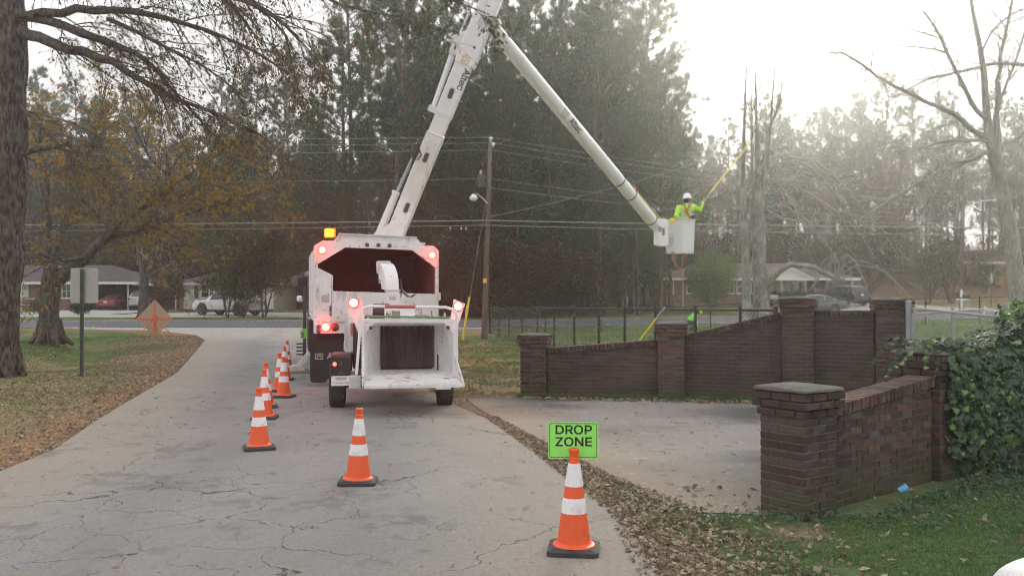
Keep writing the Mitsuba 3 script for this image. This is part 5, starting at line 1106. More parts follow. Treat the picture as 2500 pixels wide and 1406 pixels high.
def plant(kind, name, x, y, s, rz, label, cat, grp, sz=None):
    k = uniq(name); z = float(zg(x, y)); scene[k] = {'type': 'instance', 'g': {'type': 'ref', 'id': kind}, 'to_world': T().translate([x, y, z]).rotate([0, 0, 1], rz).scale([s, s, sz or s])}
    lab(k, wood_label(kind, label, x, y) if grp else label, cat, grp); return k
for i, (H, b, sp, nb, nm) in enumerate([(29, .34, 5.4, 58, 'm_needle'), (27, .26, 5.0, 60, 'm_needle_blue'), (30, .42, 5.2, 50, 'm_needle_olive'), (24, .16, 5.4, 66, 'm_needle')]):
    w, c = pine_shapes(100 + i, H, b, sp, nb); group(f'pine_kind_{i}', [('trunk', w, 'm_bark_pine', False), ('crown', c, nm, False)])
for i, (H, r, ba_, sp, nb, lv, ls, tw, bm, lm_) in enumerate([(17, .19, .22, 5.0, 22, 5, .20, 7, 'm_bark_far', 'm_leaf_brown'), (13, .15, .12, 4.2, 22, 6, .20, 7, 'm_bark_far', 'm_leaf_russet'), (20, .2, .26, 4.6, 22, 3, .18, 7, 'm_bark_far', 'm_leaf_brown'), (12, .16, .2, 4.6, 22, 6, .18, 6, 'm_bark_far', 'm_leaf_gold')]):
    t_, f_, l_ = bare_shapes(200 + i, H, r, ba_, sp, nb, lv, ls, tw); group(f'hard_kind_{i}', [('trunk', t_, bm, False), ('twigs', f_, 'm_twig', False), ('leaves', l_, lm_, False)])
for i, (H, r, sp, nb, lv, ls, lm_, mu) in enumerate([(5.2, .05, 2.6, 8, 9, .17, 'm_leaf_russet', 4), (4.2, .045, 2.2, 8, 9, .16, 'm_leaf_brown', 5), (4.2, .05, 2.2, 7, 8, .12, 'm_needle_olive', 4)]):
    t_, f_, l_ = bare_shapes(300 + i, H, r, .08, sp, nb, lv, ls, 5, .6, mu, .09); group(f'brush_kind_{i}', [('stems', t_, 'm_twig', False), ('twigs', f_, 'm_twig', False), ('leaves', l_, lm_, False)])
BINS = [(60, 'behind the trunk of the foreground oak'), (180, 'above the fork of the yellow leaved oak'), (300, 'above the left carport'), (420, 'above the diamond shaped sign'), (540, 'above the white house'), (660, 'above the white pickup'), (770, 'just left of the truck body'), (900, 'above the left half of the chip box'), (1010, 'behind the foot of the lower boom'), (1100, 'behind the middle of the lower boom'), (1190, 'between the lower boom and the utility pole'), (1280, 'just right of the utility pole'), (1370, 'behind the lettering of the upper boom'), (1460, 'behind the middle of the upper boom'), (1560, 'behind the lower part of the upper boom'), (1660, 'behind the raised bucket'), (1760, 'above the round green shrub'), (1860, 'behind the pruned tree'), (1960, 'above the white porch gable'), (2080, 'above the right carport'), (2200, 'above the tall pillar by the gate'), (2330, 'left of the street lamp'), (2440, 'right of the street lamp'), (9e9, 'behind the big bare tree')]
def wood_label(kind, what, x, y):
    px = 1250 + 2165 * x / y; where = next(w for b, w in BINS if px < b)
    row = ('nearest' if y < 72 else 'near' if y < 80 else 'middle' if y < 95 else 'far' if y < 110 else 'farthest') + ' rank'
    look = {'pine_kind_0': 'dark green', 'pine_kind_1': 'bluish green', 'pine_kind_2': 'olive green', 'pine_kind_3': 'low crowned', 'hard_kind_0': 'brown twigged', 'hard_kind_1': 'russet twigged', 'hard_kind_2': 'tall thin', 'hard_kind_3': 'golden leaved', 'brush_kind_0': 'russet', 'brush_kind_1': 'brown', 'brush_kind_2': 'olive'}[kind]
    return f'{look} {what} {where}, {row}'
R7 = np.random.default_rng(77)
BLOCK = [(-57, -23, 79, 93), (-30, -19, 75, 86), (-25, -12, 83, 93), (12, 33, 78, 91), (46, 66, 94, 107), (25, 35, 56, 80), (-31, -10, 61, 75)]
def free(x, y, m=.8): return not any(a - m < x < b + m and c - m < y < d + m for a, b, c, d in BLOCK)
def scatter(n, pxr, yr, gap, tries=4000):
    out = []
    for _ in range(tries):
        if len(out) >= n: break
        y = yr[0] + (yr[1] - yr[0]) * R7.random(); px = R7.uniform(*pxr); x = (px - 1250) / 2165 * y
        if free(x, y) and all((x - a)**2 + (y - b)**2 > gap * gap for a, b in out): out.append((x, y))
    return out
PINE_L = PINE_C = PINE_R = 'pine'
for x, y in scatter(36, (-60, 780), (90, 124), 2.8): plant(f'pine_kind_{R7.integers(4)}', 'pine_tree', x, y, R7.uniform(.62, 1.0), R7.uniform(0, 360), PINE_L, 'tree', 'pines behind the left houses')
for x, y in scatter(25, (760, 1560), (66, 88), 3.6): plant(f'pine_kind_{R7.integers(4)}', 'pine_tree', x, y, R7.uniform(.9, 1.1), R7.uniform(0, 360), PINE_C, 'tree', 'pines across the road')
for x, y in scatter(26, (700, 1640), (90, 126), 3.6): plant(f'pine_kind_{R7.integers(4)}', 'pine_tree', x, y, R7.uniform(.52, .78), R7.uniform(0, 360), PINE_C, 'tree', 'pines across the road')
for x, y in scatter(50, (1640, 2600), (100, 142), 3.2):
    px = 1250 + 2165 * x / y; h = .62 if px < 1850 else .72 if px < 2200 else .68
    plant(f'pine_kind_{R7.integers(4)}', 'pine_tree', x, y, h * R7.uniform(.85, 1.12), R7.uniform(0, 360), PINE_R, 'tree', 'pines behind the right houses')
for x, y in [(51, 112), (47, 118), (56, 116)]: plant('pine_kind_1', 'pine_tree', x, y, .82, R7.uniform(0, 360), PINE_R, 'tree', 'pines behind the right houses')
for x, y in [(10.2, 76), (12.5, 84), (7.6, 80)]: plant(f'pine_kind_{int(x) % 4}', 'pine_tree', x, y, 1.04, R7.uniform(0, 360), PINE_C, 'tree', 'pines across the road')
HW_L = HW_C = HW_R = 'leafless hardwood'
for x, y in scatter(52, (-60, 780), (87, 114), 2.3): plant(f'hard_kind_{R7.integers(3)}', 'hardwood_tree', x, y, R7.uniform(.8, 1.15), R7.uniform(0, 360), HW_L, 'tree', 'hardwoods behind the left houses')
for x, y in scatter(34, (640, 1300), (61, 84), 2.2): plant(f'hard_kind_{R7.integers(3)}', 'hardwood_tree', x, y, R7.uniform(.5, .85), R7.uniform(0, 360), HW_C, 'tree', 'hardwoods across the road')
for x, y in scatter(46, (1500, 2600), (93, 122), 2.8): plant(f'hard_kind_{R7.integers(3)}', 'hardwood_tree', x, y, R7.uniform(.65, .9), R7.uniform(0, 360), HW_R, 'tree', 'hardwoods behind the right houses')
for x, y in scatter(56, (640, 1480), (60.5, 76), 1.5): plant(f'brush_kind_{R7.integers(2)}', 'thicket_bush', x, y, R7.uniform(.7, 1.15), R7.uniform(0, 360), 'thicket bush', 'bush', 'bushes of the roadside thicket')
for x, y in scatter(34, (1480, 2560), (90, 106), 2.2): plant(f'brush_kind_{R7.integers(3)}', 'thicket_bush', x, y, R7.uniform(.8, 1.3), R7.uniform(0, 360), 'thicket bush', 'bush', 'bushes behind the right houses')
for x, y in scatter(30, (-40, 760), (87, 102), 2.0): plant(f'brush_kind_{R7.integers(3)}', 'thicket_bush', x, y, R7.uniform(.9, 1.4), R7.uniform(0, 360), 'thicket bush', 'bush', 'bushes behind the left houses')
for x, y in scatter(16, (60, 780), (86, 98), 2.6): plant('hard_kind_3', 'hardwood_tree', x, y, R7.uniform(.7, 1.15), R7.uniform(0, 360), HW_L, 'tree', 'hardwoods behind the left houses')
for x, y in scatter(14, (1130, 1560), (61.5, 72), 2.6): plant(f'pine_kind_{R7.integers(0, 2) * 2 + 1}', 'pine_tree', x, y, R7.uniform(.28, .5), R7.uniform(0, 360), PINE_C, 'tree', 'pines across the road')
for x, y in scatter(16, (540, 960), (92, 114), 2.6): plant(f'pine_kind_{R7.integers(4)}', 'pine_tree', x, y, R7.uniform(.45, .7), R7.uniform(0, 360), PINE_L, 'tree', 'pines behind the left houses')
for x, y in scatter(13, (1170, 1640), (65, 80), 3.2): plant(f'pine_kind_{[3, 1, 3, 0][R7.integers(4)]}', 'pine_tree', x, y, R7.uniform(.62, .98), R7.uniform(0, 360), PINE_C, 'tree', 'pines across the road')
for x, y in scatter(34, (480, 1700), (126, 158), 3.4): plant(f'pine_kind_{R7.integers(4)}', 'pine_tree', x, y, R7.uniform(.6, .85), R7.uniform(0, 360), PINE_C, 'tree', 'pines across the road')
# bushes one can point at
def bush(kind, name, px, Y, s, label, sz=None): return plant(kind, name, (px - 1250) / 2165 * Y, Y, s, R7.uniform(0, 360), label, 'bush', None, sz)
bush('brush_kind_2', 'bare_bush', 555, 62.5, 1.35, 'olive brown bare shrub in front of the white pickup'); bush('brush_kind_1', 'bare_bush', 592, 63.5, 1.45, 'taller brown bare shrub across the middle of the white pickup'); bush('brush_kind_2', 'bare_bush', 645, 63.0, 1.45, 'olive brown bare shrub right of the white pickup')
bush('brush_kind_1', 'bare_bush', 405, 73, .85, 'dark rounded bush between the carport post and the white house')
bush('brush_kind_2', 'bare_bush', 2265, 74, 1.35, 'large dark bush left of the street lamp pole'); bush('brush_kind_0', 'bare_bush', 2320, 76, 1.2, 'dark spreading bush behind the street lamp pole')
bush('brush_kind_1', 'bare_bush', 1600, 77, .8, 'dark bush at the left end of the porch house')
def leafy(name, px, Y, rad, h, base, n, lm_, label, cat='bush', size=.12, stem=True):
    x = (px - 1250) / 2165 * Y; z = float(zg(x, Y)); t = thing(name, label, cat); R = np.random.default_rng(px)
    mb = MB(); tips = []
    for i in range(9 if stem else 5):
        a = R.uniform(0, 2 * PI); P = limb(R, (x, Y, z - .05), (math.cos(a) * .35, math.sin(a) * .35, 1), (base + h) * R.uniform(.6, .9), 5, .1, .2); mb.tube(P, np.linspace(.05, .012, 6), 5); tips.append(P[-1])
    put('stems', mb, 'm_twig', t)
    u = R.normal(size=(n, 3)); u /= np.linalg.norm(u, axis=1, keepdims=True); q = R.random(n)**.45
    lump = .72 + .5 * meshkit.fbm(u * 2.2 + px, 3)
    P = V(x, Y, z + base + h / 2) + u * (q * lump)[:, None] * V(rad, rad, h / 2)
    put('leaves', diamonds(P, u + V(0, 0, .3), size, size * .6, R, .7), lm_, t)
    return t
leafy('green_shrub', 1735, 66, 2.1, 4.0, .7, 9000, 'm_leaf_shrub', 'round green shrub with yellowish top in front of the brick porch house', size=.16)
leafy('hedge', 1885, 77, 1.5, 1.3, .1, 2200, 'm_leaf_hedge', 'low dark hedge under the porch, left part'); leafy('hedge', 1925, 77, 1.5, 1.2, .1, 2200, 'm_leaf_hedge', 'low dark hedge under the porch, middle part'); leafy('hedge', 1958, 77, 1.3, 1.3, .1, 2000, 'm_leaf_hedge', 'low dark hedge under the porch, right part')
leafy('round_bush', 100, 69, .9, 1.1, .05, 1500, 'm_leaf_hedge', 'small round bush at the drive beside the leaning oak'); leafy('round_bush', 198, 67.5, .8, .9, .05, 1400, 'm_leaf_hedge', 'small round bush behind the green sign post')
leafy('round_bush', 2435, 94, 1.8, 1.6, .1, 1800, 'm_leaf_gold', 'yellowish bush against the orange brick house'); leafy('round_bush', 2395, 93, 1.2, 1.0, .1, 1200, 'm_leaf_hedge', 'low dark bush left of the yellowish one at the orange brick house')

# ---------------------------------------------------------------- individual trees
def rooted(mb, p, r, k=1.0):
    for a in np.arange(6) * PI / 3 + .3:
        q = V(p[0] + math.cos(a) * r * 2.0 * k, p[1] + math.sin(a) * r * 2.0 * k, p[2] - .06); mb.tube([p + V(0, 0, r * 2.2) + V(math.cos(a), math.sin(a), 0) * r * .55, p + V(math.cos(a), math.sin(a), 0) * r * 1.05 + V(0, 0, r * .55), q], [r * .45, r * .38, r * .12], 6)
def bark_tube(mb, P, r, seed, n=84, amp=.13, step=.07):
    s = np.r_[0, np.cumsum(np.linalg.norm(np.diff(P, axis=0), axis=1))]; x = np.arange(0, s[-1], step); k = len(x)
    Q = np.stack([np.interp(x, s, P[:, j]) for j in range(3)], 1); rr = np.interp(x, s, r); t = np.gradient(Q, axis=0); t /= np.linalg.norm(t, axis=1, keepdims=True)
    a = np.cross(t, [1.0, .1, 0]); a /= np.linalg.norm(a, axis=1, keepdims=True); b = np.cross(t, a); ang = np.arange(n) * 2 * PI / n
    ca, sa, xx = np.cos(ang)[None] + 0 * x[:, None], np.sin(ang)[None] + 0 * x[:, None], x[:, None] + 0 * ang[None]
    ridge = 1 - np.abs(2 * meshkit.fbm(np.stack([ca * 6.0 + seed, sa * 6.0, xx * 1.3], -1), 3) - 1) * 2.2; lump = meshkit.fbm(np.stack([ca * 1.1, sa * 1.1 + seed, xx * .55], -1), 2) - .5
    R_ = rr[:, None] * (1 + amp * (ridge - .6) + .16 * lump); v = Q[:, None] + R_[..., None] * (ca[..., None] * a[:, None] + sa[..., None] * b[:, None])
    i, j = np.meshgrid(np.arange(k - 1), np.arange(n), indexing='ij'); mb.add(v.reshape(-1, 3), np.stack([i * n + j, i * n + (j + 1) % n, (i + 1) * n + (j + 1) % n, (i + 1) * n + j], -1).reshape(-1, 4)[:, ::-1])
def spec_tree(name, label, trunkspec, limbs, bsdf, twigm, seed, leaf=None, tw=(10, 4, 4), twl=1.6, droop=-.2, bias=(0, 0, 0), roots=True, leafm=None, rtw=.012, bias_w=.5, start=.15):
    """limbs: polylines of (px, py, depth, radius). Smaller branches and twigs grow from each."""
    t = thing(name, label, 'tree'); R = np.random.default_rng(seed); wood, mid, fine = MB(), MB(), MB(); LP, LD = [], []
    def poly(sp, jit=.28):
        P = np.array([ray_pt(a, b, c) for a, b, c, _ in sp]); r = np.array([q[3] for q in sp]); s = np.r_[0, np.cumsum(np.linalg.norm(np.diff(P, axis=0), axis=1))]
        n = max(6, int(s[-1] / .45)); x = np.linspace(0, s[-1], n); Pn = np.stack([np.interp(x, s, P[:, k]) for k in range(3)], 1)
        Pn[1:-1] = .25 * Pn[:-2] + .5 * Pn[1:-1] + .25 * Pn[2:]; rr = np.interp(x, s, r)
        Pn[1:-1] += R.normal(0, 1, (n - 2, 3)) * rr[1:-1, None] * jit
        return Pn, rr
    for sp in trunkspec:
        P, r = poly(sp, .07); bark_tube(wood, P, r, seed)
    if roots: rooted(wood, np.array(ray_pt(*trunkspec[0][0][:3])) + V(0, 0, .05), trunkspec[0][0][3], .72 if seed == 41 else 1.0)
    b = V(*bias)
    for sp in limbs:
        ts = 1.0
        if not isinstance(sp[0], tuple): ts, sp = sp[0], sp[1:]
        P, r = poly(sp); wood.tube(P, r, 8); L = np.linalg.norm(np.diff(P, axis=0), axis=1).sum()
        for i in range(int(tw[0] * L / 3 * min(1, ts * 1.4) + 1)):
            f = R.uniform(start, 1); p, d = along(P, f); rr = np.interp(f, np.linspace(0, 1, len(r)), r)
            B = limb(R, p, side_dir(R, d, R.uniform(.4, 1.0)) + b * bias_w * min(1, ts), ts * twl * R.uniform(.5, 1.3) * (1.1 - .4 * f), 6, .13, droop); mid.tube(B, np.linspace(min(rr * .5, rtw * 1.9), rtw * .5, 7), 4, False)
            for j in range(tw[1]):
                p2, d2 = along(B, R.uniform(.2, 1)); C_ = limb(R, p2, side_dir(R, d2, R.uniform(.4, 1.0)) + b * bias_w * .6 * min(1, ts), ts * twl * .42 * R.uniform(.5, 1.2), 4, .16, droop); fine.tube(C_, np.linspace(rtw * .5, rtw * .25, 5), 3, False)
                for k in range(tw[2]):
                    p3, d3 = along(C_, R.uniform(.1, 1)); D_ = limb(R, p3, side_dir(R, d3, R.uniform(.4, 1.1)) + b * .2, twl * .2 * R.uniform(.4, 1.2), 2, .2, droop); fine.tube(D_, [rtw * .28, rtw * .22, rtw * .15], 3, False)
                    if leaf:
                        for m in range(leaf[0]): pe, te = along(D_, R.uniform(.1, 1)); LP.append(pe); LD.append(te + V(0, 0, -.6))
    put('trunk', wood, bsdf, t, True)
    if mid.n: k = put('branches', mid, twigm, t); labels[k] = {'kind': 'stuff'}
    if fine.n: k = put('twigs', fine, twigm, t); labels[k] = {'kind': 'stuff'}
    if leaf: k = put('leaves', diamonds(LP, LD, leaf[1], leaf[1] * .5, R, .6), leafm, t); labels[k] = {'kind': 'stuff'}
    return t
spec_tree('oak_tree', 'large foreground oak at the left edge with rough bark and long limbs reaching right',
    [[(4, 925, 20, 0.350), (8, 800, 20, 0.330), (15, 620, 20, 0.345), (18, 560, 20, 0.335), (25, 380, 20, 0.329), (27, 200, 20, 0.315), (23, 0, 20, 0.282), (12, -250, 20, 0.244), (27, -500, 20, 0.141)]],
    [[(30, 40, 20, .11), (100, 30, 19.6, .10), (280, 18, 19, .08), (350, 28, 18.8, .065), (450, 55, 18.5, .045), (600, 110, 18, .025), (720, 190, 17.7, .012)],
     [(40, 38, 20, .11), (155, 56, 19.5, .095), (207, 86, 19.2, .085), (279, 106, 19, .07), (345, 132, 18.8, .05), (420, 220, 18.6, .03), (520, 330, 18.5, .015)],
     [(28, 60, 20, .13), (80, 92, 19.7, .12), (140, 108, 19.4, .11), (200, 131, 19, .10), (255, 135, 18.8, .09), (287, 160, 18.6, .08), (340, 200, 18.4, .06), (438, 240, 18.2, .045), (520, 275, 18, .03), (640, 330, 17.8, .012)],
     [(260, 45, 19, .05), (330, 70, 18.6, .045), (400, 120, 18.3, .035), (475, 142, 18, .02), (600, 240, 18, .01)],
     [(36, 388, 20, .09), (60, 372, 19.9, .075), (85, 363, 19.8, .06), (147, 358, 19.6, .05)],
     [(40, -60, 20, .12), (250, -90, 18, .09), (450, -50, 16.5, .06), (600, 0, 15.5, .04), (700, 55, 15, .02), (760, 130, 14.8, .01)],
     [.42, (30, -300, 20, .16), (300, -330, 17.5, .12), (620, -210, 14.5, .08), (850, -110, 13, .045), (1000, -40, 12.6, .02), (1150, 15, 12.4, .01), (1195, 34, 12.4, .006)],
     [.6, (620, -210, 14.5, .06), (700, -60, 14, .035), (815, 12, 13.6, .02), (930, 36, 13.4, .012), (985, 40, 13.3, .007)],
     [(300, -330, 17.5, .08), (420, -120, 16.5, .05), (560, 10, 15.8, .03), (640, 110, 15.5, .012)],
     [(30, 240, 20, .04), (90, 300, 19.5, .03), (140, 360, 19.2, .02), (220, 420, 19, .01)]],
    'm_bark_oak', 'm_twig', 41, leaf=(1, .085), tw=(13, 6, 4), twl=1.75, droop=-.45, bias=(.8, -.1, -.35), leafm='m_leaf_oak', rtw=.009)
spec_tree('oak_tree', 'spreading oak with forked trunk and yellow brown leaves behind the gray sign',
    [[(122, 842, 34.5, .42), (120, 760, 34.5, .34), (124, 700, 34.5, .36), (132, 650, 34.5, .34)]],
    [[(140, 690, 34.5, .24), (180, 650, 34.2, .22), (215, 625, 34, .19), (275, 557, 33.6, .13), (360, 500, 33.2, .09), (434, 446, 33, .06), (378, 406, 32.8, .045), (338, 340, 32.6, .03), (300, 228, 32.4, .012)],
     [(125, 660, 34.5, .20), (112, 600, 34.6, .17), (118, 500, 34.8, .12), (100, 380, 35, .07), (90, 250, 35, .02)],
     [(130, 660, 34.5, .2), (150, 560, 34.8, .15), (200, 450, 35, .10), (230, 330, 35.2, .06), (260, 200, 35.4, .02)],
     [(215, 625, 34, .10), (150, 640, 33.6, .07), (110, 625, 33.4, .05), (75, 605, 33.2, .03)],
     [(240, 590, 34, .10), (330, 565, 33.6, .07), (450, 525, 33.2, .045), (560, 490, 33, .025), (640, 470, 33, .01)],
     [(275, 557, 33.6, .09), (230, 520, 33.4, .06), (180, 470, 33.2, .04), (140, 400, 33, .015)],
     [(434, 446, 33, .04), (500, 400, 32.8, .03), (570, 350, 32.6, .015)],
     [(360, 500, 33.2, .06), (450, 480, 33, .04), (540, 430, 33, .02)]],
    'm_bark_oak', 'm_twig', 42, leaf=(4, .14), tw=(11, 5, 3), twl=2.4, droop=-.1, bias=(.2, 0, .1), leafm='m_leaf_gold', rtw=.014)
spec_tree('hardwood_tree', 'forked hardwood standing across the main road in front of the left carport',
    [[(352, 782, 62, .36), (350, 730, 62, .30), (352, 680, 62, .28)]],
    [[(352, 690, 62, .2), (340, 620, 62, .14), (330, 540, 62, .08), (300, 440, 62, .03)], [(354, 690, 62, .2), (375, 620, 62, .15), (385, 520, 62, .08), (370, 400, 62, .03)], [(358, 680, 62, .14), (390, 655, 61.8, .11), (430, 655, 61.6, .07), (480, 690, 61.4, .03)], [(365, 640, 62, .1), (420, 580, 62, .07), (480, 500, 62, .03)]],
    'm_bark_oak', 'm_twig', 43, leaf=(2, .17), tw=(5, 5, 3), twl=3.0, droop=.1, leafm='m_leaf_gold', rtw=.024)
spec_tree('pruned_tree', 'gray lichened tree being cut, with drooping and hanging limbs right of the worker',
    [[(1858, 800, 32, .31), (1856, 700, 32, .25), (1853, 600, 32, .235), (1853, 500, 32, .225), (1858, 425, 32, .19)], [(1824, 790, 31.6, .17), (1820, 637, 31.7, .13), (1816, 523, 31.8, .115), (1814, 455, 32, .095), (1818, 318, 32, .055), (1820, 227, 32, .035), (1826, 140, 32, .008)]],
    [[(1850, 440, 32, .10), (1848, 273, 32, .045), (1845, 182, 32, .02), (1846, 135, 32, .006)], [(1868, 440, 32, .11), (1880, 341, 32, .065), (1884, 282, 32, .04), (1889, 205, 32, .025), (1894, 150, 32, .012)],
     [(1838, 450, 32, .05), (1834, 350, 32, .035), (1838, 260, 32, .022), (1832, 190, 32, .006)], [(1884, 300, 32, .05), (1905, 260, 32, .035), (1912, 180, 32, .01)]],
    'm_bark_lichen', 'm_twig_pale', 44, tw=(11, 4, 2), twl=1.1, droop=.35, rtw=.011)
t_ = [k for k in labels if k.startswith('pruned_tree')][-1]
def arcs(parent, specs, seed, kids, L, droop, name='drooping_branch'):
    R = np.random.default_rng(seed)
    for sp in specs:
        P = np.array([ray_pt(a, b, c) for a, b, c, _ in sp]); r = np.array([q[3] for q in sp]); s = np.r_[0, np.cumsum(np.linalg.norm(np.diff(P, axis=0), axis=1))]; x = np.linspace(0, s[-1], 18)
        from scipy.interpolate import PchipInterpolator
        P = np.stack([PchipInterpolator(s, P[:, k])(x) for k in range(3)], 1); P[1:-1] += R.normal(0, .012, (16, 3)); mb = MB(); mb.tube(P, np.interp(x, s, r) * (1 if r[0] > .08 else .62), 6)
        for i in range(kids):
            p, d = along(P, R.uniform(.3, 1)); B = limb(R, p, side_dir(R, d, R.uniform(.2, .6)), L * R.uniform(.4, 1.2), 6, .08, droop); mb.tube(B, np.linspace(.008, .003, 7), 3, False)
            for j in range(2): p2, d2 = along(B, R.uniform(.2, .9)); mb.tube(limb(R, p2, side_dir(R, d2, .5), L * .4 * R.uniform(.4, 1), 4, .1, droop), [.006, .005, .004, .004, .003], 3, False)
        put(name, mb, 'm_bark_lichen' if r[0] > .08 else 'm_twig_pale', parent)
arcs(t_, [[(1868, 432, 32, .06), (1905, 450, 31.8, .045), (1941, 505, 31.6, .032), (1973, 555, 31.5, .025), (2018, 600, 31.4, .012)], [(1870, 425, 32, .05), (1905, 396, 31.8, .04), (1941, 396, 31.6, .034), (1991, 419, 31.4, .028), (2046, 478, 31.2, .022), (2087, 541, 31, .016), (2119, 590, 31, .008)],
          [(1872, 400, 32, .05), (1920, 382, 32.3, .036), (1964, 384, 32.5, .03), (2010, 405, 32.6, .026), (2064, 455, 32.8, .022), (2110, 514, 33, .016), (2165, 570, 33, .008)], [(1870, 440, 32, .05), (1905, 441, 31.7, .04), (1973, 469, 31.4, .032), (2028, 505, 31.2, .026), (2087, 555, 31, .02), (2141, 640, 30.8, .010)],
          [(1862, 505, 32, .06), (1905, 528, 31.7, .045), (1964, 546, 31.4, .034), (2009, 587, 31.2, .022), (2050, 640, 31, .01)], [(1862, 520, 32, .05), (1900, 500, 31.5, .035), (1950, 520, 31.3, .025), (2000, 570, 31, .018), (2060, 660, 30.8, .008)]], 51, 3, 1.4, -.5)
arcs(t_, [[(1868, 700, 31.9, .15), (1880, 685, 31.7, .14), (1894, 668, 31.5, .13), (1930, 648, 31.2, .125), (1975, 650, 31, .115), (2005, 663, 30.9, .11), (2035, 677, 30.8, .10), (2062, 684, 30.7, .08)]], 52, 3, .8, -.3, 'broken_limb')
Rb = np.random.default_rng(53); br_s = []
for i in range(9):
    e = (Rb.uniform(1960, 2215), Rb.uniform(700, 745)); up_ = Rb.uniform(25, 75); mx = .5 * (2050 + e[0]) + Rb.uniform(-15, 15)
    br_s.append([(2045 + Rb.uniform(-8, 12), 672 + Rb.uniform(-8, 8), 30.7, .035), (2050 + (mx - 2050) * .5, 672 - up_ * .8, 30.6, .03), (mx, 672 - up_ * .6, 30.5 + Rb.uniform(-.6, .6), .024), (e[0] - (e[0] - mx) * .4, .5 * (672 + e[1]) - 8, 30.5, .018), (e[0], e[1], 30.5, .008)])
arcs(t_, br_s, 54, 2, .7, -.7, 'hanging_branch')
spec_tree('bare_tree', 'big bare tree with pale branches at the right edge of the photo',
    [[(2498, 835, 36, 0.396), (2488, 760, 36, 0.331), (2478, 640, 36, 0.302), (2460, 523, 36, 0.274), (2440, 432, 36, 0.238), (2426, 375, 36, 0.202), (2410, 273, 36, 0.144), (2405, 182, 36, 0.115), (2396, 114, 36, 0.0936), (2378, 27, 36, 0.072), (2365, -80, 36, 0.036)]],
    [[(2438, 400, 36, 0.144), (2437, 300, 36.2, 0.122), (2434, 240, 36.2, 0.101), (2448, 120, 36.4, 0.072), (2475, 0, 36.5, 0.0504), (2490, -90, 36.5, 0.0216)],
     [(2415, 340, 36, 0.122), (2337, 282, 35.5, 0.101), (2282, 255, 35.2, 0.0864), (2205, 218, 34.8, 0.072), (2155, 196, 34.6, 0.0612), (2110, 155, 34.4, 0.0504), (2078, 141, 34.3, 0.0432), (2028, 109, 34, 0.0216)],
     [(2410, 290, 36, 0.101), (2373, 255, 35.8, 0.0864), (2346, 191, 35.6, 0.072), (2305, 105, 35.3, 0.0576), (2282, 59, 35.2, 0.0432), (2246, 9, 35, 0.0288), (2200, -40, 35, 0.0144)],
     [(2530, 162, 36.8, 0.0792), (2500, 159, 36.5, 0.0792), (2428, 152, 36.1, 0.072), (2337, 177, 35.7, 0.0576), (2269, 191, 35.4, 0.0432), (2214, 218, 35, 0.0288), (2160, 255, 34.8, 0.0144)],
     [(2296, 92, 35.3, 0.036), (2237, 73, 35, 0.0252), (2173, 55, 34.8, 0.0144), (2160, 45, 34.7, 0.0072)], [(2310, 127, 35.3, 0.0432), (2260, 114, 35, 0.0324), (2178, 111, 34.7, 0.0144)],
     [(2420, 369, 36, 0.0864), (2373, 391, 35.4, 0.072), (2337, 398, 35, 0.0576), (2300, 400, 34.8, 0.036)], [(2418, 346, 36, 0.072), (2314, 339, 35.3, 0.0576), (2241, 366, 35, 0.0432), (2214, 378, 34.8, 0.036), (2178, 355, 34.6, 0.0252), (2150, 337, 34.5, 0.0108)],
     [(2337, 400, 35, 0.0432), (2269, 432, 34.7, 0.036), (2200, 469, 34.4, 0.0288), (2146, 505, 34.2, 0.0216), (2096, 537, 34, 0.00864)],
     [(2398, 130, 36, 0.0432), (2430, 60, 36, 0.036), (2500, 20, 36, 0.0288)], [(2442, 250, 36.3, 0.0648), (2480, 160, 36.6, 0.0504), (2510, 60, 36.8, 0.0288)], [(2455, 350, 36, 0.0504), (2500, 330, 36.2, 0.036), (2560, 320, 36.4, 0.0216)]],
    'm_bark_glare', 'm_twig_pale', 45, tw=(8, 5, 3), twl=1.7, droop=.15, rtw=.014, start=.15)
# ---------------------------------------------------------------- people
def bone_union(bones, refine=.03, smooth=4):
    parts = []
    for p, r1, q, r2 in bones:
        s1 = m3.Manifold.sphere(r1, 14).translate(list(map(float, p))); s2 = m3.Manifold.sphere(r2, 14).translate(list(map(float, q)))
        parts.append(m3.Manifold.batch_hull([s1, s2]))
    m = m3.Manifold.batch_boolean(parts, m3.OpType.Add).refine_to_length(refine).to_mesh()
    tm_ = trimesh.Trimesh(m.vert_properties[:, :3], m.tri_verts, process=True); trimesh.smoothing.filter_taubin(tm_, iterations=smooth); return (np.array(tm_.vertices), np.array(tm_.faces))
def hand_bones(w, d, up):
    d = unit(d); s = unit(np.cross(d, up)); n_ = np.cross(s, d); b = [(w, .027, w + d * .085, .034)]
    for i, L in enumerate((.070, .080, .074, .058)):
        o = w + d * .085 + s * (.027 - .018 * i); k = o + d * L * .5 - n_ * L * .25; b += [(o, .0095, k, .009), (k, .009, k - n_ * L * .55 - d * L * .1, .008)]
    o = w + d * .03 + s * .03; b += [(o, .012, o + s * .03 + d * .03, .011), (o + s * .03 + d * .03, .011, o + s * .022 + d * .06 - n_ * .02, .009)]
    return b
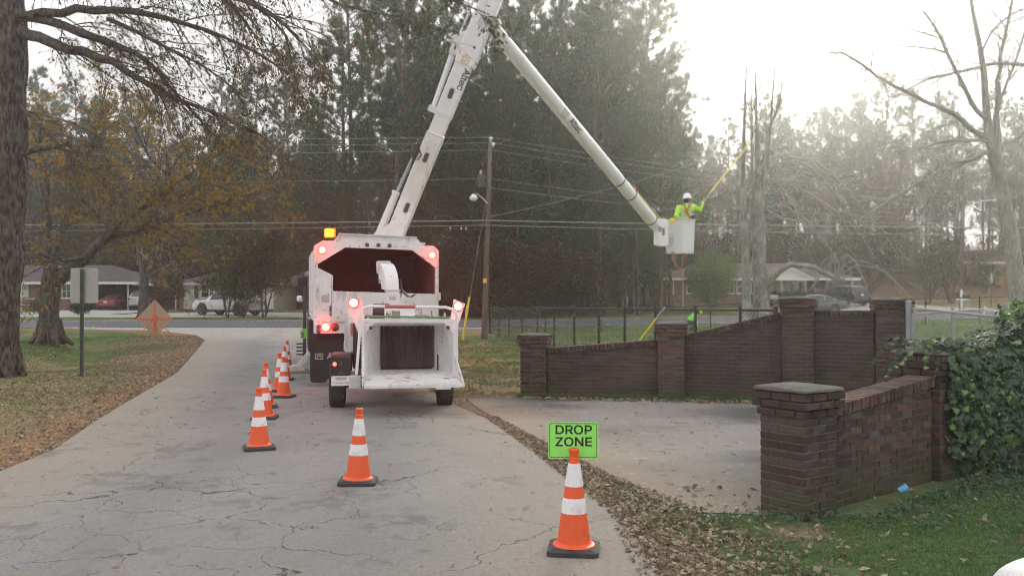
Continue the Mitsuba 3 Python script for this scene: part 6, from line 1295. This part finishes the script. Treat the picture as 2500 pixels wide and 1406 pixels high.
def person(label, J, shirt, pants, helmet, look):
    """J: joints in metres. One continuous body; clothes are shells grown from the same bones."""
    t = thing('person', label, 'person'); g = lambda a: np.asarray(J[a], float)
    up = unit(g('neck') - g('pelvis')); look = unit(look); hd = g('head'); hs = unit(np.cross(look, V(0, 0, 1))); hu = np.cross(hs, look)
    body = [(g('pelvis'), .125, g('chest'), .135), (g('chest'), .135, g('neck') - up * .05, .075), (g('neck') - up * .05, .058, hd, .06), (hd, .088, hd + hu * .055 - look * .015, .090), (hd - hu * .05 + look * .03, .055, hd, .08),
            (hd + look * .085 - hu * .01, .016, hd + look * .10 - hu * .035, .017)] + [(hd + hs * s * .085, .02, hd + hs * s * .092 - hu * .03, .016) for s in (-1, 1)]
    arm, leg = [], []
    for s in 'lr':
        arm += [(g('chest') + (g('sh_' + s) - g('chest')) * .4, .10, g('sh_' + s), .070), (g('sh_' + s), .062, g('el_' + s), .047), (g('el_' + s), .045, g('wr_' + s), .032)]
        body += hand_bones(g('wr_' + s), g('hd_' + s) - g('wr_' + s), V(0, -.2, 1))
        leg += [(g('hip_' + s), .095, g('kn_' + s), .066), (g('kn_' + s), .064, g('an_' + s), .042)]
        body += [(g('an_' + s), .04, g('an_' + s) + V(0, 0, -.03) + unit(V(look[0], look[1], 0)) * .15, .035)]
    put('body', bone_union(body + arm + leg, .025), 'm_skin', t, True)
    gr = lambda bs, d: [(p, r1 + d, q, r2 + d) for p, r1, q, r2 in bs]
    sh_ = put('shirt', bone_union(gr([(g('pelvis') + up * .05, .125, g('chest'), .135), (g('chest'), .135, g('neck') - up * .06, .080)] + arm, .018), .03), shirt, t, True)
    put('trousers', bone_union(gr([(g('pelvis'), .115, g('pelvis') + up * .05, .115)] + leg, .016), .035), pants, t, True)
    for s in 'lr': put('boot', bone_union([(g('an_' + s), .058, g('an_' + s) + V(0, 0, -.03), .056), (g('an_' + s) + V(0, 0, -.035), .05, g('an_' + s) + V(0, 0, -.035) + unit(V(look[0], look[1], 0)) * .17, .042)], .03), 'm_rubber', t, True)
    RH = np.stack([hs, look, hu], 1)
    hh = put('helmet', MB().lathe([(.001, .135), (.05, .13), (.09, .105), (.113, .065), (.120, .02), (.122, .0), (.150, -.012), (.150, -.018), (.118, -.008)], hd + hu * .055, 26, RH @ np.diag([.92, 1.08, 1])), helmet, t, 50)
    put('peak', MB().prism(Polygon([(-.11, .05), (-.10, .16), (0, .21), (.10, .16), (.11, .05)]), -.012, -.004, 'xy', R=RH, c=hd + hu * .058), helmet, hh)
    put('suspension_knob', MB().box(hd + hu * .03 - look * .115, (.05, .03, .03)), 'm_black', hh)
    put('hair', bone_union([(hd - look * .03 + hu * .0, .094, hd - look * .035 - hu * .03, .080)], .03), 'm_hair', t, True)
    return t, sh_, up
Wp = lambda px, py, Y=26.1: ray_pt(px, py, Y)
wk, sh_, up_ = person('worker in a white helmet and yellow high visibility shirt standing in the raised bucket',
    dict(pelvis=Wp(1672, 546), chest=Wp(1675, 517), neck=Wp(1677, 499), head=Wp(1678, 487), sh_l=Wp(1658, 507, 26.0), sh_r=Wp(1693, 505, 26.2), el_l=Wp(1651, 527, 25.9), wr_l=Wp(1663, 533, 26.1), hd_l=Wp(1671, 533, 26.2),
         el_r=Wp(1709, 513, 26.3), wr_r=Wp(1716, 494, 26.35), hd_r=Wp(1719, 486, 26.4), hip_l=Wp(1665, 549), hip_r=Wp(1676, 549), kn_l=Wp(1662, 580), kn_r=Wp(1669, 580), an_l=Wp(1660, 607), an_r=Wp(1669, 607)), 'm_hivis', 'm_trousers', 'm_helmet_white', (.75, .6, .12))
def strip(p, q, w, off, bsdf, name):
    """a band lying on the back of the shirt, towards the viewer"""
    P = [np.array(p) + (np.array(q) - np.array(p)) * f for f in np.linspace(0, 1, 6)]; mb = MB(); d = unit(np.array(q) - np.array(p)); s = unit(np.cross(d, V(0, 1, 0)))
    v = np.array([c + s * w * k + V(0, -off - .02 * math.sin(PI * i / 5), 0) for i, c in enumerate(P) for k in (-.5, .5)]); mb.add(v, [[2 * i, 2 * i + 1, 2 * i + 3, 2 * i + 2] for i in range(5)]); put(name, mb, bsdf, wk)
strip(Wp(1661, 505), Wp(1666, 535), .055, .17, 'm_tape', 'reflective_tape'); strip(Wp(1683, 503), Wp(1686, 528), .055, .17, 'm_tape', 'reflective_tape'); strip(Wp(1660, 528), Wp(1693, 524), .055, .175, 'm_tape', 'reflective_tape')
strip(Wp(1667, 501), Wp(1676, 522), .045, .185, 'm_harness', 'harness_strap'); strip(Wp(1681, 501), Wp(1672, 522), .045, .185, 'm_harness', 'harness_strap'); strip(Wp(1672, 517), Wp(1682, 536), .05, .19, 'm_harness', 'harness_strap')
for a, b in (((1652, 524), (1656, 527)), ((1705, 507), (1707, 514))):
    c = Wp(*a, 26.0 if a[0] < 1660 else 26.28); put('cuff_band', MB().lathe([(.070, -.025), (.074, -.02), (.074, .02), (.070, .025)], c, 14, UPRIGHT @ rotz(.4) if a[0] > 1700 else np.eye(3)), 'm_tape', wk)
ps = thing('pole_saw', 'long yellow pole saw held up by the worker in the bucket', 'pole saw')
h0, h1 = Wp(1716, 493, 26.36), ray_pt(1835, 345, 30.5); d_ = unit(h1 - h0)
put('shaft', MB().cyl(h0 - d_ * .35, h0 + d_ * .7, .019, 8), 'm_galv', ps, True); put('pole', MB().cyl(h0 + d_ * .7, h1, .021, 8), 'm_yellow_pole', ps, True)
put('saw_blade', MB().prism([(0, 0), (.5, .05), (.52, .02), (.02, -.04)], -.004, .004, R=np.stack([d_, V(0, 1, 0), np.cross(d_, V(0, 1, 0))], 1), c=h1), 'm_steel', ps)
put('rope', MB().tube([h0 - d_ * .3 + V(.02, 0, -.05), h0 + d_ * 1.5 + V(-.05, 0, .0), h1], .006, 4), 'm_twig_pale', ps)
Wg = lambda px, py, Y=42.0: ray_pt(px, py, Y)
person('worker in a lime helmet and vest crouching on the grass behind the black fence',
    dict(pelvis=Wg(1682, 784), chest=Wg(1694, 772), neck=Wg(1701, 766), head=Wg(1706, 763), sh_l=Wg(1697, 771, 42.2), sh_r=Wg(1697, 770, 41.8), el_l=Wg(1699, 783, 42.2), wr_l=Wg(1703, 793, 42.2), hd_l=Wg(1705, 798, 42.2), el_r=Wg(1699, 783, 41.8), wr_r=Wg(1703, 792, 41.8), hd_r=Wg(1705, 798, 41.8),
         hip_l=Wg(1682, 786, 42.12), hip_r=Wg(1682, 786, 41.88), kn_l=Wg(1697, 789, 42.15), kn_r=Wg(1696, 790, 41.85), an_l=Wg(1688, 804, 42.15), an_r=Wg(1686, 804, 41.85)), 'm_hivis_green', 'm_trousers', 'm_helmet_lime', (.9, .1, -.45))

# ---------------------------------------------------------------- fallen leaves, grass, ivy
RL = np.random.default_rng(91)
def flat_leaves(P, L, W, tilt=.45):
    n = len(P); h = RL.uniform(0, 2 * PI, n); up = np.stack([RL.normal(0, tilt, n), RL.normal(0, tilt, n), np.ones(n)], 1); up /= np.linalg.norm(up, axis=1, keepdims=True)
    d = np.stack([np.cos(h), np.sin(h), 0 * h], 1); d -= up * (d * up).sum(1, keepdims=True); d /= np.linalg.norm(d, axis=1, keepdims=True); a = np.cross(up, d)
    l = (L * RL.uniform(.5, 1.3, n))[:, None]; w = (W * RL.uniform(.6, 1.3, n))[:, None]; c = (RL.uniform(-.1, .5, n))[:, None]
    o = P + up * .004
    v = np.stack([o - d * l * .5, o - d * l * .1 + a * w * .5 + up * w * c, o + d * l * .5 + up * l * c * .4, o - d * l * .1 - a * w * .5 + up * w * c, o + d * l * .05 - up * 0], 1).reshape(-1, 3)
    i = np.arange(n)[:, None] * 5; return v, np.vstack([i + [0, 1, 4], i + [1, 2, 4], i + [2, 3, 4], i + [3, 0, 4]])
def on_ground(x, y, lift=.004): return np.stack([x, y, zg(x, y) + lift], 1)
def along_edge(pts, n, off0, off1, side, y0, y1, pw=1.0):
    P = np.array(pts); s = np.r_[0, np.cumsum(np.linalg.norm(np.diff(P, axis=0), axis=1))]; out = []
    u = RL.random(n * 3) * s[-1]; x, y = np.interp(u, s, P[:, 0]), np.interp(u, s, P[:, 1]); e = 1e-2
    dx, dy = np.interp(u + e, s, P[:, 0]) - np.interp(u - e, s, P[:, 0]), np.interp(u + e, s, P[:, 1]) - np.interp(u - e, s, P[:, 1]); l = np.hypot(dx, dy) + 1e-9
    o = (off0 + (off1 - off0) * RL.random(len(u))**pw) * side; x, y = x + dy / l * o, y - dx / l * o; k = (y > y0) & (y < y1); x, y = x[k], y[k]
    return x[:n], y[:n]
def litter(name, label, xy, L, W, tilt=.45):
    x, y = np.concatenate([a for a, _ in xy]), np.concatenate([b for _, b in xy]); j = RL.choice(3, len(x), p=[.38, .22, .40])
    for m in range(3):
        k = uniq(name) if m == 0 else uniq(name)
        scene[k] = mikit.ply(flat_leaves(on_ground(x[j == m], y[j == m], .006 + .02 * RL.random((j == m).sum())), L, W, tilt), f'm_litter_{m}', False); lab(k, label + (', brown', ', dark', ', pale')[m], 'leaves', None, 'stuff')
rx, ry = along_edge(ROADR, 15500, -.05, 1.0, 1, 3.2, 13.5, 1.0)
wd = np.interp(ry, [3, 6, 7.5, 9, 11, 13.5], [1.0, 1.0, .75, .45, .28, .15]); keep = RL.random(len(rx)) < .95
edge = np.interp(ry, [q[1] for q in ROADR], [q[0] for q in ROADR]); off = (rx - edge) * wd; rx = edge + off
bx = RL.uniform(.8, 2.6, 4200); by = RL.uniform(3.0, 7.6, 4200); kb = RL.random(4200) < np.exp(-(bx - .9) / .75); bx, by = bx[kb], by[kb]
litter('leaf_litter', 'dry fallen leaves heaped along the right edge of the side road', [(rx, ry), (bx, by)], .054, .032, .55)
lx, ly = along_edge(ROADL, 14000, .02, 3.0, -1, 5.0, 40, 1.75)
litter('leaf_litter', 'dry fallen leaves scattered on the left verge', [(lx, ly)], .066, .038, .4)
gx_ = RL.uniform(-18, 8, 9000); gy_ = RL.uniform(14.5, 40, 9000)
kk = np.array([not (roadpoly.contains(Point(a, b)) or drivepoly.contains(Point(a, b))) for a, b in zip(gx_, gy_)]); litter('leaf_litter', 'fallen leaves strewn over the lawns beside the side road', [(gx_[kk], gy_[kk])], .09, .055, .35)
sx_ = RL.uniform(-7, 8, 1500); sy_ = RL.uniform(4, 30, 1500); kk = np.array([roadpoly.contains(Point(a, b)) or drivepoly.contains(Point(a, b)) for a, b in zip(sx_, sy_)]) & (RL.random(1500) < .34 + .5 * (sx_ > 0))
litter('leaf_litter', 'single dry leaves lying on the side road and the driveway', [(sx_[kk], sy_[kk] + 0)], .07, .03, .25)
dx_, dy_ = RL.uniform(-6, 3, 3800), RL.uniform(3.5, 16, 3800); kk = np.array([roadpoly.contains(Point(a, b)) or drivepoly.contains(Point(a, b)) for a, b in zip(dx_, dy_)]) & (RL.random(3800) < .55)
litter('road_debris', 'small bits of bark and leaf scattered over the pavement', [(dx_[kk], dy_[kk])], .030, .012, .25)
nx, ny = RL.uniform(1.0, 5.6, 1500), RL.uniform(3.0, 8.4, 1500); k2 = RL.random(1500) < .3; litter('leaf_litter', 'fallen leaves lying in the near lawn', [(nx[k2], ny[k2])], .08, .05, .5)
wx, wy = RL.uniform(.2, 5.6, 900), None; wy = np.interp(wx, [.2, 2.8, 4.8, 6], [15.9, 15.35, 14.7, 13.95]) - RL.uniform(-.05, .35, 900); litter('leaf_litter', 'fallen leaves along the foot of the far wall', [(wx, wy)], .08, .05, .4)
def grass(name, label, x, y, h, w, bsdf, lean=.45):
    n = len(x); P = on_ground(x, y, -.01); a = RL.uniform(0, 2 * PI, n); s = np.stack([np.cos(a), np.sin(a), 0 * a], 1); ln = np.stack([RL.normal(0, lean, n), RL.normal(0, lean, n), np.ones(n)], 1); hh = (h * RL.uniform(.45, 1.25, n))[:, None]
    mid = P + ln * hh * .5; tip = P + ln * V(1.9, 1.9, 1) * hh
    v = np.stack([P - s * w / 2, P + s * w / 2, mid + s * w * .35, mid - s * w * .35, tip], 1).reshape(-1, 3); i = np.arange(n)[:, None] * 5
    k = uniq(name); scene[k] = mikit.ply((v, np.vstack([i + [0, 1, 2], i + [0, 2, 3], i + [3, 2, 4]])), bsdf, False); lab(k, label, 'grass', None, 'stuff')
def clumpy(x, y, s, t): return meshkit.fbm(np.stack([x * s, y * s, 0 * x], -1), 3, 5) > t
x, y = RL.uniform(.9, 6.5, 90000), RL.uniform(2.6, 8.6, 90000)
k = (x > np.interp(y, [2, 5.7, 7.2, 7.5], [1.4, 1.35, 1.5, 1.7])) & (y < 7.25 + np.clip((x - 2.9) * .95, 0, 1.6)) & (clumpy(x, y, 1.6, .40) | (x > 2.4)) & (RL.random(90000) < sstep(1.1, 2.6, x) + .12)
grass('grass', 'green grass of the near lawn below the brick wall', x[k], y[k], .065, .006, 'm_grass')
x, y = RL.uniform(.9, 3.4, 9000), RL.uniform(4.6, 8.0, 9000); k = clumpy(x, y, 2.6, .60) & (x > 1.05) & (y < 7.4); grass('grass', 'tufts of green grass among the fallen leaves', x[k], y[k], .08, .006, 'm_grass')
x, y = along_edge(ROADL, 52000, .5, 9.0, -1, 8.5, 40, .9); k = clumpy(x, y, .55, .44); grass('grass', 'patchy grass on the left verge and ditch', x[k], y[k], .075, .013, 'm_grass')
x, y = along_edge(ROADL, 12000, .5, 9.0, -1, 10, 40, .8); k = clumpy(x, y, .7, .52); grass('grass', 'dry yellow grass on the left verge', x[k], y[k], .07, .014, 'm_grass_dry')
x, y = RL.uniform(-2.2, 1.6, 26000), RL.uniform(15.6, 36, 26000); k = np.array([not roadpoly.contains(Point(a, b)) for a, b in zip(x, y)]) & clumpy(x, y, .8, .47); grass('grass', 'worn grass between the chipper and the far wall', x[k], y[k], .06, .013, 'm_grass_dry')
k = clumpy(x + 40, y, .9, .60); grass('grass', 'greener grass left of the lowest brick pillar', x[k], y[k], .07, .012, 'm_grass')
x, y = RL.uniform(.1, 6, 6000), None; y = np.interp(x, [.2, 2.8, 4.8, 6], [15.92, 15.38, 14.72, 13.98]) + RL.uniform(-.10, .12, 6000); grass('grass', 'weeds along the foot of the far wall', x, y, .09, .016, 'm_grass')
x, y = RL.uniform(-1, 22, 30000), RL.uniform(17.5, 47, 30000); k = clumpy(x, y, .5, .42); grass('grass', 'mown lawn behind the far wall', x[k], y[k], .08, .03, 'm_grass')
LOBE = np.array([(0, 0), (-.28, -.10), (-.52, .12), (-.30, .30), (-.34, .58), (-.12, .58), (0, 1.0), (.12, .58), (.34, .58), (.30, .30), (.52, .12), (.28, -.10)])
def ivy_leaves(P, Nn, size, D=None):
    n = len(P); Nn = Nn / np.linalg.norm(Nn, axis=1, keepdims=True); d = (np.array([[0, 0, -1.0]]) if D is None else D) + RL.normal(0, .5, (n, 3)); d -= Nn * (d * Nn).sum(1, keepdims=True); d /= np.linalg.norm(d, axis=1, keepdims=True) + 1e-9; a = np.cross(Nn, d)
    s = (size * RL.uniform(.55, 1.25, n))[:, None, None]; u, w = LOBE[:, 0], LOBE[:, 1]; fold = -.22 * np.abs(u) - .12 * (w - .4)**2
    ring = P[:, None] + s * (a[:, None] * u[None, :, None] + d[:, None] * w[None, :, None] + Nn[:, None] * fold[None, :, None]); cen = P[:, None] + s * d[:, None] * .3
    v = np.concatenate([ring, cen], 1); m = len(LOBE); j = np.arange(m); f = np.stack([j, (j + 1) % m, 0 * j + m], 1); return v.reshape(-1, 3), (f[None] + np.arange(n)[:, None, None] * (m + 1)).reshape(-1, 3)
iv = thing('ivy', 'dense dark green ivy hanging over the fence right of the near brick wall', 'ivy')
def ivy_top(x): return np.interp(x, [3.9, 4.3, 4.73, 4.93, 5.14, 6.2], [1.24, 1.24, 1.29, 1.41, 1.56, 1.66])
n = 5600; x = RL.uniform(4.34, 6.3, n); q = RL.random(n)**.8; z = .05 + q * (ivy_top(x) - .05); bulge = .30 * np.sin(PI * np.clip(q, 0, 1))**.6 + .16 * meshkit.fbm(np.stack([x * 2.2, z * 2.2, 0 * x], -1), 3)
y = 8.98 - bulge * sstep(4.25, 4.6, x) - .12 * RL.random(n) + .05 * (x - 4.3); P = np.stack([x, y, z], 1); Nn = np.stack([RL.normal(-.1, .4, n), -1 + RL.normal(0, .3, n), .25 + .9 * q**4 + RL.normal(0, .35, n)], 1)
big = RL.random(n) < .06
for i in np.nonzero(big)[0][:240]: put('leaf', ivy_leaves(P[i:i + 1] + V(0, -.05, 0), Nn[i:i + 1], .10), 'm_ivy_dark' if i % 6 else 'm_ivy_bright', iv)
b1 = RL.random(n) < .08
for nm, sel in (('m_ivy_dark', ~b1), ('m_ivy_bright', b1)): k = put('foliage', ivy_leaves(P[sel], Nn[sel], .072), nm, iv); labels[k] = {'kind': 'stuff'}
n = 900; x = RL.uniform(4.22, 6.2, n); P = np.stack([x, 9.0 + RL.uniform(-.25, .35, n), ivy_top(x) + .02 + .05 * RL.random(n)], 1); Nn = np.stack([RL.normal(0, .3, n), RL.normal(-.3, .3, n), 1 + 0 * x], 1)
k = put('foliage', ivy_leaves(P, Nn, .075, RL.normal(size=(n, 3))), 'm_ivy_dark', iv); labels[k] = {'kind': 'stuff'}
n = 420; x = RL.uniform(5.0, 6.0, n); P = np.stack([x, 9.1 + RL.uniform(-.3, .2, n), ivy_top(x) + RL.uniform(0, .2, n)], 1); k = put('foliage', ivy_leaves(P, RL.normal(0, 1, (n, 3)) + V(0, -1, .4), .06), 'm_ivy_bright', iv); labels[k] = {'kind': 'stuff'}
for i in range(7):
    a = V(RL.uniform(3.72, 4.4), 8.62 + RL.uniform(-.05, .2), 1.37); e = a + V(RL.uniform(-.40, .05), RL.uniform(-.30, .0), -RL.uniform(.15, .42)); m_ = (a + e) / 2 + V(-.05, -.06, .06); q = np.linspace(0, 1, 9)[:, None]; C_ = (1 - q)**2 * a + 2 * q * (1 - q) * m_ + q * q * e
    put('vine', MB().tube(C_, np.linspace(.004, .002, 9), 4), 'm_twig', iv); kq = RL.random((12, 1)); L_ = (1 - kq)**2 * a + 2 * kq * (1 - kq) * m_ + kq * kq * e
    k = put('vine_leaf', ivy_leaves(L_, RL.normal(0, .6, (12, 3)) + V(0, -1, .3), .055), ['m_ivy_dark', 'm_ivy_dark', 'm_ivy_bright'][i % 3], iv); labels[k] = {'kind': 'stuff'}
n = 330; P = np.stack([RL.uniform(3.86, 4.5, n), 8.95 + RL.uniform(-.33, .2, n), 1.325 + .05 * RL.random(n)], 1); P = P[(RL.random(n) < .25 + .75 * sstep(3.95, 4.35, P[:, 0])) & (P[:, 1] > 8.62)]
k = put('foliage', ivy_leaves(P, RL.normal(0, .35, (len(P), 3)) + V(0, -.4, 1), .065, RL.normal(size=(len(P), 3))), 'm_ivy_dark', iv); labels[k] = {'kind': 'stuff'}
n = 260; P = np.stack([RL.uniform(4.24, 4.5, n), 8.66 - .1 * RL.random(n), RL.uniform(.25, 1.3, n)], 1); q = RL.random(n) < .2; k = put('foliage', ivy_leaves(P[~q], RL.normal(0, .3, ((~q).sum(), 3)) + V(-.2, -1, .3), .075), 'm_ivy_dark', iv); labels[k] = {'kind': 'stuff'}; k = put('foliage', ivy_leaves(P[q], RL.normal(0, .3, (q.sum(), 3)) + V(-.2, -1, .3), .06), 'm_ivy_bright', iv); labels[k] = {'kind': 'stuff'}
put('stem', MB().tube([(4.5, 8.95, 0), (4.55, 8.85, .6), (4.45, 8.9, 1.2)], .02, 6).tube([(4.5, 8.95, 0), (5.0, 8.85, .7), (5.3, 8.95, 1.4)], .018, 6).tube([(4.5, 8.95, 0), (5.6, 8.9, .4), (6.1, 8.98, 1.2)], .018, 6), 'm_bark_oak', iv)
ix, iy = RL.uniform(1.5, 6.2, 5200), RL.uniform(6.6, 8.9, 5200); fy = 7.12 + np.clip((ix - 2.9) * .93, 0, 1.5); d_ = fy - iy
kk = (d_ > -.05) & (RL.random(5200) < np.exp(-np.clip(d_, 0, 9) / np.interp(ix, [1.5, 2.6, 3.4, 4.5], [.10, .14, .35, .6]))); P = on_ground(ix[kk], iy[kk], .03 + .0)
P[:, 2] += RL.uniform(0, .07, len(P)); k = uniq('ground_ivy'); scene[k] = mikit.ply(ivy_leaves(P, RL.normal(0, .45, (len(P), 3)) + V(0, -.35, 1), .042, RL.normal(size=(len(P), 3))), 'm_ivy_dark', False); lab(k, 'low ivy creeping over the ground at the foot of the near wall', 'ivy', None, 'stuff')
fl = thing('stick', 'broken twig lying in the near lawn', 'stick'); put('twig', MB().tube([(3.62, 6.3, .05), (3.75, 6.22, .06), (3.95, 6.1, .03)], .008, 5), 'm_leaf_russet' if False else 'm_pole', fl)
# ---------------------------------------------------------------- air
scene['haze'] = {'type': 'cube', 'bsdf': {'type': 'null'}, 'interior': {'type': 'ref', 'id': 'haze_air'},
                 'to_world': T().translate([0, 110, 28]).scale([190, 165, 31])}
lab('haze', None, None, None, 'stuff')
# ---------------------------------------------------------------- labels of neighbours that would otherwise share one
ORD = ['leftmost', 'second', 'third', 'fourth', 'fifth', 'sixth']
same = {}
for k, d in labels.items():
    if d.get('category') and scene.get(k, {}).get('type') == 'instance': same.setdefault(d['label'], []).append(k)
for lb_, ks in same.items():
    if len(ks) > 1:
        m_at = lambda k: np.array(scene[k]['to_world'].matrix)
        ks.sort(key=lambda k: m_at(k)[0, 3] / m_at(k)[1, 3])
        for i, k in enumerate(ks): labels[k]['label'] = lb_.replace(', ', ', ' + ORD[min(i, 5)] + ' in ')
